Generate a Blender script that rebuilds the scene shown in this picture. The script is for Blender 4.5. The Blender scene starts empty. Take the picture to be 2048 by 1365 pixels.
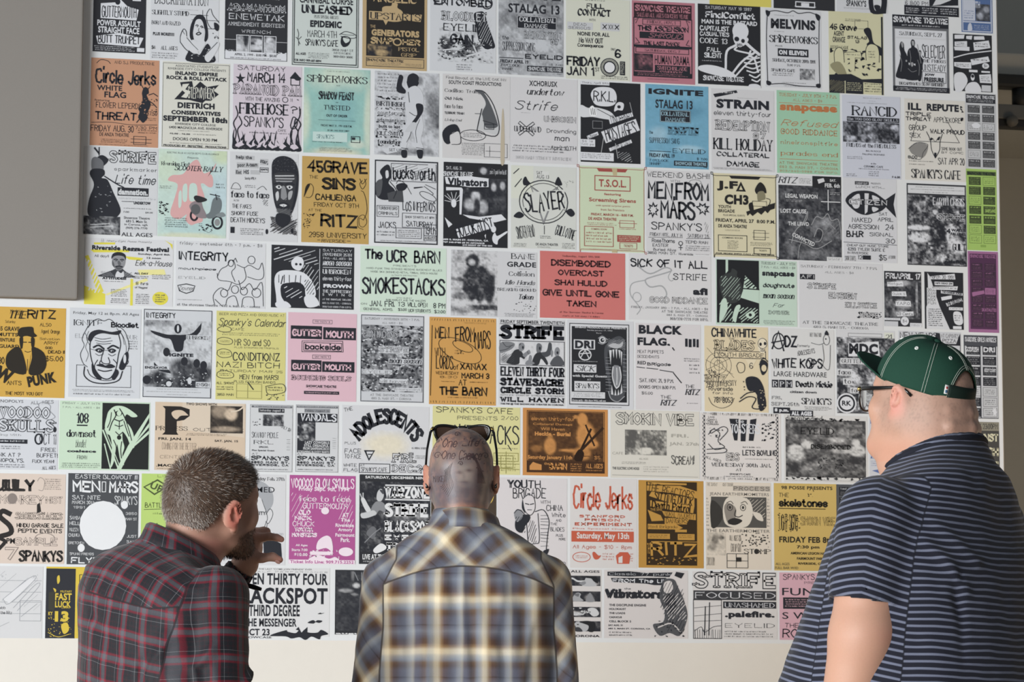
import bpy, bmesh, math, random, re
import numpy as np
from mathutils import Vector, Matrix

# ------------------------------------------------------------------ camera
SC = bpy.context.scene
COL = SC.collection
FPX = 6056.0                      # focal length in pixels of the 2048 wide frame
PITCH, YAW, ROLL = 0.117086, 0.219628, -0.002971
CAM = Vector((-2.09, -9.37, 1.14))

cam_d = bpy.data.cameras.new('camera')
cam_d.sensor_width = 36.0
cam_d.lens = FPX * 36.0 / 2048.0
cam_d.clip_end = 100
cam_d.dof.use_dof = True
cam_d.dof.focus_distance = 7.25
cam_d.dof.aperture_fstop = 16.0
cam = bpy.data.objects.new('camera', cam_d)
COL.objects.link(cam)
cam.matrix_world = (Matrix.Translation(CAM) @ Matrix.Rotation(-YAW, 4, 'Z') @
                    Matrix.Rotation(math.pi / 2 + PITCH, 4, 'X') @ Matrix.Rotation(-ROLL, 4, 'Z'))
SC.camera = cam

# ------------------------------------------------------------------ world, lights, exposure
SC.view_settings.view_transform = 'Standard'
SC.view_settings.look = 'None'
SC.view_settings.gamma = 1.0
SC.view_settings.use_curve_mapping = False
SC.view_settings.exposure = 0.0

world = bpy.data.worlds.new('world'); SC.world = world
world.use_nodes = True
wb = world.node_tree.nodes['Background']
wb.inputs[0].default_value = (0.82, 0.93, 1.05, 1); wb.inputs[1].default_value = 0.15

def area_light(name, loc, target, sx, sy, power, col, spread=180):
    d = bpy.data.lights.new(name, 'AREA'); d.shape = 'RECTANGLE'; d.size = sx; d.size_y = sy
    d.energy = power; d.color = col; d.spread = math.radians(spread)
    o = bpy.data.objects.new(name, d); COL.objects.link(o)
    o.location = loc
    o.rotation_euler = (Vector(target) - Vector(loc)).to_track_quat('-Z', 'Y').to_euler()
    return o
area_light('side_window_light', (-6.5, -4.4, 1.5), (0.6, -0.8, 0.9), 4.0, 2.6, 105, (0.93, 0.98, 1.0), 120)
area_light('rear_window_light', (-8.5, -9.5, 1.5), (0.6, 0.0, 0.7), 5.0, 2.4, 235, (0.97, 0.99, 1.0), 80)
area_light('lobby_lamp_light', (3.2, -1.9, 0.8), (0.2, 0.0, 1.0), 1.0, 1.0, 30, (1.0, 0.78, 0.55))  # fill added to warm the wall's lower right; no known lamp stands here

# ------------------------------------------------------------------ helpers
def lin(c):
    c = c / 255.0
    return c / 12.92 if c <= 0.04045 else ((c + 0.055) / 1.055) ** 2.4
def hx(h):
    return tuple(lin(int(h[i:i + 2], 16)) for i in (0, 2, 4))

def link(name, me, parent=None, loc=None):
    o = bpy.data.objects.new(name, me); COL.objects.link(o)
    if parent is not None: o.parent = parent
    if loc is not None: o.location = loc
    return o
def tag(o, label=None, cat=None, group=None, kind=None):
    if label: o['label'] = label
    if cat: o['category'] = cat
    if group: o['group'] = group
    if kind: o['kind'] = kind
    return o

class NT:
    """tiny node helper"""
    def __init__(s, name):
        s.m = bpy.data.materials.new(name); s.m.use_nodes = True
        s.t = s.m.node_tree; s.b = s.t.nodes['Principled BSDF']
    def n(s, typ, **kw):
        nd = s.t.nodes.new(typ)
        for k, v in kw.items(): setattr(nd, k, v)
        return nd
    def l(s, a, b): s.t.links.new(a, b)
    def val(s, x, sock):
        if isinstance(x, (int, float)): sock.default_value = x
        elif isinstance(x, tuple): sock.default_value = x if len(x) == 4 else x + (1,)
        else: s.l(x, sock)
    def math(s, op, a, b=0.0, c=None):
        nd = s.n('ShaderNodeMath', operation=op); s.val(a, nd.inputs[0]); s.val(b, nd.inputs[1])
        if c is not None: s.val(c, nd.inputs[2])
        return nd.outputs[0]
    def mix(s, f, a, b, blend='MIX'):
        nd = s.n('ShaderNodeMix', data_type='RGBA', blend_type=blend)
        s.val(f, nd.inputs[0]); s.val(a, nd.inputs[6]); s.val(b, nd.inputs[7])
        return nd.outputs[2]
    def noise(s, scale, detail=3.0, vec=None, rough=.55):
        nd = s.n('ShaderNodeTexNoise'); nd.inputs['Scale'].default_value = scale
        nd.inputs['Detail'].default_value = detail; nd.inputs['Roughness'].default_value = rough
        if vec is not None: s.l(vec, nd.inputs['Vector'])
        return nd.outputs[0]
    def attr(s, name): return s.n('ShaderNodeAttribute', attribute_name=name)
    def bump(s, h, strength, dist=.002):
        nd = s.n('ShaderNodeBump'); nd.inputs['Strength'].default_value = strength
        nd.inputs['Distance'].default_value = dist; s.l(h, nd.inputs['Height'])
        s.l(nd.outputs[0], s.b.inputs['Normal'])
    def obj(s): return s.n('ShaderNodeTexCoord').outputs['Object']

def plain(name, col, rough=.7, noise=None, var=.08, bump=None, spec=.3, metal=0.0):
    t = NT(name); t.b.inputs['Roughness'].default_value = rough
    t.b.inputs['Specular IOR Level'].default_value = spec; t.b.inputs['Metallic'].default_value = metal
    if noise:
        v = t.obj(); f = t.noise(noise, 4, v)
        t.l(t.mix(f, tuple(c * (1 - var) for c in col), tuple(min(1, c * (1 + var)) for c in col)), t.b.inputs['Base Color'])
        if bump: t.bump(t.noise(bump[0], 3, v), bump[1], bump[2])
    else:
        t.b.inputs['Base Color'].default_value = col + (1,)
    return t.m

def box_mesh(name, lo, hi, mat, bevel=0.0, seg=2):
    bm = bmesh.new(); bmesh.ops.create_cube(bm, size=1.0)
    for v in bm.verts:
        v.co = Vector([lo[i] + (v.co[i] + .5) * (hi[i] - lo[i]) for i in range(3)])
    if bevel: bmesh.ops.bevel(bm, geom=bm.edges[:], offset=bevel, segments=seg, affect='EDGES', profile=.6)
    me = bpy.data.meshes.new(name); bm.to_mesh(me); bm.free(); me.materials.append(mat)
    return me
def tube_mesh(name, pts, r, mat, n=10, closed=False):
    """round tube along points; r one radius or a list"""
    bm = bmesh.new(); rings = []
    P = [Vector(p) for p in pts]; R = r if isinstance(r, (list, tuple)) else [r] * len(P)
    up = Vector((0.3, 0.2, 1)).normalized()
    for i, p in enumerate(P):
        d = (P[min(i + 1, len(P) - 1)] - P[max(i - 1, 0)]).normalized()
        if closed: d = (P[(i + 1) % len(P)] - P[i - 1]).normalized()
        a = d.cross(up)
        if a.length < 1e-4: a = d.orthogonal()
        a.normalize(); b = d.cross(a)
        rings.append([bm.verts.new(p + (a * math.cos(2 * math.pi * k / n) + b * math.sin(2 * math.pi * k / n)) * R[i]) for k in range(n)])
    m = len(P)
    for i in range(m if closed else m - 1):
        A, B = rings[i], rings[(i + 1) % m]
        for k in range(n): bm.faces.new((A[k], A[(k + 1) % n], B[(k + 1) % n], B[k]))
    if not closed:
        bm.faces.new(rings[0][::-1]); bm.faces.new(rings[-1])
    bmesh.ops.recalc_face_normals(bm, faces=bm.faces[:])
    me = bpy.data.meshes.new(name); bm.to_mesh(me); bm.free()
    if mat: me.materials.append(mat)
    for p in me.polygons: p.use_smooth = True
    return me

# ------------------------------------------------------------------ the setting
M_WALL = plain('painted_wall', hx('e2ddd5'), .75, 30, .02, (220, .12, .001))
M_MURAL = plain('mural_vinyl', hx('dfe1e3'), .6, 14, .015, (160, .08, .001))
M_LINEN = plain('linen_panel_cloth', hx('8d8883'), .9, 900, .1, (1400, .5, .0006))
M_FLOOR = plain('sealed_concrete', hx('b8a58c'), .45, 3, .12, (40, .1, .002))
M_GREY = plain('grey_recess_paint', hx('c0bdb4'), .8, 8, .05)
M_TRIM = plain('dark_baseboard', hx('4a463f'), .6, 10, .05)
WALL_L, WALL_R, WALL_H = -6.0, 1.667, 4.6
MUR_B = 1.313
struct = lambda n, me: tag(link(n, me), kind='structure')
struct('floor', box_mesh('floor', (-9, -12, -.1), (6, 3.2, 0), M_FLOOR))
struct('wall_back', box_mesh('wall_back', (WALL_L, 0, 0), (WALL_R, .16, WALL_H), M_WALL, .006))
struct('wall_recess', box_mesh('wall_recess', (WALL_R - .6, 2.6, 0), (6, 2.75, WALL_H), M_GREY))
struct('wall_right', box_mesh('wall_right', (4.6, -1.2, 0), (4.75, 2.6, WALL_H), M_GREY))
struct('trim_1', box_mesh('trim_1', (WALL_L, -.0009, MUR_B), (WALL_R - .004, -.0001, WALL_H - .01), M_MURAL))  # white vinyl backing sheet of the mural, behind the flyers
struct('baseboard_back', box_mesh('baseboard_back', (WALL_L, -.014, 0), (WALL_R - .002, 0, .1), M_TRIM, .003))
# fabric covered acoustic panel hanging at the left of the flyers
pn = link('acoustic_panel', box_mesh('acoustic_panel', (-.62, -.026, -1.1), (.62, .026, 1.1), M_LINEN, .009, 3), loc=(-1.380 - .62, -.028, 2.354 + 1.1))
tag(pn, 'large grey linen covered panel hanging on the wall at upper left', 'wall panel')

# sliding door track in the recess beyond the wall's free end
M_RAIL = plain('grey_steel_track', hx('6f6e6a'), .5, 20, .1); M_RAILD = plain('dark_steel_bracket', hx('2f2e2c'), .5); M_BOLT = plain('dull_bolt', hx('6a665e'), .5)
tr = bpy.data.objects.new('sliding_door_track', None); COL.objects.link(tr); tr.location = (2.2, .97, 3.28)
tag(tr, 'grey steel door track with brackets in the dark recess at right', 'door track')
link('rail', box_mesh('rail', (-.45, -.03, -.02), (2.35, .03, .035), M_RAIL, .006), tr)
link('lintel', box_mesh('lintel', (-.45, .02, .15), (2.35, 1.63, .24), M_GREY, .01), tr)
for bx in (-.08, .75, 1.6):
    link('bracket', box_mesh('bracket', (bx - .13, -.03, .10), (bx + .3, .04, .15), M_RAILD, .012), tr)
    link('hanger', tube_mesh('hanger', [(bx + .02, 0, .1), (bx + .02, 0, .035)], .03, M_RAILD), tr)
    link('bolt', tube_mesh('bolt', [(bx - .03, -.035, -.03), (bx - .03, -.05, -.03)], .022, M_BOLT), tr)
link('lower_rail', box_mesh('lower_rail', (-.45, -.025, -.05), (2.35, .03, -.021), M_RAILD, .004), tr)

FLYERS = r"""
== 0 0.6624 0.8737 3.4024 3.6704 e6d43c k plain yellow flyer edge at the top of the picture
== 0 0.8823 1.0939 3.4011 3.6822 33353b w black flyer edge with a white outlined box along its foot
D w 1.5 36 91 67 97
B w 45 92 58 96
L w 1 50,91 50,97
B w 34 96 69 96.6
== 0 1.1004 1.2789 3.4021 3.6418 d2d5dc k white flyer edge with condensed capitals beside a bearded face drawing
b 19 83 58 92 SPANKY'S
M k 12 93.5 66 96 2 1
@portrait_drawing
K k 64,70 80,66 98,72 97,96 93,100 66,99
K p 72,76 84,72 88,84 84,95 74,95
K k 73,90 80,88 86,91 80,99
== 0 1.3368 1.5296 3.4034 3.6546 d2d5dc k white flyer edge with a dark band of small print at its foot
h 2 81 44 87 6 8:00 PM
P k 46,70 58,78 52,86 66,84 84,78 99,70 99,84 46,87
B k 0 87 100 100
M w 3 90 28 98 3 2
M w 32 89 62 98 3 3
M w 66 89 98 98 3 4
== 0 1.5387 1.6490 3.3546 3.5772 4a6fb5 c3cbe0 blue and white handbill at the top right corner of the wall
D p 3 4 2 96 98
B p 6 50 44 82
B 4a6fb5 46 58 92 82
G 46 56 92 82 .25 .3|60 74 20 10 .8 .5;80 64 20 9 .7 .5
b 10 52 60 62 LIVE WITH
M 4a6fb5 8 66 42 80 4 5
B p 5 83 94 85
K p 22,88 30,86 34,96 20,97
M p 40 88 90 96 3 6
== 1 -1.3466 -1.1817 3.1444 3.3941 31333b w black flyer with white wedge banners and slab lettering
P w 14,38 14,57 82,58 86,44 64,40 50,31 42,36
H 16 40 82 56 GUTTERMOUTH k
E k 46 35 5 4
b 8 59 90 66.5 POWER ASSAULT
b 10 67.5 88 75.6 STRAIGHT FACE
P w 6,80 50,75 96,80 88,92 10,90
H 10 78 90 89 BUTT TRUMPET k
M w 2 92 82 99 3 7
B w 84 93 98 98
M w 8 28 28 34 2 8
B w 74 30 90 33
== 1 -1.1674 -0.9513 3.1277 3.3945 d5d8df k white flyer with a line drawing of a long haired girl
t 6 22 84 33 DISCRIMINATION
M k 42 38 70 39 1 9
r 2 40 56 46 SLIGHTLY STUPID
r 2 53 44 58 BORN AND RAZED
x 4 67 35 71 PLUS MORE!!!!!
r 2 83 8 88 $6
r 16 83 40 88 ALL AGES
M k 2 91 42 99 3 10
@girl_drawing
L k .7 58,44 84,44
L k .7 60,50 100,50
L k .7 76,38 76,44
L k .7 70,44 70,50
L k .7 84,60 100,60
Q k 1 86,36 82,42 83,52 90,60 100,56
Q k 1 88,36 91,43 96,48 100,52
K k 93,52 100,55 99,62 94,60
N k 90 60 100 72 8 3 2
K k 62,50 68,44 76,44 81,50 84,62 84,72 79,76 80,62 76,52 70,49 65,54 62,66 64,76 58,72 58,60
K p 64,56 67,50 73,49 77,54 79,64 76,71 71,73 66,69 64,62
Q k .8 63,58 66,50 70,46
Q k .8 70,46 76,50 79,60
Q k .8 72,47 78,54 81,66
Q k 1.3 66,57 68,56 70,57
Q k 1.3 73,58 75,57 77,59
E k 68.5 58 .9 .7
E k 75 59 .9 .7
Q k .8 71,60 70,63 72,64
Q k 1.6 67,67 70,65 74,66 70,68 67,67
K p 62,74 70,76 78,74 80,80 70,88 60,80
K k 56,88 60,80 66,88 72,92 78,84 84,78 90,86 94,100 54,100
N p 60 84 92 98 14 3 4
K p 44,76 46,67 49,63 52,64 53,70 58,76 68,84 70,90 62,90 50,82
Q k 1 44,78 44,70 48,62 52,64 53,70
Q k 1 44,78 52,86 64,92 86,98
Q k .8 47,64 50,68
Q k .8 53,72 62,80 70,86
K p 80,92 98,76 100,82 86,100
Q k 1 80,92 98,76
== 1 -0.9322 -0.7329 3.1407 3.3960 33353c w black flyer with three small boxed photos and a white foot
B w 0 90 100 100
N w 0 88 100 93 40 5 1
D k .8 .5 .5 99.5 99.5
M w 10 14 92 26 2 1
O 5 29.5 96 39 ADAMANTIUM
r 6 41.5 95 49.5 ENEWETAK
t 5 52.5 95 57.5 AMMENDMENT EIGHTEEN
t 27 62 73 66 WRENCH
L w .6 0,75 18,75
L w .6 80,76 100,76
@photo
G 19 69 39 90 .3 .4|30 84 36 14 .75 .3;25 76 18 12 .6 .3;34 74 8 18 .15 .3
D w 1 19 69 39 90
@photo
G 41 69 60 90 .12 .3|50 84 44 7 .85 .3;54 77 14 8 .9 .3;46 75 10 6 .5 .3
D w 1 41 69 60 90
@photo
G 63 69 82 90 .25 .4|72 82 20 22 .8 .3;72 74 10 8 .9 .3;78 76 8 4 .8 .3
D w 1 63 69 82 90
s 16 92 83 95.5 APRIL 2, 1999 - 8:00 PM - $8.00 k
M k 6 97 95 99 1 3
== 1 -0.7184 -0.5027 3.1308 3.3972 c9d6d2 k pale green flyer in a double frame with two faint sketches
D k 1 1 1 99 99
D k 1.4 3.5 3.5 96.5 96.5
b 11 15 91 23.5 CANNIBAL CORPSE
k 14 25 90 36 UNLEASHED
r 33 37.5 69 41.5 PLUS SPECIAL GUESTS
x 27 44 74 52.5 EPIDEMIC
h 23 56 67 65 MARCH 4TH
H 20 67 69 75.5 SPANKY'S CAFE
r 60 77.5 92 80.5 3850 MAIN ST
r 63 81.5 89 84 RIVERSIDE
r 62 85.5 91 88.5 909-683-3666
b 6 84 21 87 ALL AGES
M k 24 83.5 56 91 4 4
b 3 92 44 95 FOR INFO 909-687-8894
@turbaned_head_drawing
K k 73,66 75,62 84,62 88,66 84,73 77,75 73,71
K p 76,64 84,63 86,67 80,70
Q k 1 71,60 80,56 94,59 95,63 84,64 73,62
Q k .8 72,59 82,60 93,60
@cactus_drawing
Q k .8 8,56 10,62 9,68 12,74
Q k .8 6,66 10,68 14,65
Q k .8 10,70 10,76
== 1 -0.4913 -0.2815 3.1323 3.3983 c9a468 k tan flyer with a black panel of torn cut-out letters
B 302c29 6 -2 96 84.5
B k 6 86 96 97
B c9a468 7 86.7 95 96.3
k 7 87.5 64 91 SHOWCASE THEATRE
M k 16 92 60 95.5 2 5
M k 66 92 92 95.5 2 6
k 16 10 84 18 ANGELIC p
P p 10,29.5 34,29.5 34,27.5 66,31 92,31 90,40 70,39 40,40 36,46 32,40 10,40
K p 30,27 34,23 44,22 46,18 54,19 54,24 62,29 60,40 36,40
r 12 30.5 90 39.5 UPSTARTS k
s 12 46.5 20 50 THE p
x 14 51.5 88 59.5 GENERATORS p
k 13 61 48 69.5 SNAP p
k 62 62 90 69.5 HER p
F p 2 54 66 6 4
@photo
G 8 70 46 84 .12 .5|30 80 20 10 .8 .3;30 74 14 5 .5 .3;14 74 14 10 .45 .4
r 56 72 88 77 PISTOL p
r 60 79 84 84 GRIP p
== 1 -0.2717 -0.0548 3.1352 3.3994 d0d4dc k white flyer with a blackletter title over a heap of bones
k 6 9 94 18.5 ENTOMBED
F k 2 86 13 8 7
F k 2 14 11 9 6
@bones_drawing
G 12 46 96 88 .95 .6|62 68 30 16 .3 .3;24 66 20 14 .25 .3;50 78 40 8 .35 .3;84 60 14 14 .3 .3;30 76 30 6 .3 .3
K k 66,28 74,24 82,25 88,40 96,58 98,68 84,70 74,60 70,44
Z c6c9d0 .6 72 28 94 66 12
N k 12 58 96 86 80 5 3
N p 12 58 94 86 60 5 4
L p 2 60,56 72,78
L p 2.6 56,80 94,70
L p 2 20,74 50,70
O 18 25 86 37 BLOODLET
r 20 40 78 50 EYELID
k 30 53 66 66 GAIN
M k 40 90 64 98.5 3 5
== 1 -0.0466 0.1692 3.1349 3.4003 c6cbd4 k pale grey flyer with smoky background, stalagmite of band names and boxed line
G 0 0 100 100 .78 .3|20 30 40 20 .62 .6;60 62 50 14 1 .6;80 30 40 30 .55 .6;20 80 40 14 .85 .5;60 8 80 10 .55 .5
x 4 -1 96 6 IGNITE
b 15 11.5 94 23 STALAG 13
B k 28 26 90 42.5
D w .7 29 26.7 89 41.9
r 32 27.5 88 34 COLLATERAL w
r 40 35.5 76 41 DAMAGE w
O 40 45 96 55 REDEMPTION
O 80 54 92 61 87
h 6 52 16 57 the
h 6 59 56 71 SUPPRESSION SWING
R 41 73.5 99 79.5 EYELID
L k 1.2 2,79.5 38,79.5
b 3 81.5 46 86 FRIDAY APRIL 19
r 3 87 33 90.5 7 O'CLOCK
r 3 91.5 22 94.5 SHARP
r 80 84 99 87 $ 7.00
B k 44 88 99 95
k 46 89 97 94 SHOWCASE THEATRE p
M k 90 96 99 98.5 1 4
== 1 0.1774 0.3920 3.1311 3.3995 d7dac6 k cream flyer with marker lettering and a round spoked badge
M k 30 1 62 4 1 6
k 32 6 60 12.5 FULL
k 18 13 70 22 CONTACT
s 36 25 46 28 WITH
B c9ccd2 2 30 42 39
t 12 31 32 34.5 DEAD
t 4 35.5 38 39 SERIOUS
B c9ccd2 54 29 84 39
H 57 31 64 37 X
h 66 31 74 37 XX
H 76 31 83 37 X
b 18 41.5 68 46.5 NONE FOR ALL
H 20 48.5 58 55.5 No WAY OUT
H 18 56 58 61.5 Consequence
s 70 60 77 63 ONLY
H 76 61 86 72 6
H 1 72 53 84.5 FRIDAY
H 1 85 44 96 JAN 1
h 45 85 52 90 ST
@round_badge
E k 68 84 14.5 11.5
F d7dac6 2.4 68 84 11.5 9.2
F k 1 68 84 11.5 9.2
E e2e4e8 68 84 8 6.4
B k 84 76 92 93
M p 85 77 91 92 8 4
M k 54 94.5 96 99 2 4
== 1 0.3987 0.6119 3.1304 3.4018 cf7185 k pink flyer with black bands and corner ornaments
B 3d2833 3 3 95 21
k 5 5 93 13 SHOWCASE THEATRE p
r 8 14.5 90 20 SALEAU ALL AGES CONCERT VENUE p
D k 1.5 3 21 95 92
D k 1 17 22.5 77 29
r 24 23.5 69 28 FRIDAY, NOV. 1
k 9 30 90 37 THIS ASCENSION
B k 12 38 82 46
q 26 39 80 45 SHROUD p
k 18 49 76 54 THE LAST DANCE
B k 3 54 95 57
L k 1 5,24 10,22 6,28
L k 1 92,24 86,22 90,30
L k 1 5,53 12,52 6,46
L k 1 92,53 86,52 90,46
D k 1 6 57.5 90 63.5
r 20 59 76 62.6 SATURDAY, DEC. 7
@photo
G 4 65 33 86 .12 .5|14 72 14 12 .5 .5;24 76 18 16 .45 .5
s 36 66 91 77 HUMAN DRAMA
B k 36 78 92 90
r 40 79 88 84 SWITCHBLADE p
r 44 84.5 80 89.5 SYMPHONY p
B k 3 87 95 93
M p 6 88 90 92 2 7
M k 24 95 74 96.5 1 8
== 1 0.6221 0.8358 3.1347 3.4024 2b2d34 w black flyer with a seated skeleton hunched over its knees
t 12 2 86 6 SATURDAY MAY 10 1997
k 12 8 92 17 FinalConflict
b 6 19 95 24.5 MAN IS THE BASTARD
H 3 27 50 33.5 CAPITALIST
H 3 34.5 50 40 CASUALTIES
r 3 42 47 49.5 CODE 13
H 14 54 36 59.5 FALL
H 10 60.5 38 67 SILENT
M w 6 70 40 72 1 9
K w 2,78 20,76 44,80 60,88 40,90 4,84
k 8 89 73 95.5 SHOWCASE THEATRE
@skeleton_drawing
E w 68 32 13 11
K w 58,36 80,40 76,48 66,52 58,46
E k 62 42 4 3
E k 72 44 3 2.6
Z k 1 62 47.5 72 51 5
Q w 4.5 76,46 88,54 98,60
Q w 3.6 60,50 46,58 44,80
Q w 3.2 90,58 70,70 54,86
Q w 2.6 94,62 76,74 58,90
Q w 2.6 62,52 60,56 88,60
Q w 2.2 74,66 86,66 98,64
Q w 2.2 74,71 86,72 99,69
Q w 2.2 76,76 88,78 99,74
Q w 2.2 78,81 90,83 99,79
Q w 2.2 82,86 92,89 99,85
Q w 2.2 86,92 94,94 99,91
Q w 3 84,56 82,62 90,66 96,82
K w 82,98 92,97 99,99 99,102 82,102
== 1 0.8528 1.0453 3.1355 3.3977 d3d6de k white flyer with scrolled ornamental border and heavy sans title
Q k 1.6 4,4 2,40 4,97
Q k 1.6 97,6 96,50 97,96
Q k 1.6 4,4 20,2 40,4 50,1 60,4 80,2 97,6
Q k 1.6 3,97 30,95 60,97 97,97
K k 1,2 9,4 6,10 2,8
K k 90,3 99,6 97,12 92,10
K k 2,92 10,94 8,98 2,97
K k 90,94 98,93 98,98 92,98
M k 16 7 52 8.5 1 1
x 10 12 90 25 MELVINS
M k 16 28 34 29.5 1 2
r 7 32 94 43 SPiDERWORKS
s 18 46 30 48 PLUS
B k 22 50 77 60
x 24 52 74 58 ON ELEVEN w
r 12 63 89 68 SUNDAY, OCTOBER 20th 1991
r 38 69.5 62 72.5 7:30 P.M.
r 10 76 53 80 SPANKY'S CAFE
M k 12 81 50 86 2 3
G 61 75 88 89 .5 .8|70 80 10 6 .2 .4
M k 30 93 78 94.5 1 4
M k 32 97 72 98.5 1 5
== 1 1.0720 1.2619 3.1260 3.4013 d7d39f k yellow flyer with a graveyard drawing of tombstones and a hooded figure
k 2 15 52 23 45 Grave
b 9 24 28 30 AGENT
b 7 31 30 38 ORANGE
k 34 29 70 33 STALAG
k 48 34 56 38 13
h 2 42 36 46 JUSTICE LEAGUE
M k 30 8 60 12 2 6
D k .6 48 10 72 20
@graveyard_drawing
K k 64,22 72,18 78,22 82,36 96,42 96,52 70,40 74,34
N k 2 44 98 78 34 9 6
K p 68,58 68,44 76,38 88,40 92,48 90,60
Q k 1.2 68,58 68,44 76,38 88,40 92,48 92,60
M k 72 46 86 56 3 7
K p 10,62 10,50 18,44 26,48 28,62
Q k 1.2 10,62 10,50 18,44 26,48 28,62
P p 28,50 58,48 60,56 48,56 47,72 38,72 38,57 28,58
L k .8 28,50 58,48 60,56 48,56 47,72
M k 30 51 56 54 1 8
K 9a9468 2,66 20,62 32,78 14,76
P k 0,78 40,76 60,82 98,80 98,86 0,84
B k 0 82 28 100
Z 8c8660 .6 0 84 28 99 16
B k 30 83 62 100
M p 32 86 60 97 5 9
M k 64 86 96 98 4 2
B k 96 4 99 100
== 1 1.2943 1.4923 3.1421 3.4017 d2d5dc k black and white flyer with a group of four posing in black
B k 0 0 100 17
k 2 2 99 10 SHOWCASE THEATRE w
M w 14 12 88 15 1 3
D 6a6d75 4 2 17 98 95
B w 6 19 94 29
r 12 21.5 88 27.5 SATURDAY, SEPT. 27
B w 6 31 94 84
@group_photo
K k 6,82 8,72 12,62 14,52 12,44 13,38 16,35 20,38 21,46 25,52 28,62 26,82
K k 28,62 26,50 29,44 33,42 32,36 34,32 38,32 40,36 39,41 44,44 46,52 44,62
K k 40,66 42,56 45,52 46,47 49,45 51,48 50,53 54,58 52,70 50,84 44,84
K k 22,84 24,72 27,66 31,64 32,60 36,60 37,64 42,68 45,76 46,84
K 9a9ca3 15,37 18,36 19,41 17,43
K a6a8ae 34,34 38,34 38,39 35,39
K a6a8ae 47,47 50,48 49,52 47,52
K 9a9ca3 32,62 36,62 36,66 33,67
Q 8a8c93 .8 12,52 16,62 14,74
Q 8a8c93 .8 30,46 32,56 30,66
Q 8a8c93 .8 44,58 47,66 46,78
Q 8a8c93 .8 27,70 34,74 42,72
L 8a8c93 1.2 44,38 50,62
E 9a9ca3 24 60 1.5 1.4
j 52 37 93 56 SELECTER
r 52 56.5 94 61 THE FRIGGS
h 52 63 94 72 UNSTEADY
D k .8 52 73 94 87
x 56 75 74 79 JOW
x 55 80 90 86 PRESSURE
r 11 87.5 90 91.5 DECAPITONES SLOW GHERKIN
B k 0 93 100 100
M w 4 94.5 96 98.5 2 4
== 1 1.5076 1.6450 3.1530 3.3472 2c2e35 w small black handbill covered in white cut-out name tags
P w 4,2 30,1 28,8 4,9
P w 34,3 50,2 48,9 34,8
P w 54,3 80,2 82,8 54,9
P w 4,14 36,12 36,22 4,22
P w 2,23 42,22 42,29 4,29
P w 52,14 92,9 96,22 54,28
Q w 2.6 2,42 40,34 98,27
P w 44,44 90,37 94,46 48,54
P w 2,50 46,49 46,60 20,60 2,57
E w 83 54 9 5
B w 40 62 62 66
B w 72 63 94 66
P w 66,70 96,68 98,84 68,84
B c9ccd4 72 88 96 99
M k 8 15 34 21 2 5
M k 56 14 92 23 2 6
M k 50 42 90 49 1 7
M k 6 52 42 58 2 8
M k 70 72 94 82 3 9
h 79 51 87 57 $4 k
@figure_drawing
K w 2,72 24,68 36,82 20,100 4,100
K k 36,74 46,68 58,72 62,92 40,90
K w 38,86 60,84 70,100 30,100
E w 49 75 5 6
E k 49 73 4 3
== 2 -1.3498 -1.1370 2.8461 3.1244 d98e62 k orange flyer with brush lettering and a small figure at right
h 34 2 93 6 AND S.J. PRODUCTIONE
Q k 1 8,6 14,2 24,3 28,6
C 6 9 96 30 Circle Jerks
b 9 31 46 37 WHITE
b 20 38 52 45 FLAG
s 6 47 28 50 featuring
h 8 50 75 57 FLOWER LEPERDS
H 7 61 68 71 THREAT
Q k .8 2,74 30,73 60,75 98,74
h 1 76 64 84 FRIDAY AUG. 30
h 66 76 98 80 7:30 PM
h 82 58 98 64 $7.50
s 14 85 57 89 DE ANZA THEATRE
M k 74 66 98 70 2 1
D k .8 64 88 82 97
L k .8 60,91 90,91
L k .8 60,95 90,95
M k 16 92 56 97 3 2
M k 12 98 86 99.4 1 3
M k 70 80 98 85 2 4
@figure_drawing
K k 77,33 80,31 84,33 85,38 82,40 84,44 88,50 86,56 82,62 84,66 78,72 74,70 70,66 72,60 70,56 74,50 76,44 75,38
N p 72 44 86 68 14 3 4
L k 1.3 85,40 92,38 98,41
L k 1.3 80,44 92,50 97,54
L k 1.3 74,66 68,72
L k 1 77,33 74,29
L k 1 84,33 87,30
N k 88 44 98 60 12 3 6
== 2 -1.1267 -0.9141 2.8495 3.1244 d8d7c9 k cream flyer with jagged diagonal band logo
D k .6 1 2 99 99
s 19 3.5 83 6 ASSOCIATED STUDENTS OF
s 8 7 94 9.5 RIVERSIDE CITY COLLEGE PRESENTS
x 19 11 82 15.5 INLAND EMPIRE
x 6 16.5 96 21 ROCK & ROLL ATTACK
P k 26,24 44,22 46,30 56,22 66,28 84,25 76,32 84,36 72,44 64,44 60,47 52,46 40,44 18,44 30,33
P p 30,26 40,25 34,32 42,34 36,42 28,41 34,36 28,32
j 38 28 78 43 STEPMOTHERS p
x 23 47 78 54 DIETRICH
x 14 56.5 87 61.5 CONSERVATIVES
x 2 63 97 69.5 SEPTEMBER 18th
s 20 71 80 73.5 RIVERSIDE CITY COLLEGE
s 11 75 90 78 6400 MAGNOLIA AVE. RIVERSIDE
M k 24 79.5 72 81 1 5
b 12 83 42 85 $5.00 - $6.00
M k 46 83 84 85 1 6
s 17 88 82 91.5 DOORS OPEN 9:30 PM
M k 9 94 91 95.5 1 7
b 3 96.5 36 98.7 PRODUCED BY
k 39 96.3 61 99 DEFECTIVE
b 65 96.5 96 98.7 PRODUCTIONS
== 2 -0.9030 -0.6850 2.8546 3.1261 d5c6d6 k pale lilac flyer with flames along its foot and hand lettering
h 6 1 76 7 SATURDAY
j 20 8 76 22 MARCH 14
P k 10,10 12,15 18,15 13,18 16,23 11,20 6,23 8,18 3,15 8,15
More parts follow.
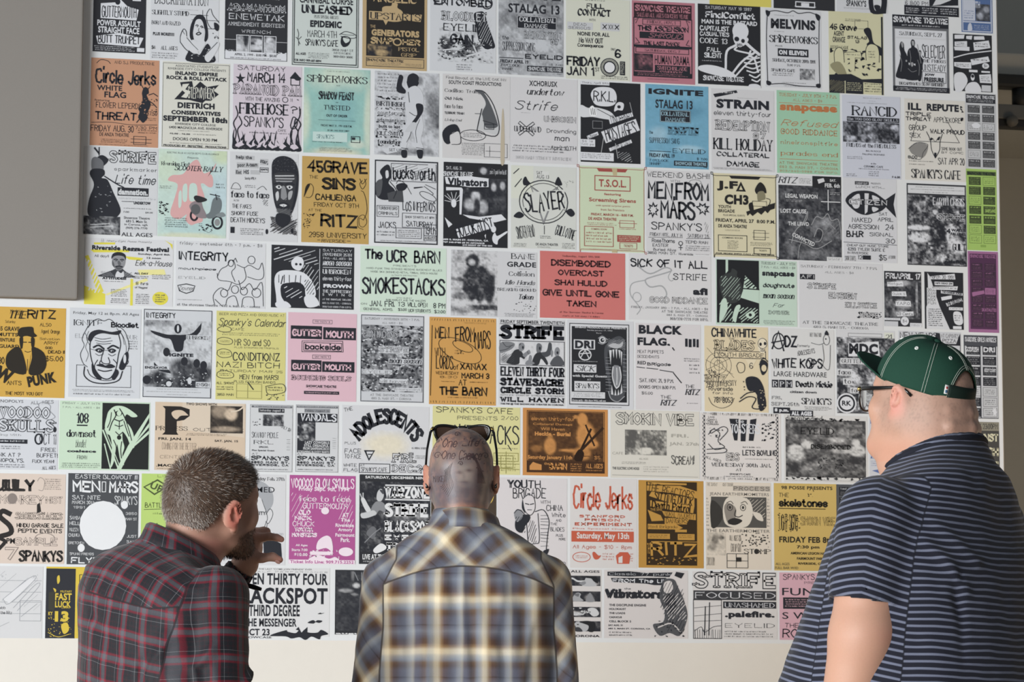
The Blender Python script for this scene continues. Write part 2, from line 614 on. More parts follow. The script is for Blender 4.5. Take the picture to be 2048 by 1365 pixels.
D k 1.4 84 14 97 22
P k 82,14 90,6 99,14
E k 94 14 5 2.5
O 1 23 99 36 PARANOID PAM
h 18 38 68 43 WITH THE AMAZING
F k 1 76 40 4 3
h 84 38 96 42 !! *
r 9 45 82 59 FIREHOSE
h 84 47 98 56 ?!
h 16 61 74 74 SPANKY'S
h 66 75 78 78 CAFE
M k 22 79 84 82 1 8
@flames_drawing
Y k 0 74 100 101 13 3
Y p 4 84 96 99 11 5
Y k 2 90 98 101 12 6
Q k 1.6 3,92 5,80 1,70 7,60 4,50
Q k 1.6 10,90 7,78 13,70 9,62
Q k 1.8 97,92 95,78 99,68 92,62 90,70 95,76
Q k 1.8 88,92 84,82 88,72 97,60 98,50
Q k 1.4 84,70 88,60 94,64 92,72 86,74 84,70
M k 1 97 20 99.5 1 9
== 2 -0.6777 -0.4647 2.8515 3.1260 86c8bf k turquoise flyer with widely spaced capitals and a pale patch
G 0 0 100 100 c|50 10 80 30 c6ddc6 .8;0 60 18 60 c8dcc0 .6;98 60 14 80 c4d8c0 .5;50 100 70 14 d6d6b4 .5;60 50 40 50 78bfc0 .7;30 80 20 10 c6e0d8 .3;80 88 24 10 c4d8c4 .4
M k 34 2.5 72 4.5 1 1
r 4 7 96 17 SPiDERWORKS
s 49 19 54 20.4 and
k 22 27 76 37 SHADOW FEAST
q 22 27 76 36 Shadow Feast
s 48 39 52 40.3 with
r 30 43 70 49 TWISTED
b 34 54 66 57 OUT OF ORDER
L k .4 22,61 78,61
s 26 66 73 69 FRIDAY MAY 31, 1991 8:00 P.M.
s 36 72 69 74 $5.00 - NO AGE LIMIT
B b9dcd6 14 75 66 86
r 20 78 46 83 SPANKY'S 5d8f92
M k 12 86 60 88 1 2
D k 1 72 79 85 86
B k 73 80 78 83
M k 24 93 74 98 4 3
== 2 -0.4502 -0.2406 2.8548 3.1259 cdd1da k flyer with a photo of a baseball player tipping his cap brim
G 0 0 100 100 .9 .3|88 40 16 50 .55 .8;98 50 16 40 .4 .7;70 95 60 8 .5 .7;30 98 40 5 .5 .6;70 10 10 10 .5 .5
M k 4 2 40 26 6 4
N k 2 30 48 34 18 5 8
r 3 36 52 42 BIRTHRIGHT
N k 2 43 48 46 20 4 9
B p 5 47 46 51
t 5 47 46 52 countervail
N k 2 52 48 54.5 18 4 1
s 4 56 47 61 adamantium
N k 2 60.5 48 63 18 4 2
b 7 64 40 68 built to last
N k 2 69 44 72 18 4 3
r 4 72 48 77 KILLSWITCH
N k 2 77 42 80 18 4 4
r 5 81 42 87 foundation
N k 2 87 40 90 12 4 5
P p 14,96 24,90 42,90 40,95 20,99
s 23 92 42 95.5 SET UP
@ballplayer_photo
K k 34,16 38,4 44,6 42,16 48,22 46,26 35,24
K k 50,12 52,4 60,1 68,5 66,14 62,18 54,20
K k 50,10 68,11 62,20 54,21
K p 48,30 52,20 64,16 74,24 76,36 70,40 74,54 76,66 72,80 76,90 66,92 62,78 58,70 54,78 48,92 40,90 46,72 50,56 48,46
Q k 1 54,48 64,52 72,48
Q k .8 60,58 56,74 50,84
Q k .8 70,56 64,70 66,84
K k 64,38 74,38 75,46 68,56 60,64 58,60 66,50
K c4c8d0 58,60 66,62 60,70 50,72 48,70
K k 42,94 50,94 50,102 43,102
K k 66,93 75,93 74,102 68,102
L k 1 42,91 52,92
L k 1 65,90 76,91
Q k 1 52,24 54,36
== 2 -0.2292 -0.0077 2.8533 3.1273 d3d1d3 k white flyer with a line drawing of a long finned coffin car
h 5 2 94 6 Final Blowout at the LIVE OAK INN
b 9 7.5 87 12 SOUTH COAST PRODUCTIONS
r 3 17 62 23 Cadillac Tramps
k 3 27 30 31 Old Nick
r 3 36 30 41 face to face
k 3 45 32 48 TERROR TRAIN
i 3 53 28 57 Living End
F k 1 45 72 19 6.5
M k 30 69 60 75 3 5
M k 28 81 62 96 8 6
D k .6 62 81 96 97
L k .6 70,84 70,96
L k .6 64,90 92,90
K c4b394 88,44 91,46 92,100 86,100
@car_drawing
K 5a5d64 48,18 60,20 72,36 82,58 82,66 60,64 58,46 64,34 58,24
K c6c8cc 58,46 54,60 52,64 60,66 80,70 84,62 78,44 82,60 64,62
Q k 1.4 58,40 52,62 54,68 78,72 84,60 76,36 62,20 48,18
Q k 1 60,54 80,58
D k 1 62 58 76 64
K k 2,80 0,70 8,62 20,60 26,68 24,76 16,72 14,80 8,84
K p 12,72 24,68 26,80 18,86 12,82
Q k 1 12,72 24,68 27,82 14,84
L k .8 48,46 56,46
== 2 -0.0069 0.2160 2.8483 3.1269 d4d3d8 k white flyer with sparse script names and a curled corner
b 28 3 70 9.5 XCHORUSX
i 24 12 80 20 undertow
q 6 26 71 38 Strife
M k 16 41 30 42 1 7
o 50 44 98 51 UNBROKEN
o 12 52 36 68 X
r 6 57 46 64 UNDERHAND
h 54 58 98 65 Drownding
h 66 68 88 73 man
h 60 78 98 85 April 10TH
M k 3 79 90 88 3 8
r 8 92 92 96 3850 MAIN STREET RIVERSIDE b8b8bc
== 2 0.2268 0.4268 2.8595 3.1247 2a2c33 w black flyer with a clenched fist on a pale arm and tilted tags
B w 0 0 48 4
r 2 0 47 3.4 Thurs. April 18th k
K w 17,15 24,8 40,6 54,8 60,16 58,26 46,30 26,29 19,22
h 21 11 58 25 R.K.L. k
@arm_photo
K d8dbe2 0,30 12,33 24,32 40,34 52,38 58,46 40,46 20,44 0,44
K f0f2f6 15,33 20,30 24,34 26,42 16,42
L k 1 17,34 18,41
L k 1 20,33 21,41
L k 1 23,34 24,41
L k 1 28,34 56,44
K w 58,28 64,24 72,26 70,34 62,34 56,36
E k 64 30 3 2
P w 47,46 86,36 88,41 49,52
s 50 38 86 50 UNDEFINED k ~14
P w 34,62 92,44 99,58 42,76
j 40 50 94 72 HOSTAGES k ~14
P w 10,68 28,62 30,66 12,72
s 11 64 28 70 Chaser k ~14
P w 47,82 84,70 86,74 49,86
s 50 72 84 83 PLUS SPECIAL GUESTS k ~14
B w 0 72 24 81
t 2 73 20 76 $6 18+ k
t 1 77 22 80 7:00 pm k
B w 0 88 55 98
M k 1 89.5 52 96 3 1
L b0b3ba 1 38,70 34,88
L b0b3ba 1 58,76 62,94
Z b0b3ba .8 62 86 86 98 8
L b0b3ba .8 82,24 86,36
D 8a8d94 .8 20 49 36 58
== 2 0.4432 0.6566 2.8509 3.1257 5fb0da k sky blue flyer with clouded background and boxed line
G 0 0 100 100 c|20 60 30 16 8cc4e2 .6;70 76 40 8 93cae6 .5;60 30 60 20 4f9fca .6;40 12 60 10 6bb6dc .6;20 85 30 10 8ecae6 .4;30 96 60 8 5aa9d2 .5
x 5 5 92 12 IGNITE
b 16 18 75 28.5 STALAG 13
B k 23 30 72 45
D 9fcfe6 .7 24 30.7 71 44.4
r 25 32 69 37.5 COLLATERAL 8fc4de
r 32 39 64 44 DAMAGE 8fc4de
O 36 50 84 60 REDEMPTION
N k 36 50 84 58 18 6 3
h 6 56 12 60 the
h 6 64 54 71 SUPPRESSION SWING
r 43 76 95 82 EYELID
L k 1 7,80.5 40,80.5
b 6 83 46 88 FRIDAY APRIL 19
r 6 90 36 93 7 O'CLOCK
r 6 94 24 97 SHARP
r 81 86 98 89.5 $ 7.00
B k 45 91 98 97
b 47 92 96 96 SHOWCASE THEATRE 8fc4de
N k 92 97 98 99 4 3 2
== 2 0.6666 0.8811 2.8506 3.1217 d3d3d8 k white flyer with heavy wide title and graffiti lettering
P k 3,7 40,1 42,4 6,11
M p 6 3 38 8 1 2
M k 40 10 74 11 1 2
x 8 12.5 92 24 STRAIN
h 4 26 95 34 eleven thirty-four
O 7 38 92 51 REDEMPTION
O 66 52 86 60 87
r 3 60 97 75 KILL HOLIDAY
k 8 77 92 83 COLLATERAL
k 24 88 76 95 DAMAGE
M k 2 96.5 98 99 2 3
== 2 0.8902 1.1075 2.8502 3.1260 93d3a9 d9702f mint green flyer printed in orange ink
t 4 3 95 7 TUESDAY - JULY 9TH - 7 P.M.
t 26 9 72 13 ALL AGES - $8
L d9702f .7 4,15 96,15
x 5 17 96 27 snapcase
q 6 35 96 43 Refused
t 6 46 96 53 GOOD RIDDANCE
t 6 60 96 66 nineironspitfire
r 6 73 96 80 parades end
L d9702f .7 4,83 96,83
t 4 86 96 89 AT THE SHOWCASE THEATRE
t 4 91 96 94 683 S. MAIN ST. - CORONA
t 4 96 96 98.5 909/340-0988 FOR INFO.
== 2 1.1160 1.3188 2.8445 3.1215 c9cfe2 k pale blue flyer with a wide grey crowd photo across its middle
M k 36 2 68 4 1 4
M k 46 6 58 7 1 5
M k 8 8.5 86 10 1 6
r 17 12 94 25 RANCID
B k 8 26 98 31.5
r 9 27 96 30.5 the VOO DOO GLOW SKULLS p
@crowd_photo
G 1 32 98 57 .35 .8|24 42 6 12 .05 .3;70 46 30 12 .2 .4;90 38 14 8 .75 .3;44 40 16 6 .7 .3;14 52 20 6 .7 .3
r 7 58 92 63 FRIENDS of the FRIENDLESS
s 40 66 66 68 BIG IN ROCK
s 34 70 72 72 FALLING SICKNESS
M k 8 74 34 78 2 7
s 48 81 57 83 at the
s 36 84.5 69 87 CERAMIC CAFE
M k 26 88 80 90 1 8
M k 44 91 62 98 3 9
M k 6 95 24 99 2 1
b 84 96 98 99 $ 6.00
== 2 1.3326 1.5461 2.8454 3.1188 dcd8ce k cream flyer with a horned goat skull drawing
x 6 5 28 14 ILL
x 37 5 90 14 REPUTE
k 2 16 44 21 TRIPLE
k 2 22 44 27 THREAT
h 48 21 93 28 APPLEKORE
h 7 32 36 39 GROUP
h 8 42 26 48 SEX
H 42 36 99 42 WALK PROUD
@goat_drawing
Q k 1.2 36,40 42,50 44,62 50,72
Q k 1.2 62,42 58,52 57,62 50,72
Q k .8 40,50 46,48 50,52 56,46 60,46
K k 43,47 46,48 45,50 42,50
K k 54,47 58,46 57,49 54,50
L k .8 20,28 10,52 90,52
L k .8 66,20 90,52
K k 48,66 52,66 50,72
K 8d8b88 8,60 24,54 38,58 30,72 12,68
Q k .8 6,62 20,54 38,56 30,66 26,74 10,74
h 60 58 94 62 SOME BOOK OUT
h 60 63 96 66 BY COMIC
H 5 70 20 74 8:00
h 54 71 98 80 SAT APR 20
M k 6 76 48 78 1 4
M k 6 80 34 82 1 4
N k 92 6 98 26 12 5 6
r 10 86 92 98 SPANKY'S CAFE
== 2 1.5477 1.6566 2.8933 3.1475 c3c6cc k narrow grey calendar sheet of small boxes, topmost calendar of the right edge
B k 2 1 98 13
k 4 2.5 96 7 SHOWCASE THEATRE w
M w 6 8 92 12 2 1
W 3 15 97 99 2 7 3
E w 34 43 14 3.6
r 64 41 90 46 FYP w
== 2 1.5472 1.6540 2.6172 2.8917 9fd04a k bright green calendar sheet on the right edge
B 4e6a2e 2 3 98 8
k 4 4 96 7.5 SHOWCASE THEATRE k
W 4 9 98 92 2 7 4
r 62 10 94 14 THE QUEERS 9fd04a
b 62 49 96 53 BABYLAND 9fd04a
B 86b53a 44 93 62 96
== 2 1.5483 1.6548 2.3430 2.6141 b0619f k purple calendar sheet on the right edge
B 5c2f5a 6 3 94 96
k 8 4 92 8 SHOWCASE THEATRE b0619f
W 8 14 94 94 2 8 5
P b0619f 12,51 52,48 54,52 14,56
b 44 70 92 74 SKATALITES b0619f
== 3 -1.3662 -1.1363 2.5678 2.8425 d0d3d8 k white flyer with a woman in a long black dress
O 34 4 98 18 STRIFE
t 41 23 99 28 sparkmarker
q 42 30 98 42 Life time
x 46 47 88 55 damnation w
B k 46 46 88 55.5
x 47 47.5 87 54.5 damnation. p
t 48 57 98 60 nineironspitfire a6a9b0
L k .8 52,62 68,62
x 68 61.5 91 65 UNDERTOW
M k 54 69 94 71 1 2
s 54 73 62 75 7:00
s 84 73 94 75 $8.00
s 55 79 90 82 Showcase Theatre
s 58 83 87 86 683 S. Main St.
s 56 87 87 90 in Corona, ugh
s 58 91 87 94 (909) 276-7770
s 52 97.5 94 102 ALL AGES
@dress_drawing
L k 2.4 14,2 20,8
L k 1.4 20,1 20,10
K k 12,18 22,10 30,12 32,17 22,24
K 6c6f76 10,16 16,12 26,18 24,30 12,30
K k 8,32 12,26 26,26 28,32 24,36 32,38 40,52 50,70 48,78 38,84 26,86 12,82 6,76 8,60 14,44
Q k 1.6 28,34 44,42 54,46
N 8d9097 14 40 40 76 16 3 5
@band_photo
G 1 80 50 101 .35 .6|10 84 20 20 .1 .5;30 94 40 14 .5 .4;44 84 10 8 .2 .3
L d0d3d8 .8 10,90 36,88
L d0d3d8 .8 10,93 40,91
== 3 -1.1339 -0.9197 2.5667 2.8444 bcdcd0 k pastel blue-green flyer with a pink rider and a motor scooter
G 0 0 100 100 c|10 20 40 40 c3ddc0 .7;90 50 40 60 b4d3dc .7;50 90 80 30 aed6d4 .6;50 99 90 8 cfd8b4 .4;95 5 30 20 c6dcae .5
s 12 3 88 5 ELECTRIC BLUE SCOOTER BOYS CLUB ALLIANCE
s 42 8 58 10 Presents
r 4 14 46 19 Riversides First
@rider_silhouette
K e9a1a0 46,16 56,11 62,18 66,26 78,28 80,40 74,42 66,38 62,40 68,54 62,60 66,80 56,84 48,86 40,80 42,74 30,80 18,74 24,56 28,40 14,36 20,30 36,28
K bcdcd0 36,42 42,40 42,58 36,58
K bcdcd0 46,40 56,40 56,56 46,58
K bcdcd0 30,50 34,48 34,64 30,66
K e9a1a0 64,28 80,22 84,14 72,30
i 23 18 94 24.5 SCOOTER RALLY
M k 2 42 20 46 2 3
M k 84 37 98 44 2 4
@scooter_photo
F k 3 53 75 5 5.4
F k 3 87 82 7 7
E 8d8f92 87 82 4 4
K 8f7f85 46,66 50,60 62,58 66,66 72,76 66,78 56,76
K 2d3034 52,55 56,52 70,55 70,58 58,60
K 6c7a80 80,56 88,53 93,58 92,68 84,76 74,78 70,74 76,70
K 7f8d92 84,74 94,70 99,74 92,76
L k 1.4 86,56 84,50
L k 1.4 76,50 90,52
E 5c5f64 55 68 7 6
N k 1 58 16 76 30 4 5
N k 60 84 80 94 24 4 6
M k 10 78 44 90 5 5
== 3 -0.9102 -0.6930 2.5623 2.8447 d2d4d9 k white flyer with a large dark bearded head and typewriter scraps
B b9bbc0 8 4 36 9
b 9 4 32 9 help the
B b9bbc0 10 12 42 18
b 11 12 40 18 poor A-team ~4
B b9bbc0 44 7 56 14
b 44 8 56 13 star, ~-12
B b9bbc0 8 20 18 26
b 9 21 17 25 Eat
b 20 20 28 25 HIS
B b9bbc0 30 20 44 25
D k .8 44 17 56 22
b 45 18 55 21 sperm
s 22 28 38 32 Saturday APRIL 4
M k 22 37 38 41 2 1
Q k .7 2,42 6,36 12,36 16,42 2,42
Q k .7 40,42 48,38 54,42
r 2 44 58 52 face to face
h 6 54 14 56 ALSO
h 4 59 32 64 THE FAKES
h 3 67 42 72 SHORT FUSE
h 2 74 52 80 DEATH MICKEYS
M k 16 86 50 94 4 2
Z k .5 48 52 56 60 6
B k 2 85 8 92
E k 55 89 2 3
E k 92 87 2 3
@head_photo
K k 61,22 62,10 70,4 82,3 94,8 100,20 100,40 97,54 92,66 86,72 76,72 68,62 64,50 62,36
N 55575e 62 4 98 20 60 2 3
K 3a3c43 64,24 80,21 97,24 96,38 92,58 84,68 74,66 67,54 64,38
P b9bbc0 66,25 94,24 94,25.5 66,26.5
P a6a8ae 66,28 95,27.5 94,29 67,29.5
P 9a9ca2 67,31 92,30.5 90,32 68,32.5
K p 67,38 72,36 76,38 72,40.5
K p 83,37 89,36 92,38 87,40.5
E k 72 38 1.5 1.3
E k 87.5 38 1.5 1.3
Q k 2.4 65,35 72,33 77,35
Q k 2.4 82,35 88,33 94,35
K 8d8f95 76,38 81,38 84,50 80,53 75,51
Q k 1 75,51 79,53 84,50
K c9cbd0 67,46 71,43 72,50 69,54
K a9abb0 86,44 92,42 90,50 86,52
K k 70,58 78,55 86,57 88,61 80,64 72,63
K p 73,58.5 79,57.2 84,58.6 79,60.5
E k 79 59.5 .8 .5
Z 6d6f75 .5 68 62 92 72 26
K k 70,68 88,70 88,78 78,84 68,78
Z k .8 60 72 99 92 34
== 3 -0.6810 -0.4656 2.5643 2.8401 d29f3e 2b241c golden flyer with black hand lettering and small goblin sketches
h 8 4 98 19 45GRAVE
H 8 4 98 19 45GRAVE
h 11 22 24 26 THE
R 30 24 80 38 SINS
H 20 43 81 51 CAHUENGA
h 18 53 85 58.5 FRIDAY OCT 9TH
h 10 61 30 64 AT THE
H 28 66 83 82 RITZ
h 11 87.5 97 94 2958 UNIVERSITY
h 30 95.5 66 99.5 RIVERSIDE
L k .8 24,97 28,97
L k .8 68,97 73,97
@face_sketch
Q k .8 4,46 6,36 12,32 17,36 16,44 12,48 6,48
K k 3,48 7,34 12,33 8,40
@goblin_sketch
Q k .8 90,26 86,30 90,36 95,30 93,24
Q k .8 86,24 90,30 96,24
Q k .8 88,38 92,40 96,50 97,62 92,72
Q k .7 92,72 86,70 86,78 92,80 97,74 92,66 84,70 84,80 92,83
@winged_imp_sketch
N k 2 66 16 84 26 3 4
P k 14,68 20,66 17,70
== 3 -0.4478 -0.2423 2.5695 2.8387 d0d3da k white framed flyer with a bonneted figure carrying a crate
D k 2 1 1 99 99
D k 1 26 4 97 25
Z k .5 28 5 96 24 12
j 28 6 96 24 bucksworth
B p 84 2 96 8
@crate_drawing
K k 8,14 18,6 24,8 26,20 22,28 32,36 30,46 12,48 2,42 4,28 12,22
K 565960 2,28 12,24 10,40 4,44
K p 17,14 21,13 22,20 18,22
P 4b4e55 20,40 44,34 46,50 22,50
Q k 1.4 24,26 34,36 30,46
K k 34,30 44,27 52,30 46,36 36,36
Q k 1 34,28 38,24 48,28 58,40
Q k 1.2 62,32 76,31 62,33
Q k 1 78,30 92,38 90,40
Q k 1 80,28 96,33
F k 1 84 42 14 4 24
j 44 48 96 61 LOS INFERNOS
D k .8 4 55 38 68
h 6 56 36 60 TURBONEGRO
h 6 62 36 66 CRIMINALS
h 6 74 34 82 JACKS
D k .8 44 63 97 80
h 48 66 94 69 SHOW STARTS AT 8PM
h 50 72 92 79 SATURDAY
D k 1 78 76 99 89
h 80 78 97 88 19th
D k .8 34 81 74 93
M k 36 83 72 92 4 3
M k 4 85 32 92 2 4
D k .8 78 89 97 95
h 79 90 96 94 AUGUST
M k 6 96 94 98 1 5
== 3 -0.2244 -0.0143 2.5681 2.8403 2a2c33 w black flyer with band member photos and torn white strips
h 4 5 28 9 SAT. AUG. 31 p
k 0 11 46 17 SHOWCASE THEATRE p
P w 2,18 40,16 72,18 72,28 40,29 4,26
x 6 18.5 68 28 Vibrators k
h 70 6 98 14 Classic 77 punk from the UK p
@band_photo
G 54 4 72 14 .1 .2|62 9 10 8 .75 .3
G 30 30 70 64 .12 .25|50 40 14 14 .85 .3;42 50 20 14 .7 .4;60 52 18 16 .7 .4;50 30 24 8 .05 .3;52 52 10 20 .1 .3
G 70 18 98 62 .1 .2|78 28 8 10 .75 .3;92 26 8 10 .7 .3;90 46 18 20 .2 .4;78 50 12 24 .15 .4
P w 4,30 28,30 30,32 28,62 25,62 25,33 4,34
L w .8 16,48 2,40
L w .8 16,48 6,38
L w .8 16,48 12,36
L w .8 16,48 20,36
L w .8 16,48 25,39
L w .8 16,48 28,44
L w .8 16,48 2,46
E w 16 49 4 5
P w 30,62 56,64 90,60 98,66 80,70 40,66
P w 18,80 76,66 80,76 24,90
j 18 68 78 86 HOLOKAUST k ~14
P p 2,66 14,74 8,78
K w 76,88 80,82 84,86 98,80 99,82 86,90 84,96 78,94
E p 78 78 4 4
P p 64,86 66,84 66,90
x 0 91 70 93.5 683 S. MAIN ST. CORONA, CA p
x 0 94.5 64 96.5 909 340-0988 $8 IN ADVANCE p
x 30 97.2 76 99.2 $10 NIGHT OF THE GIG p
== 3 -0.0036 0.2119 2.5699 2.8385 d3d7d0 k white flyer with a circled five pointed star and spiked lettering
B d8dccb 0 0 34 40
F k 1.6 50 43 37 26
F k 1 50 43 32 22.5
L k 1.2 50,70 30,24 82,52
L k 1.2 50,70 72,24 20,52
L k 1.2 22,40 80,40
L 8d8f93 2.4 50,68 31,26 80,50
L 8d8f93 2.4 50,68 70,26 22,50
P p 20,33 82,27 82,51 20,58
j 20 30 82 56 SLAYER ~7
B p2 38 6 58 15
s 39 6 49 10 SAT.
s 39 10.5 58 15 AUG 13
L k 1.4 4,10 12,4
L k 1.4 6,26 16,16
K k 18,18 22,13 26,18 30,22 20,24
K k 68,18 72,12 76,16 78,22 68,22
K k 4,62 12,56 20,60 14,64
K k 84,54 92,50 98,56 92,60
N k 82 16 96 24 10 2 4
j 8 72 36 88 SINISTER FIEND ~10
j 68 72 99 86 GUILLOTINE ~-16
L k 1 51,72 51,82
M k 44 84 62 88 2 4
s 38 93 72 96 DE ANZA THEATER
M k 40 97 62 99 2 5
M k 4 94 24 99 3 6
M k 78 92 98 99 4 7
== 3 0.2219 0.4396 2.5684 2.8465 c9dcb0 c1443c pale green flyer printed in red with a boxed title
Q k .8 3,98 1,94 1,6 4,2.5 96,2.5 99,6 99,94 96,98 3,98
P k 27,2.5 74,2.5 71,6 30,6
P c7b27a 50,2 58,2 58,10 52,10
D k 1.4 24 11 78 28
b 30 15 72 24 T.S.O.L.
b 38 31 64 34.5 featuring
b 15 37 87 43 Screaming Sirens
s 25 45 78 47.5 with special surprise guests
s 33 49.5 69 52 from San Francisco
b 18 55 83 58.5 FRIDAY, MARCH 16 - 8:00 P.M.
b 14 60 57 63.5 DE ANZA THEATRE
M k 12 66 58 70 2 1
D k .8 62 63 84 71
L k .8 60,66 88,66
M k 60 72 88 74 1 2
D k 1 8 71 52 94
s 18 73 42 75 COMING SOON
M k 10 77 50 91 4 3
B c1443c 58 80 94 88
M p 60 81 92 87 3 4
D k .8 62 89 88 96
s 68 91 82 94 TICKETS
M k 14 97 82 98 1 5
P c7b27a 50,97 58,97 58,101 50,101
== 3 0.4446 0.6636 2.5683 2.8429 d6d5d9 k white flyer with starry handwriting and star bursts
h 2 2 98 9 WEEKEND BASH!!
h 38 11 52 14 WITH
F k .6 76 13 9 3
H 3 13 97 36 MEN.FROM
H 22 36 76 59 MARS
P k 2,48 6,46 4,41 9,43 11,38 14,43 18,41 16,46 20,48 16,51 18,55 13,53 10,58 8,53 3,55 6,50
P p 5,48 8,46 7,44 10,45 11,42 13,45 16,44 15,47 17,48 14,50 15,53 12,51 10,54 9,51 6,52 8,49
P k 76,42 82,41 82,37 87,40 92,37 92,41 98,41 94,45 98,49 92,48 92,53 87,49 82,52 83,47
P p 80,43 84,42 84,40 87,42 90,40 90,43 94,43 91,45 94,47 90,46 90,50 87,47 84,49 85,46
h 8 62 86 72 SPANKY'S
h 6 75 56 80 FRIDAY NITE, JULY 14
h 64 75 97 80 SATURDAY 2.15
L k .6 4,81 56,80
L k .6 62,81 99,80
h 9 82 44 87 RoseThorns
h 10 88 34 92 EASTER
h 11 93 46 97 Buried Alive
F k 1 53 87 3 2.4
L k 1 53,89 53,95
L k 1 50,92 56,92
h 60 83 95 87 TEPID RAIN
M k 60 89 98 96 3 2
h 2 97.5 46 101 3850 MAIN ST.
h 50 98 72 101 Riverside
M k 76 99 98 100 1 3
Z k .4 90 60 96 74 4
== 3 0.6711 0.8864 2.5650 2.8409 ddd2a3 2b2a2a pale yellow flyer with rounded frame and a spiky haired skater
Q k 1 3,97 1,94 1,6 4,3 96,3 99,6 99,94 96,97 3,97
P k 25,2.5 76,2.5 72,6 29,6
x 6 9 46 21 J.F.
P k 36,21 44,9 52,21
P p 41,19 44,14 47,19
x 18 25 56 37 CH3
b 8 38 28 42 YOUTH
b 8 43 34 47 BRIGADE
s 16 49 50 51 PLUS SPECIAL GUESTS
b 4 54 98 59 FRIDAY, APRIL 27  8:00 P.M.
b 8 61 53 65 DE ANZA THEATRE
M k 18 67 44 69 2 3
D k 1 8 74 53 93
s 14 76 46 78 COMING SOON
M k 22 80 40 91 6 3
D k .8 64 67 82 78
L k .6 62,70 88,70
L k .6 62,75 88,75
M k 58 81 96 86 3 4
D k 1 64 88 90 95
s 72 90 84 92 TICKETS
b 4 95 96 97 FOR MORE INFO CALL (714) 686-6600
@skater_drawing
K k 66,18 74,9 82,14 84,22 76,20 70,24
K 8d8660 70,22 80,20 82,30 72,34
P k 52,45 98,33 97,40 90,42 86,46 82,43 76,48 70,45 62,50 58,47 54,50
P p 58,36 84,29 86,37 62,43
D k .8 62 32 84 38
K k 56,36 62,34 64,44 58,44
Q k 1 84,28 90,30 88,38
K k 78,38 83,38 82,42 78,42
== 3 0.8941 1.1098 2.5632 2.8446 55575d p grey photo flyer with a raised arm and a shaggy horned head
G 0 12 100 100 .2 .3|72 62 40 30 .42 .6;30 52 30 20 .3 .6;20 80 20 40 .3 .5;60 92 70 12 .34 .5;64 70 12 16 .15 .4;76 54 14 10 .6 .4
B d6d8dd 0 0 54 12
i 0 2 30 10 RITZ k
M k 32 3 52 10 4 5
B 2b2d33 54 0 100 14
P d6d8dd 62,4 72,2 74,6 64,9
b 74 8 98 13 FEB. 6th d6d8dd
b 82 3 92 6 SAT. d6d8dd
L d6d8dd 1.4 79,16 79,40
L d6d8dd 1.4 68,30 98,30
b 11 22 62 27 LEGAL WEAPON d6d8dd
M d6d8dd 12 29 38 32 2 6
M d6d8dd 82 18 98 22 2 7
b 3 40 44 45 LOST CAUSE d6d8dd
b 15 55 48 59.5 THE LEWD d6d8dd
b 20 73 58 78 CONVICTED d6d8dd ~-24
@beast_drawing
Q a5a7ac 1 52,58 60,48 70,50 78,44 84,52 94,50 98,60 99,74
Q a5a7ac 1 56,72 62,62 70,66 66,76 58,78
Q a5a7ac 1 20,80 26,66 40,54 46,42 44,52 34,60
Q a5a7ac 1 16,76 40,80 60,86 84,76
Q a5a7ac .8 70,58 80,56 90,62
Q a5a7ac .8 30,98 32,86 36,78
Z 8d8f95 .6 70 50 98 70 9
B d6d8dd 76 95 100 100
M k 78 96 98 99 2 8
== 3 1.1166 1.3022 2.5641 2.8443 d2d4dc k white flyer with a black fish emblem and handwriting
B k 22 4 48 8
s 24 5 46 7.4 CHEAP GUY p
s 52 5 70 7 PRESENTS
h 24 9 78 12 LUNCH WITH.....
@fish_emblem
K k 4,28 16,18 34,15 56,16 76,24 84,29 72,38 54,42 40,44 22,40
P k 74,27 98,16 94,30 99,46 80,34
K p 14,26 30,19 30,34 20,36
P p 40,18 48,18 45,40 40,43
K p 54,20 68,24 58,28
K p 54,34 66,36 56,40
r 10 25 82 32 CITIZEN p
O 10 25 82 32 CITIZEN
h 66 40 82 44 SAT
h 16 47 53 53 NAKED
h 64 46 93 51 APRIL
h 9 55 66 61 AGRESSION
h 78 54 94 61 24
H 5 63 37 71 B.H.R
h 48 64 92 69 SIGNAL
h 78 71 96 77 30
L k .8 0,77 99,78.5
h 6 79 84 82 CHEAP GUY MUSIC STORE
h 8 83 77 87 6293 TYLER SUITE E
h 7 88 46 91 IN RIVERSIDE
h 2 93 22 99 SHOW STARTS
h 26 92 34 97 12
B k 35 92 50 97
h 65 90 80 98 $5
h 83 91 96 95 AT DOOR
== 3 1.3376 1.5452 2.5607 2.8339 3a3d45 p black and white concert photo flyer with scattered band names
B d4d7dd 2 2 98 12
M k 14 3.5 84 5 1 2
M k 4 6.5 96 8 1 3
M k 30 9.5 70 11 1 4
G 1 14 99 99 .3 .9|44 30 12 10 .2 .3;52 60 26 40 .1 .3;76 64 20 30 .95 .3;20 54 40 6 1 .3;20 66 36 12 .9 .3;50 80 30 10 .25 .3;86 76 20 20 .9 .4;10 36 20 20 .15 .5;80 36 30 20 .12 .4;48 34 8 6 .8 .3;56 90 16 10 .85 .4
r 44 16 97 26 EARTH CRISIS
O 52 36 98 44 STRIFE
x 66 54 73 60 4 k
x 74 54 98 57.5 WALLS k
x 73 58.5 98 62 FALLING k
r 76 72 98 81 GUILT k
x 60 92 99 98 .palefire. k
== 4 -1.3581 -1.0837 2.3456 2.5544 d8d9dd k yellow and white flyer with a portrait photo and slanted yellow steps
P e6d92f 0,72 24,84 24,100 0,100
P e6d92f 0,28 4,26 22,80 16,86
P e6d92f 6,18 50,16 50,20 10,22
P e6d92f 10,7 34,6 34,9 10,10
Z d8d9dd 1.6 0 32 18 82 9
P ece48a 24,84 70,58 72,62 26,86
B e6d92f 52 60 55 100
P e6d92f 44,26 66,28 64,32 50,31
P ece48a 60,46 90,44 92,52 62,54
E e6d92f 86 88 9 10
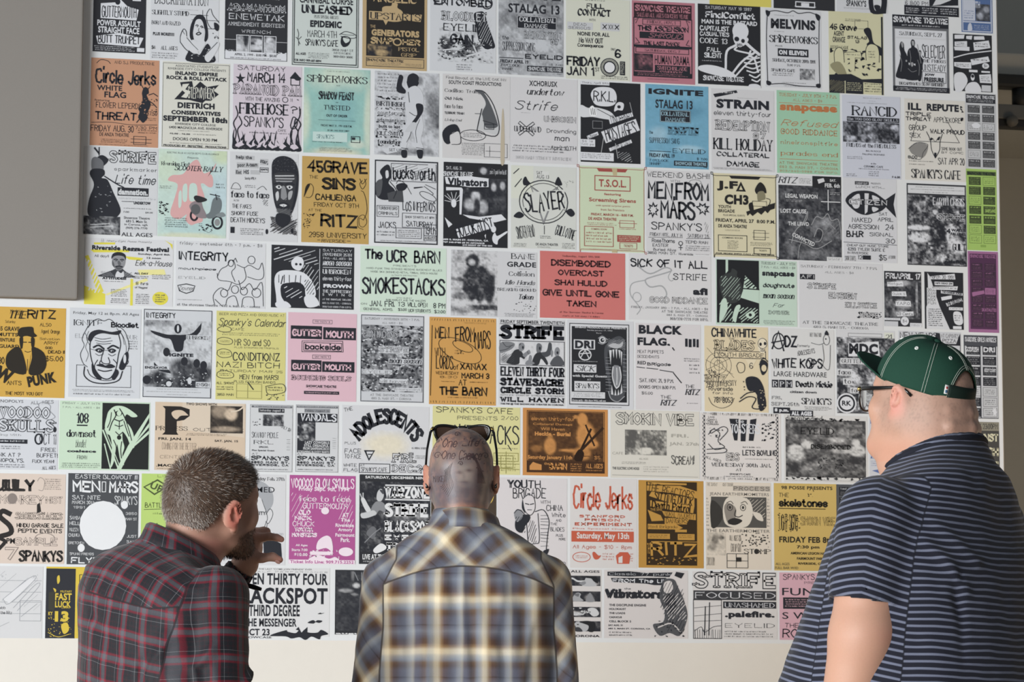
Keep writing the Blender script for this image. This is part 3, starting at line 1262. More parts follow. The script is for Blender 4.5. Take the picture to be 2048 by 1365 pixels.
P e6d92f 90,0 99,6 99,14 96,6
M k 18 1 22 7 3 2
q 24 2 75 6 Ninety-Eight Posse Presents
x 8 11 95 20 Riverside Reggae Festival
b 60 20.5 96 24 Sunday, April 8th
b 70 26 86 29 12 noon
q 57 31 99 40 Eek-a-Mouse
h 11 25 27 30 All day!!
@portrait_photo
K 3e4047 16,58 24,52 31,48 36,45 42,45 46,49 53,54 55,58
K d4d5da 35,58 37,49 41,52 44,49 44,58
Z 8a8c92 .6 18 50 34 58 8
Z 8a8c92 .6 44 50 54 58 7
K 8f9096 31,30 33,24 39,22 44,24 46,31 45,40 42,46 38,48 34,45 31,38
K k 30,31 31,24 36,20.5 42,21 46,25 46,32 44,27 38,25.5 33,27
Q k 1.2 33,32 35,31 37,32
Q k 1.2 40,32 42,31 44,32
E k 35.3 33.4 1 .8
E k 42 33.4 1 .8
K 63656b 37,34 39.5,34 41,39 38,40
Q k 1.6 35,42.5 39,41.5 42.5,42.5
K 5b5d63 35,44 39,43 42,44 40,47 37,47
K 5b5d63 31,33 33,38 34,44 31,40
x 20 58 47 62 ATTITUDES!
M k 22 64 44 66 1 3
b 56 50 72 53 ALL DAY
M k 55 55 72 60 2 4
M k 76 52 98 60 3 5
h 58 64 72 69 8 hrs
h 57 71 71 75 of Reggae!
M k 58 82 74 98 6 6
M k 30 76 48 88 5 7
M k 30 90 50 98 3 8
M k 80 82 92 95 4 9
== 4 -1.0751 -0.7931 2.3480 2.5551 d6d8dd k white flyer with an outline drawing of a jumping crowd
t 4 1 96 7 friday - september 6th - 7 p.m. - $8
j 3 15 58 30 INTEGRITY
k 3 40 45 45 mouthpiece
h 3 40 44 45 mouthpiece
r 3 54 33 58 EYELID
P k 2,68 12,65 22,68 20,77 12,81 4,77
P p 3,69 12,66.5 21,69 19,76 12,79.5 5,76
q 4 69 20 76 Downer
M k 2 89 30 91 1 4
t 2 95 94 99 at the showcase theatre - 683 s. main st. - corona
@crowd_drawing
Q k .7 46,54 50,42 57,36 60,28 64,28 66,38 62,46 66,60
F k .7 61 32 3 5
F k .7 84 26 4 6
Q k .7 68,34 76,38 82,34 92,40 96,30 98,50 92,56 80,52
Q k .7 76,38 78,54 70,64 60,60 48,58 46,48
Q k .7 70,58 74,72 82,62 88,72 96,60 98,96
Q k .7 44,98 42,82 50,70 58,74 62,62
F k .7 54 78 4 6
F k .7 66 72 4 6
F k .7 76 74 4 6
F k .7 90 76 5 7
Q k .7 56,96 58,86 66,82 70,96
Q k .7 74,96 76,84 86,84 88,98
Q k .7 44,88 52,98
L k .7 64,28 66,24 68,30
== 4 -0.7749 -0.5114 2.3537 2.5526 2d2f36 w black landscape flyer with a seated bald man in a striped robe
B w 58 4 58.6 96
Z c9ccd3 1 2 4 58 30 9
Z c9ccd3 .8 38 30 58 70 8
@seated_man_drawing
K w 26,36 24,26 30,18 37,20 39,30 34,40
E k 30 30 1.6 2
E k 35 30 1.6 2
K w 4,54 10,42 26,40 40,44 50,58 54,76 50,84 42,82 38,62 14,62 12,80 16,92 8,98 6,80
Z k 1 6 48 38 60 5
Z k .9 40 54 52 78 7
L k 1.4 14,50 12,62
K k 14,64 36,60 40,84 16,86
Z w .7 16 66 38 84 5
K w 40,82 52,80 58,94 44,98
K w 6,92 18,90 24,99 8,100
t 62 4 97 8 SATURDAY
r 62 10 97 15 NOVEMBER 25TH
r 62 16.5 97 21 7 P.M. - ALL AGES - $8
i 62 23 97 30.5 mean season
B w 62 33 97 33.8
r 62 36 96 44 UNBROKEN
h 62 47 97 56 eleven thirty-four
x 63 60 97 66 FROWN
r 62 69 97 74 THE SUPPRESSION
s 62 75 97 79 S   W   I   N   G
r 62 83 97 86 AT THE SHOWCASE THEATRE
r 62 89 97 92 683 S. MAIN ST. - CORONA
r 62 95 97 98 909/340-0988 FOR INFO.
== 4 -0.4914 -0.2139 2.3474 2.5596 cbe2cf k pale mint landscape flyer with tall marker lettering
H 5 4 26 20 The
H 30 4 54 24 UCR
H 62 4 93 24 BARN
h 38 27 65 30 PRESENTS
h 7 32 95 35 HARD FUNK TRIO STONED REGGAE BASEMENT BLUES
h 12 37 90 40 NOISE SKA SKINHEAD METAL TRIBAL DISCO HOUSE
h 36 42 66 44 ULTIMATE DISTRACTION
H 2 46 99 73 SMOKESTACKS
h 42 76 60 78 WITH GUEST
h 30 79 76 82 BOB MARLEY AND THE WAILERS
h 1 86 8 89 ON
h 11 82 40 91 JAN. FRI.
h 44 83 52 90 13
h 55 83 66 90 WILL
h 67 83 78 90 OPEN
h 85 83 99 91 8 PM
h 4 93 38 97 GENERAL ADMS.
h 44 92 54 97 $3.00
h 56 93 82 98 UCR STUDENTS
h 86 93 99 99 $2.00
== 4 -0.1985 0.0827 2.3442 2.5570 d0d1d6 k white landscape flyer with a photo of a crouching man in black
@crouching_man_photo
G 0 0 54 99 .85 .45|30 50 34 56 .12 .12;25 16 16 20 .15 .2;24 18 8 10 .85 .3;44 50 14 60 .14 .2;12 44 26 6 .4 .5;10 70 24 10 .45 .5;40 86 40 8 .25 .4;12 90 30 10 .6 .5;28 78 6 8 .9 .3;48 20 14 30 .95 .4
r 70 2 98 11 BANE
b 65 15 99 23 GRADE
r 67 29 97 37 Collision
i 63 43 98 50 Idle Hands
r 54 55 99 60 BREAKING GROUND
i 78 64 96 72 Taken
N k 72 74 99 92 26 2 3
M k 62 93 99 99 3 3
M k 78 25 94 27 1 4
M k 74 52 94 54 1 5
== 4 0.0925 0.3749 2.3473 2.5639 e0716c 46262a red landscape flyer with five lines of roman capitals
r 26 5 70 9 Wednesday, August 19th 1998
R 13 12 83 22 DISEMBODIED
R 21 27 75 36 OVERCAST
R 17 42 79 51 SHAI HULUD
R 3 57 93 67 GIVE UNTIL GONE
R 31 73 66 82 TAKEN
r 23 89 74 92 at the Showcase Theater in Corona
r 26 95 70 98 starts at 7:30 sharp / 8 dollars
== 4 0.3866 0.6626 2.3503 2.5659 d8d7da k white landscape flyer with a faint grey vine flourish
j 2 7 96 21 SICK OF IT ALL
Q a6a8ac 1.6 12,20 26,30 44,20 52,24 40,30 30,34 20,40 26,50 40,48 46,60 40,72
Q a6a8ac 1.2 20,40 4,46 2,62 10,76 14,84 10,92
F a6a8ac 1 10 66 5 7
Q a6a8ac 1 52,24 48,34 52,40 58,32
t 54 28 95 38 STRIFE
x 78 49 96 60 afi
o 25 64 96 74 GOOD RIDDANCE
t 3 79 96 83 FRIDAY, JANUARY 3RD - 7 P.M. - ALL AGES - $8
t 40 84.5 96 88 AT THE SHOWCASE THEATRE
t 46 90 96 93 683 S. MAIN ST. - CORONA
t 50 95 96 99 909/276-7770 FOR INFO.
== 4 0.6793 0.9547 2.3426 2.5579 bfdac8 k mint landscape flyer with a dark drawing of a huddled figure
t 56 2 98 6 TUESDAY - JULY 11TH
t 56 8 98 12 7 P.M. - ALL AGES - $8
x 57 17 97 26 snapcase
k 58 34 97 43 doughnuts
i 58 51 97 58 mean season
q 70 65 84 71 Far
O 65 76 90 82 DOWNER
M k 58 91 98 98 3 4
@huddled_figure_drawing
B 24262b 1 1 53 97
P bfdac8 12,1 15,1 15,18 12,22
P bfdac8 36,24 53,46 53,66 30,58 33,48
Z 24262b 1.4 34 26 52 44 7
L 24262b 1.4 32,44 53,45
K 3a3f40 4,34 10,24 18,20 20,14 26,18 26,26 32,40 30,56 24,66 10,64
Z bfdac8 .5 6 26 30 62 12
K bfdac8 6,66 12,60 14,76 8,92 4,96
K bfdac8 24,72 30,70 26,86 24,96 20,90
Z bfdac8 .9 4 66 22 96 8
Z bfdac8 .9 28 72 52 96 10
K bfdac8 36,84 44,78 48,84 42,90
E 24262b 42 84 2 2.4
== 4 0.9623 1.2506 2.3404 2.5596 d4d5da k white landscape flyer with a diagonal staircase of outlined names
r 2 5 93 9 SATURDAY - FEBRUARY 7TH - 7 P.M.
r 31 13 65 17 ALL AGES - $8
B k 1 19 19 27
O 2 20 18 26 AFI
O 10 32 44 41 STRIFE
O 35 45 68 55 ENSIGN
O 55 59 92 68 KILLSWITCH
N k 68 73 98 83 24 4 8
O 72 74 94 82 NERVE
r 4 89 94 94 AT THE SHOWCASE THEATRE
r 17 96 82 100 683 S. MAIN ST. - CORONA
== 4 1.2556 1.3842 2.3546 2.5374 33353b w small black handbill with cut-out names and a hanging lamp photo
G 0 16 100 86 .2 .4|50 20 40 12 .7 .4;50 60 50 16 .6 .4;44 76 40 12 .6 .4;88 50 6 60 .6 .3;12 50 20 30 .35 .5
H 4 3 98 14 FRI.APRIL 17
P w 8,20 50,18 52,27 8,28
h 10 20 48 26 Riotgun k
P w 20,37 58,36 60,45 20,45
h 22 38 56 43 Quick 5 k
P w 30,54 70,53 72,63 30,63
h 32 55 70 61 Y.A.P.O. k
P w 32,74 78,72 78,80 34,82
h 34 74 76 80 69 Cents k
B w 0 85 42 89
E w 54 90 11 8
h 48 87 60 93 $4 k
B c9ccd4 0 91 36 100
B w 68 93 100 100
M k 70 95 98 99 2 5
M k 2 86 40 88 1 6
== 4 1.3955 1.5310 2.3497 2.5398 2b2d34 w small black handbill with a white slanted corner and taped captions
P d6d9e0 8,2 14,8 38,60 64,100 4,100 4,62 10,50
B d6d9e0 6 28 30 60
h 8 29 29 58 GOOD CLEAN PUNK ROCK FUN k /5
P w 12,8 78,2 80,12 14,13
h 14 5 76 12 March 30 1991 k
P w 26,17 74,17 74,23 26,23
x 28 18 72 22 HE'S DEAD JIM k
P w 18,26 86,24 84,31 18,31
h 20 25 82 30 Ballpointers k
P w 42,32 98,36 98,40 42,37
x 44 33.5 96 38 THE KANKER SORES k ~-5
P w 42,44 70,40 70,46 44,50
P w 54,54 94,44 98,50 58,60
x 56 48 96 56 THE DISLEXICS k ~18
B w 62 61 98 66
M k 64 62 96 65 1 2
K w 74,70 92,70 98,86 90,92 76,88
B w 72 94 94 99
M k 76 74 92 86 3 3
M k 8 64 46 96 9 4
== 5 -1.6324 -1.4122 2.0512 2.3301 dca636 2e2820 golden flyer with a man in a dark coat and hat
h 22 3 40 8 781-8053
i 20 4 46 13 THE
j 46 2 86 13 RITZ
h 16 15 30 19 Saturday
b 6 22 36 27 45 GRAVE
b 6 29 34 33 MUTTS
b 6 35 30 39 VENTURE
b 8 42 36 46 GUARD
h 64 17 80 21 ALSO
h 66 24 92 30 Agent Orange
h 64 33 92 36 Salvation
h 70 37 90 41 ARMY
H 72 43 82 46 GOD
H 76 47 99 51 DEAD !!
h 72 53 97 60 $5.00
h 2 56 16 64 7:30
x 4 68 28 84 W ~-24
h 20 82 40 87 ANTS
x 48 74 88 86 PUNK ~12
h 18 94 70 98 THE MOST YOU GOT
@hatted_man_drawing
K k 34,32 36,24 44,22 54,22 56,28 60,32 48,34
K dca636 40,34 54,34 56,46 50,56 44,54
K k 36,35 41,33 41,44 38,46
K k 52,34 57,35 56,46 53,44
L k 1.4 42,39 46,39
L k 1.4 49,39 53,39
Q k 1 44,49 48,50 52,49
K k 20,52 34,44 42,54 46,74 26,72 18,64
K k 54,44 70,50 74,64 66,74 50,74 54,56
P dca636 43,55 52,55 49,72
L k 1 48,58 48,70
== 5 -1.4007 -1.1804 2.0555 2.3336 cfd3da k white flyer with a wild haired man in a round collared suit
s 5 4 97 8 Friday, May 12 at 8p.m. All Ages
r 6 13 47 20 IGNITE
R 58 15 97 21 Bloodlet
r 8 29 95 34 ELEVEN THIRTY FOUR a3a7ae
D k .8 11 64 87 88
M k 82 35 96 46 4 6
M k 4 91 96 94 2 4
M k 4 95 90 98 1 5
@wild_haired_man_drawing
K p 26,22 20,36 18,52 22,64 30,68 66,68 80,58 82,40 76,28 60,22 44,18 34,20
Q k 1 26,20 18,34 21,42 16,52 20,62 26,66
Q k .8 22,28 26,36 23,44 27,52 24,60
Q k .8 27,26 24,34 29,42
Q k 1 26,22 32,15 40,12 48,14 56,12 66,18 78,26 84,42 80,52 83,60 74,66
Q k .8 70,24 77,34 80,46 76,58
Q k .8 66,22 74,30 77,40
K k 26,34 30,27 40,24 50,25 60,26 72,24 69,29 58,29 46,28 36,31 30,38
Q k 1.6 32,30 29,42 31,56 37,69 47,78 58,78 66,67 69,52 72,40 69,29
Q k .9 35,33 46,34.5 58,33
Q k .9 36,36 47,37.5 60,36
Q k .9 38,39 47,40 58,39
K k 36,47 42,44.5 48,47 43,50
K k 54,47 60,44.5 66,47 60,50
E p 42 47.4 2 1
E p 60 47.4 2 1
E k 42.5 47.6 1.1 .9
E k 60.5 47.6 1.1 .9
Q k 2.6 34,44 41,41.5 48,45
Q k 2.6 54,45 61,41.5 69,44
Q k .9 37,51 42,53 48,51
Q k .9 55,51 60,53 65,51
Q k 1.3 49,45 45,58 50,62 57,61 55,55
Q k 1.3 44,59 43,62 47,63
K k 38,64 46,62 51,64 58,62 65,65 58,67 48,66
Q k 1.6 41,69 50,70.5 60,69
Q k 1.2 40,58 36,64 37,71
Q k 1.2 62,57 67,62 65,70
K k 70,66 76,52 82,48 83,56 77,68
E p 78 56 2 5
K k 32,62 37,70 46,79 40,79 33,72
K k 66,68 60,77 64,80 70,72
Q k 1.6 22,66 22,76 34,83 54,84 70,80 75,70
Q k 1 26,69 31,76 46,80.5 60,80 68,75
L k .7 36,47 30,46
L k .7 48,47 54,47
== 5 -1.1727 -0.9579 2.0596 2.3353 ccd0d7 k flyer with a reaching figure rising above a crowd of heads
j 4 3 46 10 INTEGRITY
D k 1 1 0 99 99
M 8f939b 4 12 96 20 3 2
@crowd_drawing
G 1 12 99 88 .85 .35|50 84 90 14 .2 .4;60 68 40 26 .25 .3;20 76 30 14 .2 .4;86 72 30 20 .25 .4;20 14 40 10 .6 .5
E k 50 21 5.4 5.6
E ccd0d7 50 21 1.6 4
K k 40,34 30,32 16,28 10,24 18,25 34,28 46,28 56,28 70,26 80,18 84,14 82,24 70,32 60,34 58,44 54,47 46,46
N k 42 28 60 48 14 3 4
E k 34 48 5 5
E k 60 58 5 5
E k 78 60 5 5
E k 88 62 5 5
E k 6 80 6 5
E k 22 78 5 6
E k 38 84 5 5
E ccd0d7 38 84 4 3
E k 66 82 6 7
E ccd0d7 68 80 3 4
E k 88 70 6 5
K k 20,68 16,60 22,64 34,66 40,72
N p 4 70 96 88 46 3 5
B p 62 28 99 33
r 63 28.6 97 33 UNBROKEN
x 38 49 73 53 IGNITE
B p 2 64 38 68
x 3 64.5 36 67.5 ENDEAVOR
B p 77 81 99 87
j 78 82 97 86 ENSIGN
B p 2 88 98 98.5
M k 18 89.5 84 91 1 7
M k 6 92.5 94 94 1 8
M k 34 95.5 66 97 1 9
== 5 -0.9453 -0.7267 2.0591 2.3378 d8d075 k yellow calendar flyer covered in small handwriting
h 4 2 98 5 BEER AND PIZZA AND GOOD MUSIC AT
q 2 8 99 19 Spanky's Calendar
h 22 19 40 22 CAFE
M k 8 24 92 28 2 2
h 26 31 78 39 MR SO and SO
h 26 40 90 42 PLUS STROMAN METROPOLIS
h 24 46 92 56 CONDITIONZ
h 1 57 92 64 NAZI BITCH
h 6 66 96 69 SATURDAY MAR 25
h 34 71 90 77 MEN from MARS!
h 26 78 86 81 PLUS FOOLISH BANDS
Q k .8 2,20 10,17 20,19 20,23 10,24 2,22 2,20
Q k .8 2,32 10,30 22,32 22,37 10,38 2,36 2,32
Q k .8 2,45 10,43 20,45 22,51 10,53 2,50 2,45
Q k .8 2,70 10,67 24,70 24,75 10,76 2,74 2,70
M k 5 33 20 36 2 3
M k 5 46 20 50 2 4
M k 5 70 22 74 2 5
h 1 80 26 83 ALL SHOWS
M k 1 85 26 90 2 6
h 2 93 26 96 3850 MAIN
D 9a9450 .6 30 82 66 98
L 9a9450 .6 46,82 46,98
L 9a9450 .6 30,90 66,90
L k 1.4 46,80 54,88
Q k .8 72,84 96,81 99,90 76,93 72,84
M k 74 84 96 90 2 7
N k 72 93 98 99 16 3 4
== 5 -0.7196 -0.5010 2.0617 2.3402 e3b4c4 k pink flyer with two pairs of black name boxes
D k .6 36 8 64 12
s 39 9 61 11 FRI NOV 8
B k 4 15 49.5 30
r 6 19 48 27 GUTTER e3b4c4
R 6 19 48 27 GUTTER e3b4c4
B k 51 16 99 30
R 55 20 95 28 MOUTH e3b4c4
P k 20,32 80,31 81,44 20,45
P e3b4c4 21,32.6 79,31.8 80,43.3 21,44.2
D k 1 23 34 78 43
R 25 34.5 77 42 backside
D k .6 36 48 62 52
s 39 49 60 51 SAT NOV 9
B k 5 54 49 67
R 7 58 47 65 GUTTER e3b4c4
B k 50 55 97 67
R 54 58 92 65 MOUTH e3b4c4
o 6 71 92 77 BOUNCING SOULS
O 6 71 92 77 BOUNCING SOULS
b 27 82 71 85 SHOWCASE THEATRE
M k 30 86 68 87 1 8
B k 24 89 75 92.5
M e3b4c4 26 90 73 92 1 3
== 5 -0.4882 -0.2843 2.0626 2.3410 c9ccd3 k flyer packed with a dense black and white battle drawing
@battle_drawing
G 1 12 98 88 .55 .7|50 40 90 30 .35 .5;50 66 90 30 .4 .5
N k 1 12 98 88 190 6 4
N p 1 14 98 88 140 5 8
L k .8 60,16 99,22
L k .8 66,14 99,17
Q k 1 80,32 88,28 96,36
D k 1 1 1 99 99
B p 4 2 94 12
t 6 3.5 92 6 SATURDAY - NOVEMBER 30TH - 7 P.M.
t 34 8 66 10.5 ALL AGES - $10
O 4 18 58 27 EARTH CRISIS
B p 28 36 76 44
O 29 37 75 43 STRIFE
B p 44 50 97 56
i 45 50.5 96 55.5 mean season
B p 2 63 50 68
r 3 64 49 67.5 EYELID
B p 30 73 74 78
r 31 74 73 77.5 will haven
B p 56 83 96 87
r 57 83.5 95 86.5 Nonpoint
B p 2 89 98 98
t 16 90.5 84 93 AT THE SHOWCASE THEATRE
t 18 94.5 80 97 683 S. MAIN ST. - CORONA
== 5 -0.2674 -0.0508 2.0603 2.3393 dc9c45 33281c orange flyer with a tilted flying disc drawing and toothed border
Z k .7 1 2 99 4 24
Z k .7 1 96 99 98 24
M k 52 5 86 7 2 2
H 8 11 30 25 MEN
H 38 10 68 28 FROM
H 68 14 92 36 MARS
F k 1 46 38 34 12 22
F k 1 50 33 16 5 22
M k 38 37 54 43 2 3
N k 42 38 50 43 5 3 2
h 8 35 24 45 WITH
H 10 44 36 60 LORDS
h 36 54 44 60 of
H 46 52 86 60 XANAX
h 10 62 44 66 WEDNESDAY
h 16 67 42 70 8:30
H 48 63 90 70 MARCH 3
h 44 71 56 78 AT
H 15 79 87 90 THE BARN
M k 18 73 38 75 1 4
M k 60 73 88 75 1 5
M k 26 91 78 93 1 6
L k 1 4,10 2,90
== 5 -0.0426 0.1754 2.0644 2.3424 d4d5da k white flyer with heavy slab headline above a strip of cheering bald men
b 3 2 99 6 FRIDAY SEPTEMBER TWENTIETH
L k .8 2,6.8 99,6.8
U 3 8 99 24 STRIFE
D k 1 2 26 99 54
@cheering_men_drawing
G 3 27 98 53 .93 .2|8 32 16 10 .55 .3;14 48 22 10 .6 .4
K 7d8086 2,30 12,27 24,29 22,34 14,38 2,40
Q k .8 6,28 12,33 22,31
Q k .8 2,38 12,36 18,33
K 34363c 12,52 18,44 24,37 32,36 36,40 40,44 38,47 32,45 30,53
K 85888f 30,35 31,29 36,28 39,31 38,36 33,38
E k 36.5 33.5 1.4 1.8
Q k 1 31,31 33,29.5
K 85888f 36,42 42,38 46,36 48,40 44,42 40,45
Q k .7 43,38 45,41
K 34363c 50,53 54,42 62,38 68,42 74,50 72,53 64,46 60,53
K 6c6f76 57,38 57,30 61,28 65,31 64,37 60,39
E k 62 34 1.4 2
K 4b4e55 64,39 72,37 75,28 78,27 80,30 79,40 70,44
K 85888f 84,40 85,34 89,32 92,35 91,41 87,43
E k 88.5 38.5 1.5 1.8
K 55585f 78,53 82,45 90,42 96,46 98,53
K 85888f 78,38 80,35 82,38 81,43 79,43
K 85888f 45,46 47,42 50,44 49,50 45,50
K 85888f 40,53 44,48 54,51 50,53
Z 4b4e55 .5 4 40 24 52 10
U 3 56 99 67 ELEVEN THIRTY FOUR
U 3 69 98 78 STAVESACRE
U 3 79.5 98 87 CIRCLE STORM
h 3 87.6 98 90 (WITH EX- CHAIN OF STRENGTH MEMBERS)
U 3 91 98 96.5 WILL HAVEN
b 3 98 98 100.5 7:00 PM @ THE SHOWCASE THEATER IN CORONA
== 5 0.1819 0.4021 2.0572 2.3431 d2d4da k framed black flyer with a fanged open mouthed monster
D k 1.2 4 4 93 95
B 2b2d33 7 7 90 92
b 12 7 88 9 SINBAD PRODUCTIONS PRESENTS d2d4da
s 30 10.5 68 12 Sunday January 17, 1993 d2d4da
s 44 13.5 52 15 8 p.m. d2d4da
B p 10 22 42 33
x 12 23 40 32 DRI
F p 1.6 27 39 9 6
L p 1.4 20,43 27,34 33,43
L p 1.4 20,38 34,37
M p 8 46 46 47.5 1 3
B p 10 50 44 59
i 13 51 42 58 SICK
b 8 61.5 60 65 with Special Guests d2d4da
s 30 66 36 68 AT d2d4da
B p 11 69 50 80
r 13 71 48 77 SPANKY'S
M k 14 78 48 79.5 1 4
B p 7 81 57 88
M k 9 82 55 87 3 5
b 8 89.5 58 92 Come early - this show WILL sell out d2d4da
@monster_drawing
K 4d5057 56,32 62,24 70,19 80,17 88,24 87,40 89,58 89,74 84,86 72,90 64,84 62,70 57,52
K 2b2d33 62,34 72,30 84,33 83,48 84,60 84,74 78,82 70,83 66,74 64,60 61,46
Z 9a9da4 .6 58 20 88 32 14
K b6b8be 62,28 70,25 78,26 84,23 82,29 72,31
E d2d4da 53 22 5 3.6
E k 53 22 3 2.4
E d2d4da 54 21.5 1.2 .9
Q 9a9da4 1.2 47,20 53,17.5 60,21
Q 9a9da4 1.2 47,25 53,26.5 59,24
P d2d4da 63,33 67,33 65.5,50
P d2d4da 68,32.5 71,32 70,42
P d2d4da 72.5,32 75.5,32 74.5,43
P d2d4da 77,32.5 80,33 79,43
P d2d4da 80.5,33.5 83,35 81.5,51
P d2d4da 66,83 67,72 69.5,83.5
P d2d4da 71,84 72.5,77 74,84
P d2d4da 75.5,84 77,77 78.5,83
P d2d4da 79.5,83 82,70 83,81
K 85888f 69,52 74,50 79,52 80,62 77,73 73,75 70,68
Q d2d4da 1.2 74.5,53 75,62 74.5,72
Q d2d4da 1.6 69,52 68,62 71,72 74,76
Q d2d4da 1.6 79,52 81,63 78,73 74,76
Z 9a9da4 .6 58 40 66 82 12
Z 9a9da4 .6 84 36 89 82 10
Q 9a9da4 1.4 62,80 66,88 76,91 86,85
M k 14 97 88 98.6 1 6
== 5 0.4087 0.6269 2.0596 2.3396 d8d3d6 k white flyer with four black upright bars beside heavy capitals
x 5 2 72 12.5 BLACK
x 3 16.5 53 27.5 FLAG,
h 56 27 60 31 ,
h 3 31 43 35 MEAT PUPPETS
h 3 37 36 40.5 DESCENDANTS
b 3 44 16 48 RED
R 18 45 54 50 BRigade
L k 1.2 2,51 14,52
L k 1.2 17,52 34,53
L k 1.2 37,54 58,56
L k 1.6 58,57 70,68
B k 76 16.5 80 26
B k 81.5 17 86 26.5
B k 88 16.5 92 26
B k 93.5 17 97 26.5
M k 74 39 98 44 2 8
M k 82 46 98 59 3 7
h 6 64 58 69 SAT. NOV. 21, 9 P.M.
h 5 72 61 76 DOORS OPEN 8:30 P.M.
h 9 79 26 83 $5.00
h 38 83 54 87 THE
i 38 88 62 95 RITZ
h 76 70 90 74 THE
i 76 75 98 82 RITZ
M k 78 91 96 92.5 1 2
== 5 0.6395 0.8549 2.0588 2.3377 e2cfa6 k tan flyer with a spider web, skull and a crouching horned creature
h 11 2 82 13 CHINAWHITE
H 11 2 82 13 CHINAWHITE
h 38 13 48 16 THE
O 16 16 78 28 BLADES
D k 1 16 29 96 37
h 19 30.5 93 36 YOUTH BRIGADE
L k .5 4,26 46,60
L k .5 20,40 20,44
L k .5 2,52 44,36
L k .5 24,26 22,66
L k .5 2,40 44,56
F k .5 22 46 7 6
F k .5 22 46 13 10
F k .5 22 46 20 15
h 6 51 18 56 the
O 1 57 35 66 RITZ
h 2 64 50 71 2958 UNIVERSITY ~5
h 6 70 44 76 Riverside
h 12 77 44 80 for Info
h 18 82 30 85 call
h 14 83 44 90 781-8053
P e6d6b2 64,38 82,38 73,50
h 70 42 76 49 6
@skull_drawing
K e8dcc0 84,16 88,12 97,15 98,22 94,26 94,30 87,29 84,24
F k .8 91 19 7 6
E k 88 20 2 2
E k 95 19 2 2
Z k .8 87 25 96 29 5
Q k .9 50,46 54,42 62,44 62,52 54,54 50,46
Q k 1.4 86,44 92,36 99,40
K k 86,44 90,38 99,42 97,52 90,56
E e2cfa6 93 48 4 4
@creature_drawing
K k 64,62 72,58 84,60 92,70 94,82 86,84 78,76 68,74
N k 60 58 84 76 18 4 6
Q k 1.6 54,88 68,82 80,84 74,94 84,96 96,92
Q k 1.6 56,84 66,78 78,76
K k 82,78 92,76 96,92 86,98
N e2cfa6 80 70 94 94 10 3 5
Q k .7 6,84 12,92 26,96 40,92 46,84
== 5 0.8624 1.0800 2.0546 2.3365 d8d9da k white flyer with a circled letter and mixed stencil names
F k 2 13 15 9 9
L k 2.6 3,24 13,4 21,26
L k 2 2,17 22,14
H 22 8 42 22 DZ
h 42 18 62 22 formerly
H 42 24 70 30 ADOLESCENTS ~10
j 2 34 82 47 WHITE KOPS
F k 1.4 62 40 6 6
s 5 50 88 56 LARGE HARDWARE
B k 2 60 12 69
r 4 61.5 10 68 R w
B k 13 60 23 69
r 15 61.5 21 68 P w
B k 24 60 34 69
r 25 61.5 33 68 M w
k 39 60 97 68 Death Mickie
b 30 72 72 75 citizen down
t 2 79 17 83 FRI,
t 1 86 44 90 SEPT.25th
r 48 80 95 88 SPANKY'S
M k 52 90 96 95 3 2
B k 4 92 30 99
B k 30 95 66 102
x 6 93 28 98 8 p.m. w
x 32 96 64 101 ALL AGES w
@cartoon_boy_sketch
F k .7 88 12 5 6
K k 85,6 88,1 92,6
E k 87 11 1 1
Q k .7 64,16 76,18 84,16
Q k .7 82,18 84,34 82,42 92,46 94,18
h 62 4 80 9 HEY THAT KID
== 5 1.0894 1.2893 2.0633 2.3384 5a5c62 k black and white crowd photo flyer with bold shadowed capitals and a spoked badge
B d2d4da 0 0 100 9
D k .6 20 4 78 8
B d8dccf 82 2 98 12
r 85 4 95 10 21
G 0 9 99 99 .35 .9|50 22 60 20 .5 .6;30 60 20 30 .7 .4;60 56 20 30 .6 .4;76 14 30 16 .12 .4;80 70 30 30 .1 .4;40 74 30 14 .08 .4;50 90 60 10 .3 .5
P p 20,16 72,13 74,30 20,32
x 21 16 71 29 MDC
B d2d4da 6 34 60 41
r 8 35 58 40 GUTTERMO
B d2d4da 0 47 26 55
r 2 48 24 54 face
B d2d4da 10 58 26 66
r 12 59 24 65 to
B d2d4da 22 69 46 76
r 24 70 44 75 face
E p 16 88 17 12
F k 3 16 88 13 9
b 8 85 24 91 RK
M k 38 91 60 98 3 6
== 5 1.3030 1.5205 2.0639 2.3403 c9ccd4 k pale flyer with capitals about a new year party, behind the green cap
h 2 1 62 9 NEW YEARS
P k 60,1 70,2 66,12 56,16
B k 66 2 99 30
P c9ccd4 66,1 98,2 92,14 68,14
h 68 2 96 7 AT CAPONES
h 70 8 92 13 PIZZA
B c9ccd4 84 16 98 22
N k 20 20 98 98 60 8 5
== 5 1.5299 1.6482 2.0570 2.3329 4d5059 w dark grey calendar sheet of small boxes on the right edge, beside the cap
k 4 2 96 8 BARCODE GIVES NOTICES
B c6c9d0 3 13 47 99
B c6c9d0 50 13 99 99
W 3 12 99 99 2 7 6
b 6 14 44 20 GODFLESH w
b 58 14 92 20 DRI w
P w 84,86 88,88 92,86 92,90 96,92 92,94 92,97 88,95 84,97 85,93 81,91 85,89
b 60 40 94 44 BODY COUNT w
== 6 -1.6855 -1.4292 1.8274 2.0443 cfd2da k white flyer with balloon lettered title and a faint mushroom sketch
s 31 1 58 5 NOPOLYS
h 67 1 94 6 ALL AGES ~4
O 30 10 90 27 VOODOO
O 30 28 96 46 SKULLS
r 32 49 56 53 ing With
B k 30 57 64 63
M w 32 58 62 62 1 5
h 78 48 98 64 OCT 11
F k 2 77 56 4 7
M k 32 66 56 72 2 6
h 80 68 98 74 FREE
h 75 76 100 82 BUFFET!
h 70 85 96 90 FUCK YEAH!
h 30 76 56 82 NK AT ?
h 30 84 60 90 NOPOLYS.
M k 30 92 62 98 2 7
h 82 94 98 99 ALL AGES ~4
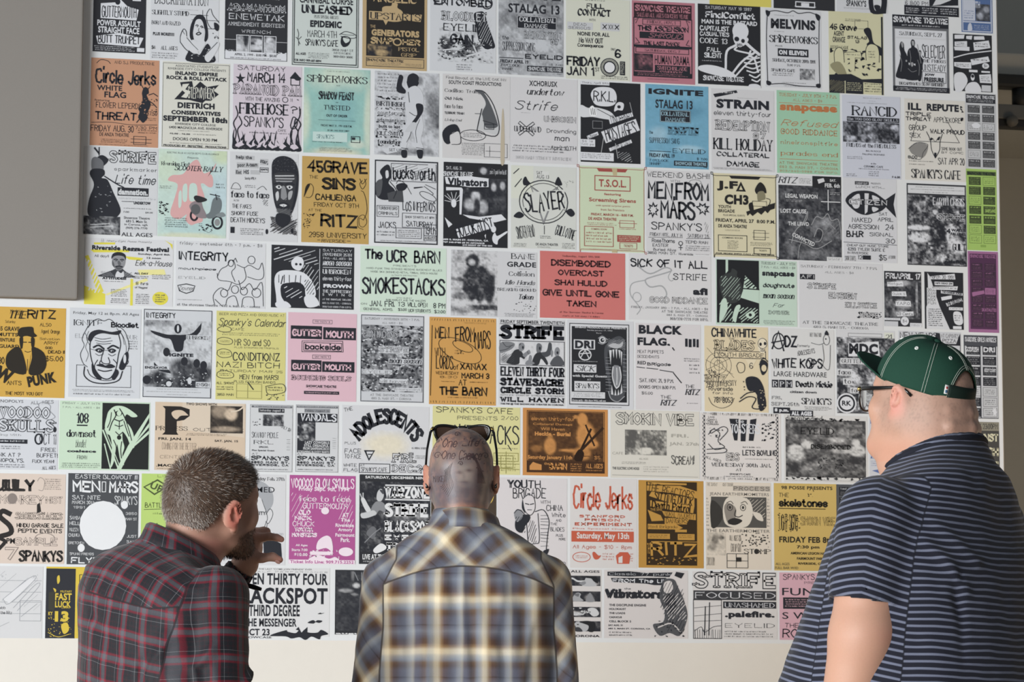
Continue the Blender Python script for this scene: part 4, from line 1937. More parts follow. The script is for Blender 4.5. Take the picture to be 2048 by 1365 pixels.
Q 9a9da5 .8 76,6 82,3 90,8 90,16 96,24 88,28 78,22 76,6
E k 96 42 2 4
== 6 -1.4253 -1.1474 1.8310 2.0439 c4dfc2 k pale green flyer with a winged figure drawing on its right half
t 3 2 44 5 FRIDAY - JULY 14TH
t 3 8 44 11 7 P.M. - ALL AGES - $8
r 19 17 32 33 108
B k 19 34.5 31 36.5
r 8 42 41 53 downset
q 18 56 30 68 bloodlet
x 9 71 41 75 coalesce
h 20 79 31 85 FROWN
M k 2 90 46 98 3 8
@winged_figure_drawing
B 262a2a 47 2 99 98
P c4dfc2 99,16 99,46 82,66 74,84 69,98 64,98 76,64
P 262a2a 99,22 99,30 86,54
P 262a2a 99,36 99,41 84,60
K c4dfc2 54,14 60,7 68,6 76,10 86,20 80,22 74,18 72,26 78,36 82,48 83,66 79,64 75,52 70,44 70,56 72,66 70,78 72,92 68,86 66,74 64,62 63,74 60,90 57,96 58,80 58,62 56,50 52,46 50,36 52,22
Q 262a2a 1.2 60,12 62,20 58,30 55,42
Q 262a2a 1.2 66,10 70,18 73,26
Q 262a2a 1 57,16 56,28 53,38
Q 262a2a 1 74,30 77,42 80,56
Q 262a2a 1 71,28 74,40 77,50
E 262a2a 65 17 4 4
K c4dfc2 63,16 65,13 68,15 67,20 64,20
Q 262a2a 1.2 61,26 66,28 70,26
Q 262a2a 1 66,28 66,40
Q 262a2a 1 61,34 66,36 70,34
Q 262a2a 1 62,44 66,48 70,44
E 262a2a 66 52 2.4 3.4
Q 262a2a 1 60,56 63,66 62,80
Q 262a2a 1 69,58 68,70 69,82
L c4dfc2 1.6 48,42 66,98
L c4dfc2 .8 50,40 68,96
L c4dfc2 1.2 50,62 57,98
== 6 -1.1319 -0.8501 1.8349 2.0469 d9bfa2 2b2625 tan flyer with a giant letter holding a face in profile
P dcc8b0 30,0 99,0 99,50 30,40
b 34 0 68 4 TWO SHOWS WITH
P k 8,6 28,6 38,10 38,20 32,26 24,28 24,44 26,48 8,48 11,44 11,10
K p 22,12 30,12 36,18 36,19 28,20 24,25 20,22 18,16
B k 61 4 96 34
r 1 35 36 42 PROCESS
h 42 37 98 42 OUTBREAK
M k 34 45 80 49 2 3
b 4 52 40 57 FRI. JAN. 14
b 66 54 92 58 SAT. JAN. 15
h 8 59 46 70 COMING FOR THE BETTER a08c78
h 6 78 36 83 CENTER a08c78
b 2 91 30 95 .MACON
M k 2 97 36 99 1 3
@rat_drawing
G 61 4 97 44 .15 .2|72 12 20 20 .6 .4;84 16 14 18 .9 .3;78 38 30 8 .7 .5
Q dcc8b0 1.6 84,12 92,10 98,4
== 6 -0.8368 -0.7007 1.8347 2.0470 cfd1d5 k narrow white flyer with a small group photo above slab names
D k .6 1 1 99 99
B 6a6d74 4 2 98 5
M w 6 2.5 96 4.5 1 2
B k 20 6 80 12
r 22 7 78 11.5 Saturday August 8 p
@group_photo
G 30 15 79 32 .6 .8|36 24 10 20 .1 .4;48 26 10 20 .15 .4;60 24 10 18 .2 .4;72 26 8 16 .4 .4
N k 6 20 28 32 8 5 3
h 72 32 98 38 ONLY $8- ~-26
h 5 41 67 50 SKANKIN' PICKLE
r 10 53 55 59 RKL
b 22 62 44 64.5 SPRAWL
b 6 67 58 70 Plus Special Guest
h 6 72 20 75 AT
k 4 76 92 83 SPANKY'S
U 4 84 92 87.5 3850 MAIN ST.
U 4 88 90 91.5 RIVERSIDE, CA
M k 4 95 90 97.5 1 3
Z k .6 86 50 94 68 6
== 6 -0.6921 -0.5559 1.8365 2.0496 cfd1d5 k narrow white flyer with a black ransom-style banner and a square photo
D k .6 1 1 99 99
B 6a6d74 2 2 98 5
M w 4 2.5 96 4.5 1 3
B 8d9097 20 6 80 12
r 22 7 78 11.5 Friday August 14 k
B k 4 13 97 26
j 12 13 95 25 VANDALS w
@band_photo
G 4 26 46 54 .2 .9|20 34 10 10 .7 .3;36 38 10 10 .6 .3;24 48 12 8 .6 .3
P k 4,54 80,53 80,72 4,71
b 22 54 78 58 LAZY COWGIRLS p
b 20 58.5 78 62.5 STILL DREADFUL p
b 18 63 78 67 FROM SANFRANCISCO p
b 6 68 78 71.5 SCREAMING BLOODY MARYS p
h 4 72 18 75 AT
k 4 76 92 83 SPANKY'S
U 4 84 92 87.5 3850 MAIN ST.
U 4 88 90 91.5 RIVERSIDE, CA
M k 4 95 90 97.5 1 4
Z k .6 86 48 94 66 6
== 6 -0.5448 -0.2665 1.8370 2.0511 d3d4d9 k white landscape flyer with thick black lettering arched over its top
h 2 3 12 9 THE ~14
G 20 36 80 82 c .02|50 58 50 36 e2d8bf .5
A 4 4 98 56 ADOLESCENTS
h 3 54 16 58 PLUS
h 3 64 22 71 FACE
h 3 72 22 79 TO FACE
P k 25,66 38,66 31,82
P p 28,68 36,68 31,78
L k 1.2 30,72 34,72
O 58 68 84 84 FRi.
O 58 86 99 98 DEC.20
h 2 86 17 91 WHITE
h 2 93 18 98 FLAG
D k .8 20 86 55 99
h 22 91 52 98 SPANKY'S CAFE
h 21 87 26 90 AT
h 80 60 97 63 ALL ORIGINAL MEMBERS
M k 84 72 97 78 3 5
== 6 -0.2552 0.0284 1.8408 2.0556 dcd68c k pale yellow landscape flyer with thin marker lettering and a street map
h 4 1 92 10 SPANKYS CAFE
h 28 14 74 20 PRESENTS
h 78 13 98 19 2/00
h 4 26 99 56 SMOKESTACKS
M k 74 60 98 63 1 4
D 9a9548 .8 70 68 98 80
D 9a9548 .8 78 72 92 90
L 9a9548 .8 66,84 99,84
L 9a9548 .8 66,90 99,92
L 9a9548 .8 84,66 84,98
M 8a8540 72 70 96 96 6 5
L k 1 86,56 90,64
== 6 0.0374 0.3165 1.8406 2.0560 d98c3f 4a2c18 orange landscape flyer with a photo of a guitar player and singer
D k .8 5 4 96 95
@concert_photo
G 6 5 95 78 .22 .2|70 16 12 20 1 .2;74 40 22 40 .95 .25;32 56 14 26 .9 .25;32 42 6 8 .8 .3;16 60 14 10 .6 .4;56 62 26 5 .9 .3;70 66 20 20 .85 .3;82 52 14 14 .85 .3;62 12 6 5 .9 .3
L 2e1a0e 2.6 80,30 64,72
L 3a2212 3 94,28 62,70
K 2e1a0e 60,74 66,60 72,66 68,80
L 3a2212 2 74,24 84,54
h 10 12 61 20 eleven thirty-four p
s 12 22 58 26 Collateral Damage p
s 21 28.5 49 33 Will Haven p
x 14 35 56 41 Heckle - Burial p
b 6 70 58 77 Saturday January 11th p
B k 5 78 96 95
P p 8,86 12,80 16,82 22,84 22,92 8,92
s 25 80 31 84 the p
k 31 81 52 91 BARN p
M p 56 81 70 94 4 6
H 74 81 94 88 ALL AGES p
M p 74 90 94 93 1 7
P k 82,66 85,68 87,63 88,68 92,66 91,70 94,72 90,74 88,78 86,74 82,76 83,71
h 84 69 91 75 $5 p
s 70 69 78 71.5 8pm
== 6 0.3256 0.6218 1.8380 2.0572 d9d5ca 5d5c5a faint cream landscape flyer with a small group photo and pale lettering
o 6 4 94 22 SMOKIN VIBE
Q k .6 10,8 14,4 20,8 18,20 10,18
@group_photo
G 16 29 63 66 .5 .8|24 42 14 26 .1 .3;34 52 10 20 .35 .4;46 52 10 30 .1 .4;56 46 8 30 .2 .4;40 60 20 10 .9 .3
b 68 34 88 39 FRI. aaa69c
b 66 46 99 52 JAN. 27th aaa69c
s 2 62 14 66 CAFE aaa69c
j 68 65 94 80 SCREAM!
s 32 70 42 73 ALL AGES aaa69c
M k 12 76 40 80 2 5
b 2 84 32 88 THE ELECTRIC LOVE HOGS
M aaa69c 36 82 66 92 3 5
L aaa69c .6 2,96 98,97
== 6 0.6242 0.8955 1.8336 2.0542 dcd6d3 k cream landscape flyer framed by a chequered border
B k 3 0 97 3
B k 3 94 97 98
B k 3 0 6 97
B k 94 0 97 97
Z p 2 3 .5 97 2.5 60
Z p 2 3 95 97 97.5 60
V p 3.4 1 6 97
V p 94.4 1 97 97
s 10 5 18 8 LIVE
O 8 9 22 18 SKA
P k 36,8 48,8 46,40 42,40
P k 50,9 58,9 56,41 50,41
P k 62,9 70,7 66,40 60,40
h 44 9 54 14 the w
H 38 15 74 30 TOASTERS w
N k 76 10 94 40 30 4 6
M k 52 48 76 52 1 3
H 52 53 95 62 LETS BOWLING
h 6 66 26 70 ALL AGES ~-16
O 32 58 48 70 EBS
M k 54 66 92 68 1 4
r 14 73 87 79 WEDNESDAY 30th JAN.
r 44 81 51 85 AT
s 36 88 62 91 SPANKY'S CAFE
M k 28 92 68 97 2 5
B p 30 94 66 99
s 34 95 64 98 (714) 682-3666
@bowler_sketch
Q k .9 10,32 16,24 24,30 22,42 30,50 18,54 10,46
Q k .9 14,30 28,20 34,26 24,40
Q k .9 8,54 30,52 30,58 8,60
N k 10 22 28 52 14 3 4
== 6 0.9065 1.1915 1.8340 2.0543 d8d7d6 3a3a3e white landscape flyer with a blurred grey photo of drummers
@drummers_photo
G 2 7 98 92 .3 .5|14 50 16 12 .95 .3;28 44 14 12 .9 .3;86 40 10 12 .95 .3;88 52 20 16 .9 .3;14 60 22 16 .8 .4;60 46 40 30 .4 .5;70 52 30 8 .8 .4;50 76 40 20 .35 .4;30 20 60 20 .25 .5;60 24 60 10 .45 .5;84 66 24 10 .1 .4;10 82 20 20 .2 .4;64 36 20 8 .8 .4
N k 2 4 98 9 30 5 2
N k 2 90 98 96 30 5 3
s 2 1 46 9 disembodied k
r 20 18 60 29 EYELID 15161a
k 32 43 80 50 DISEMBODIED 15161a
N 15161a 40 62 72 80 30 3 5
M k 2 96 98 97.5 1 5
== 6 1.1983 1.3880 1.8289 2.0487 cdd0da 5c74b8 white flyer printed in blue, mostly hidden by the man in the cap
P k 2,2 24,0 24,6 2,8
b 10 10 40 17 THE
E k 28 36 14 12
F p 1.4 28 36 10 8
i 2 54 44 60 ILL REPUTE
M k 2 63 40 72 3 4
P k 4,78 22,75 42,78 22,83
b 10 88 30 93 AT
M k 4 94 40 99 2 5
== 6 1.5441 1.6490 1.8046 2.0457 4b4a48 d9d4b0 dark flyer with cream slab letters behind the capped man's shoulder
B 8f8a78 0 0 100 12
h 6 2 96 10 JULY 23:00PM k
k 2 16 97 27 AGAINST
b 4 36 97 47 PAL SHACH
r 4 38 97 47 PACHACH
B 4b4a48 0 34 100 48
R 4 35 97 47 CHACH
R 30 54 97 70 ST
B p 4 74 97 77
r 30 80 97 97 SIT
== 7 -1.6177 -1.4026 1.5402 1.8157 dcc7b8 2f2b2a tan flyer with fat cartoon capitals and outlined names
k 2 6 56 20 JULY
H 8 6 56 20 JULY
Q 8d7f78 .7 60,8 64,4 70,8 68,18 62,18
M k 70 5 94 18 6 3
o 6 24 70 34 MONKEY 8d7f78
o 72 25 96 33 HIST 8d7f78
E 8d7f78 25 28 7 6
P k 60,34 64,32 66,42 60,44
O 30 43 96 51 SMOKESTACKS
H 32 55 98 60 HINDU GARAGE SALE
H 34 61 96 66 PEPTIC EVENTS
Q k 7 22,45 12,42 8,48 22,58 24,66 10,70
Q k 5 8,72 16,76 8,84
b 18 72 30 78 PM
o 30 71 90 80 SAMPLE 8d7f78
F 8d7f78 .8 72 72 14 6
o 16 82 34 96 7 8d7f78
k 36 85 98 98 SPANKYS
H 36 85 98 98 SPANKYS
== 7 -1.3950 -1.1784 1.5401 1.8201 4c4f55 e4e6ea charcoal flyer with white hand lettering around a pale full moon
h 10 1 98 6 EASTER BLOWOUT !!!
H 6 8 46 21 MEN
D p 1 48 9 53 20
H 58 8 99 21 MARS
h 6 24 46 29 SAT. NITE
h 6 30 38 34 MARCH 30th
h 8 36 24 39 1991
h 66 24 98 34 SPANKY'S
E p 50 57 33 27
E p 80 34 5 4.4
E p 20 82 5 4.4
h 82 42 98 45 3850
h 82 48 98 51 MAIN ST
h 84 67 98 70 JUST
h 84 73 96 76 SAY
h 80 78 90 82 YES
h 3 47 18 51 SAMBA
h 3 53 18 57 HELL
h 3 60 16 64 MUZZA
h 2 66 18 70 CHUNKA
h 2 75 24 78 GRETCHEN
h 4 87 38 90 SPUNKI FRIENDS
H 6 92 52 99 FLYIN'
H 60 92 98 99 NOW
N p 3 3 98 98 40 .6 4
== 7 -1.1700 -0.9472 1.5447 1.8231 b7d964 4c5a30 lime green flyer with a boxed diamond, left of the plaid man's head
h 22 1 44 4 LIVE
P k 2,15 22,6 38,14 18,24
P p 5,15 22,8 35,14 18,22
b 12 11 30 19 UP ~-24
h 5 32 34 38 BATTLE
L k .8 4,40 34,39
M k 16 43 30 47 1 3
N k 10 54 30 62 10 4 4
== 7 -0.9410 -0.7206 1.5446 1.8276 d5d5d9 k white flyer with a line portrait of a man in a dark jacket
r 52 3 98 8 Sunday Feb. 27th
@portrait_drawing
K a7aab1 30,20 44,7 66,8 80,18 82,32 72,42 66,30 48,24 34,34
K p 34,30 50,22 66,28 72,46 66,66 52,72 38,64 32,46
Q k .8 66,28 74,46 72,54 64,68 54,74 40,66
Q k .8 72,44 78,38 82,44 76,54 72,52
K k 48,40 58,38 60,42 50,43
K k 46,58 58,57 54,60
Q k .8 74,54 72,66 66,78
P k 68,66 94,76 96,94 70,94
P k 40,70 56,94 20,94 20,84
Q k .6 58,82 62,92 68,80
s 58 14 84 20 MED
b 48 41 72 45 VERSITY
r 54 64 97 68 All Ages...$3.00 a6a8ae
== 7 -0.7088 -0.5002 1.5507 1.8274 bf4f9b f0dcea magenta flyer with radiating lines and white shouting letters
Z p .6 2 20 30 60 9
Z p .6 74 20 98 60 9
K bf4f9b 30,34 50,26 70,34 74,60 60,74 40,74 26,60
H 2 3 98 15 VOODOO GLOW SKULLS
b 14 13 90 19 Friday Sept. 9th, 1994
r 14 23 92 30 face to face
h 20 31 88 38 GUTTERMOUTH
k 14 39 32 45 OLD
k 8 46 34 51 NICK
h 5 52 38 58 CHUCK
k 8 59 36 64 TOXTRA
k 4 65 42 70 MONSTERS
b 80 42 90 47 AT
b 78 48 92 52 The
b 70 54 98 58 Riverside
b 74 59 96 64 Armory
b 70 65 99 69 Fairmount
b 78 70 92 75 Park.
K p 42,84 44,74 56,68 64,72 66,86 56,82
E p 86 86 11 5
b 10 78 28 81 All Ages
b 4 83 28 86 Starts 7:00
b 8 88 28 92 $10.00
K p 30,96 44,90 60,94 70,92 74,97
B p 32 86 66 90
N p 30 84 76 96 26 4 6
B p 0 95.5 100 100
b 2 96 98 99.6 Ticket Info Line: 909.715.2252 bf4f9b
E p 54 40 6 4
== 7 -0.4875 -0.2608 1.5522 1.8335 2f3137 e2e3e6 black flyer with blurred concert photo and stacked heavy white names
b 8 1.5 99 5 SATURDAY, DECEMBER NINTH
@concert_photo
G 2 8 99 86 .1 .4|60 44 30 20 .35 .5;88 46 20 10 .5 .5;14 66 20 20 .25 .5
K c6c8cc 24,27 25,20 29,16 33,18 34,24 31,29 27,30
K 4a4c52 28,17 34,18 33,22
K 8a8c92 16,40 22,31 30,30 36,34 36,42 28,40 22,46
K d4d6d9 2,28 6,26 12,34 16,40 12,43 7,38
K c6c8cc 2,44 12,42 20,40 24,44 14,48 4,49
Q c6c8cc 1.4 3,26 1,22
Q c6c8cc 1.4 5,26 5,21
K 6d6f75 10,66 18,58 24,62 20,72
Q 8a8c92 1.2 8,76 20,66 30,60
U 36 13 99 26 WARZONE
B p 36 11 99 12.4
B p 36 27 99 28.4
U 36 32 97 47 STRIFE
U 36 51 99 64 BLACKSPOT
U 36 67 98 73 EYELID
U 38 76 99 85 TRICERO
K p 20,84 30,77 38,80 36,84 24,88
b 5 89 70 95 LIVE AT THE SHOWCASE
M p 5 96 60 99 1 4
== 7 -0.2584 -0.0479 1.5505 1.8316 4d3f31 e6bc3a dark brown flyer, mostly hidden behind the man with sunglasses
E p 88 20 8 10
L k 1.6 84,16 90,22
== 7 -0.0447 0.1825 1.5503 1.8321 d9d3d6 k pale flyer with a pencil sketch of a pointing man in a blazer
h 16 2 62 12 YOUTH
h 22 11 70 24 BRIGADE
h 14 2 62 12 YOUTH
h 62 25 76 29 WITH
h 70 30 94 37 CHINA
h 78 38 98 44 White
h 84 46 92 49 AND
h 76 50 86 53 THE
h 76 55 96 60 BLADES
h 84 63 94 66 PLUS
h 88 67 98 70 MORE
h 78 94 98 98 6.00
@pointing_man_sketch
K p 36,24 44,20 52,22 54,32 50,40 44,42 38,36
Q k 1 36,24 44,19 52,22 54,34 48,42 40,38 36,28
K k 36,24 38,32 40,40 35,34
L k 1.4 40,29 45,30
L k 1.4 47,30 52,29
L k 1 43,36 49,36
K k 26,48 34,42 46,42 46,48 40,54 34,62 26,58
K 8d8f96 24,40 34,36 36,44 28,50
Q k 1.2 24,40 30,36 40,44 44,72
Q k 1.2 54,38 66,36 74,48 72,64 70,80
K k 66,82 74,80 70,88 66,86
Z k .6 44 46 56 74 8
Z k .7 62 40 73 78 10
Z k .7 26 44 40 62 8
Q k 1 30,66 38,74 54,74 60,70 58,40
== 7 0.1924 0.4130 1.5486 1.8351 d9d5d4 d9583a white flyer printed in vermilion with a solid date bar
C 4 6 94 36 Circle Jerks
s 54 33 61 35 and
U 14 41 82 44 STANFORD
U 22 45 74 48 PRISON
U 7 49.5 92 53 EXPERIMENT
s 4 55.5 94 57.5 Plus Special Guests
B k 2 59 95 71
b 10 60.5 88 69.5 Saturday, May 13th p
h 4 74 92 80 All Ages - $10 - 8pm
F k 1 17 88 13 5.4
M k 8 86 26 90 2 3
K k 33,84 36,82 42,86 46,86 42,90 36,90
M k 48 83 66 92 3 4
P k 68,86 74,82 86,82 90,86 88,95 70,95
P p 72,88 78,86 78,94 72,94
M k 90 83 95 93 4 5
== 7 0.4179 0.6341 1.5517 1.8323 c98f30 3b2a16 golden flyer with a dark brown panel of cut-out names
B k 12 1.5 90 97
P p 14,2 74,3 74,5 14,5
P p 13,6 64,6 90,12 90,20 50,14 13,12
h 14 7 86 18 THE REACTORS k ~-10
P p 20,13 86,20 86,29 50,26 16,18
H 24 16 84 27 SITTING DUCK k ~-8
P p 18,23 86,29 84,37 70,36 18,30
k 20 25 80 35 Death Patrol k ~-6
s 18 32 36 35 THE SINS p
P p 36,35 88,38 88,45 40,41
h 40 36 86 43 MORAL MAJORITY k ~-5
P p 14,34 34,40 38,46 20,47
P p 40,43 78,43 74,50 40,50
h 42 43 76 49 DANGERS k
P p 14,50 58,50 68,54 62,56 14,56
r 15 51 60 55.5 Red Brigade k
B p 56 56 74 59
B p 14 61 48 67
M k 16 62 46 66 2 3
B p 60 61 86 68
M k 62 62 84 66 2 4
j 18 70 90 88 RITZ p
L p 1 26,70 92,70
N p 14 88 88 96 24 4 5
s 13 72 17 84 THE p
== 7 0.6415 0.8607 1.5491 1.8311 ddd0be 2f2d2c cream flyer with a staring baby-like face framed by lettering
h 2 1 18 5 THE SUNDAY
h 26 1 42 5 OUT DOOR
B b5aa9c 42 4 99 10
t 43 5 98 9.4 PROCESS
s 6 12 97 16.5 JEAN EARTHERMOMETERS 6d6862
s 1 54 98 57.5 THE EARTHERMOMETER 6d6862
M 6d6862 1 18 6 52 9 4
M 6d6862 94 18 99 52 9 5
@baby_face_drawing
B 55534f 8 17 93 52
Z ddd0be .7 60 18 92 40 10
K d9cfbf 28,24 36,17 56,17 68,22 72,36 64,50 44,52 30,48 26,36
K 8d857b 28,30 34,24 46,30 44,44 34,48
F k 1 37 29 4 3.6
F k 1 57 29 4 3.6
E k 37 29 1.8 1.8
E k 57 29 1.8 1.8
Q k 1.4 46,32 44,38 50,40 56,38
K k 34,44 44,41 56,44 46,49 36,48
Q k 1 32,24 38,22 42,25
Q k 1 54,24 60,22 64,25
K d9cfbf 72,34 84,36 88,44 78,42
K 3a3835 8,22 22,28 26,40 16,52 8,50
G 2 58 30 84 .85 .3|14 66 10 12 .45 .4;10 74 12 10 .5 .5;24 64 8 4 .4 .4
N k 54 58 98 74 50 4 6
h 36 60 54 68 ALL AGES $5
h 38 70 54 80 CHEAP GUY
r 58 76 99 82 STOMP
E k 77 79 3.4 3
D k .8 32 82 64 98
L k .8 46,82 46,98
L k .8 32,90 64,90
B k 46 86 54 91
h 1 86 13 96 STARTS AT 8PM
== 7 0.8708 1.0829 1.5481 1.8307 d6b257 2e2a22 mustard flyer with rounded serif title underlined
b 12 3 94 7 98 POSSE PRESENTS
h 8 11 24 16 THE
r 8 18 86 27 skeletones
R 8 18 86 27 skeletones
L k 1.2 8,29 82,29
N k 54 7 64 15 10 3 4
j 8 35 38 55 LIGHT SIGNS
N k 6 34 42 56 26 4 6
o 42 38 98 48 SMOKIN VIBE
b 8 61 94 68 FRIDAY FEB 8th
b 36 71 72 75.5 7:30 pm
b 26 78.5 86 81.5 AMERICAN LEGION HALL
b 36 84.5 80 87.5 FAIRMOUNT PARK
b 38 90.5 78 93.5 RIVERSIDE, CA
s 2 91 24 94 ALL AGES 7d7048
s 1 95.5 38 98.5 FULL BAR W/ID 7d7048
== 7 1.0837 1.2076 1.5491 1.8304 55585f c9ccd4 dark grey calendar sheet peeking out beside the striped sleeve
W 3 2 97 98 2 8 8
b 30 9 96 13 THE BOLLWEEVILS p
b 24 16 90 19 WAX p
b 34 25 80 28 NAKED p
== 8 -1.6645 -1.4657 1.3135 1.5322 d3d3d6 8f939c pale flyer with a faint grey drawing of a room and beams
L k .6 2,20 98,20
L k .6 2,36 98,36
L k .6 2,50 98,50
L k .6 2,66 98,66
Z k .4 30 6 98 62 6
P dcdce0 40,46 80,16 88,18 50,52
Q k .7 40,46 80,16 88,18 50,52 40,46
Q k .7 56,58 88,26 94,28 62,62
D k .7 66 48 98 76
L k .7 68,70 92,52
h 30 56 44 60 Webb 2a2c33
h 30 62 54 67 at the Ritz 2a2c33
L k .5 4,98 50,78
N k 36 10 44 18 6 2 3
N k 84 10 92 18 6 2 3
== 8 -1.4559 -1.2375 1.3138 1.5321 30323a e3c02c yellow and black flyer with a large dark bottle photo
B p 41 0 100 100
B p 0 0 100 2.5
@bottle_photo
K p 15,15 18,12 19,20 16,24
K p 10,30 14,32 13,36
P 3e3d33 4,36 12,34 12,62 4,60
s 20 33 36 36 MILITARY
b 13 37 36 47 FAST
b 13 48 35 57 LUCK
s 22 56 34 58.5 CAMMO
x 13 62 32 77 13
b 4 63 10 68 KY
K p 22,82 30,78 33,88 26,94
N p 4 70 36 98 44 2.4 5
Q p .8 4,92 18,98 34,94
h 58 1 74 4 FRIDAY k
h 46 10 74 30 FOREST k
== 8 -0.8907 -0.5792 1.3245 1.5374 dadadc k white landscape flyer with heavy band names and three flying bats
s 28 1 82 4 THE LAST "COME JOIN FRIENDS" EVER
t 22 5 98 7 HALF PERFORMANCE
b 2 8 98 25 ELEVEN THIRTY FOUR
b 3 29 98 53 BLACKSPOT
b 3 54 70 71 THE THIRD DEGREE
b 14 74 67 86 THE MESSENGER
b 13 89 40 99 OCT 23
s 12 100 42 103 SHOWCASE
@bat_drawing
K k 40,99 56,91 58,93 66,95 70,90 72,94 75,90 79,94 88,94 92,90 99,96 92,99 90,104 82,100 76,105 70,101 62,103 56,100
P k 66,90 69,86 71,92
P k 74,91 78,86 78,93
K k 78,80 81,77 84,76 86,78 88,76 93,77 90,80 86,79 84,81
K k 88,67 91,65 92,66 95,65 92,67
== 8 -0.5619 -0.2840 1.3319 1.5331 303238 e2e3e6 dark flyer with a photo of hands gripping a microphone cord
@hands_photo
G 1 2 99 94 .13 .15|24 24 8 8 .75 .3;12 32 16 6 .55 .3;22 38 8 4 .5 .4;20 8 3 20 .4 .4;50 50 30 40 .22 .6
L 8d9097 .8 22,4 26,16
L 8d9097 .8 30,4 30,16
H 36 8 64 18 ARRIVE
h 36 21 60 24 records
b 1 97 60 100 august 24
== 8 0.0153 0.2949 1.3280 1.5430 d6d1d0 k pale flyer with four narrow film strip photos beside the plaid shoulder
b 4 1 98 4.5 FRIDAY - 7 P.M. - ALL AGES
@strip_photo
G 2 9 99 24 .07 .3|90 20 16 8 .6 .3
Q cfd1d4 1.8 58,15 66,13 72,17 80,17
K b9bbc0 78,24 80,18 82,12 88,10.5 93,13 92,18 94,24
K 24262b 82,12 88,9.5 95,12 96,20 91,17 88,13
K 8a8c92 74,20 80,17 82,20 78,23
G 2 32 99 47 .08 .3|86 42 10 12 .5 .3
K a6a8ad 66,46 68,38 72,34 76,36 75,41 79,46
K 6d6f75 68,37 74,35 73,40
K 8a8c92 82,47 84,38 87,34 90,40 92,47
G 2 55 99 70 .1 .5|64 64 26 4 .8 .3
K cfd1d4 84,58 90,56 95,59 97,66 91,69 86,64
K c0c2c7 60,66 70,63 80,66 70,68
N cfd1d4 58 56 98 69 22 4 3
G 2 76 99 91 .1 .25|96 82 8 8 .3 .4
K b4b6bb 68,91 70,84 68,81 71,77 78,76.5 84,79 85,86 81,91
K 24262b 74,77 84,75.5 93,79 91,91 85,91 85,83 80,80
E 24262b 72.5 81 1.2 .8
K 3e4047 68,86 74,85 78,91 70,91
b 4 96 98 99.5 683 S. MAIN ST. - CORONA
== 8 0.3039 0.5806 1.3268 1.5440 d8d2d2 k pale landscape flyer with ransom letters and a long haired seated sketch
P k 4,3 30,2 50,4 82,3 78,10 50,9 30,10 4,9
r 6 3.5 80 9 Classic 77 punk w
P k 8,12 74,11 78,22 60,22 50,20 10,18
k 10 13 76 19 FROM The UK w
H 1 28 70 42 Vibrators
x 1 28 70 42 Vibrators
s 24 26 32 29 the
b 6 50 50 53.5 THE DISCIPLINE ENGINE
b 6 56 26 59 HOLOKAUST
b 6 62 25 65 THE LOADS
b 6 68 21 71 CADUCUS
b 6 74 32 77 CELL BLOCK 5
b 5 80 22 82.5 SAT AUG. 31
b 5 85 55 87.5 683 S. MAIN ST. CORONA, CA
M k 5 90 34 98 2 4
@seated_sketch
K 55575d 70,16 76,12 84,14 88,24 94,40 99,60 98,76 90,96 78,92 66,96 58,80 70,76 72,60 66,40
K d8d2d2 72,18 80,16 82,28 76,34 71,30
K k 74,36 84,36 86,56 80,64 74,52
Z d8d2d2 .7 70 34 98 74 14
Z k .6 66 16 96 90 16
Q d8d2d2 1.4 64,84 80,78 92,92
N k 60 74 96 98 20 4 5
P k 86,2 96,4 92,12 84,8
== 8 0.5963 0.8791 1.3256 1.5418 d9d6d6 k white landscape flyer with collegiate headline over a power line drawing
O 2 1 99 25 STRIFE
B 3c3e44 1 28 99 42
N 5a5c62 2 29 98 41 40 2 3
r 3 30 98 40 FOCUSED w
B k 36 44 99 54
r 38 45.5 97 53 UNASHAMED w
x 38 58 97 70 .palefire.
r 38 76 97 83 EYELID
M k 36 87 96 98 3 4
D k .8 1 42 34 99
@power_line_drawing
L k 1.2 15,52 14,94
L k 1.2 20,46 19,94
L k .5 2,54 34,50
L k .5 2,66 34,62
L k .5 2,74 34,72
Q k .6 2,88 10,82 14,90 24,82 34,80
Z k .5 2 86 33 99 12
== 8 0.8875 1.1860 1.3252 1.5420 dfa9bb k pink landscape flyer half hidden behind the striped shirt
h 4 2 64 11 SPANKYS CAFE
h 28 13 60 17 PRESENTS
s 3 23 66 34 FUNKY
B k 4 37 40 54
M dfa9bb 6 39 38 52 4 4
s 3 59 68 69 S WARD
h 6 75 22 82 THE
h 3 83 50 97 ROSES
"""

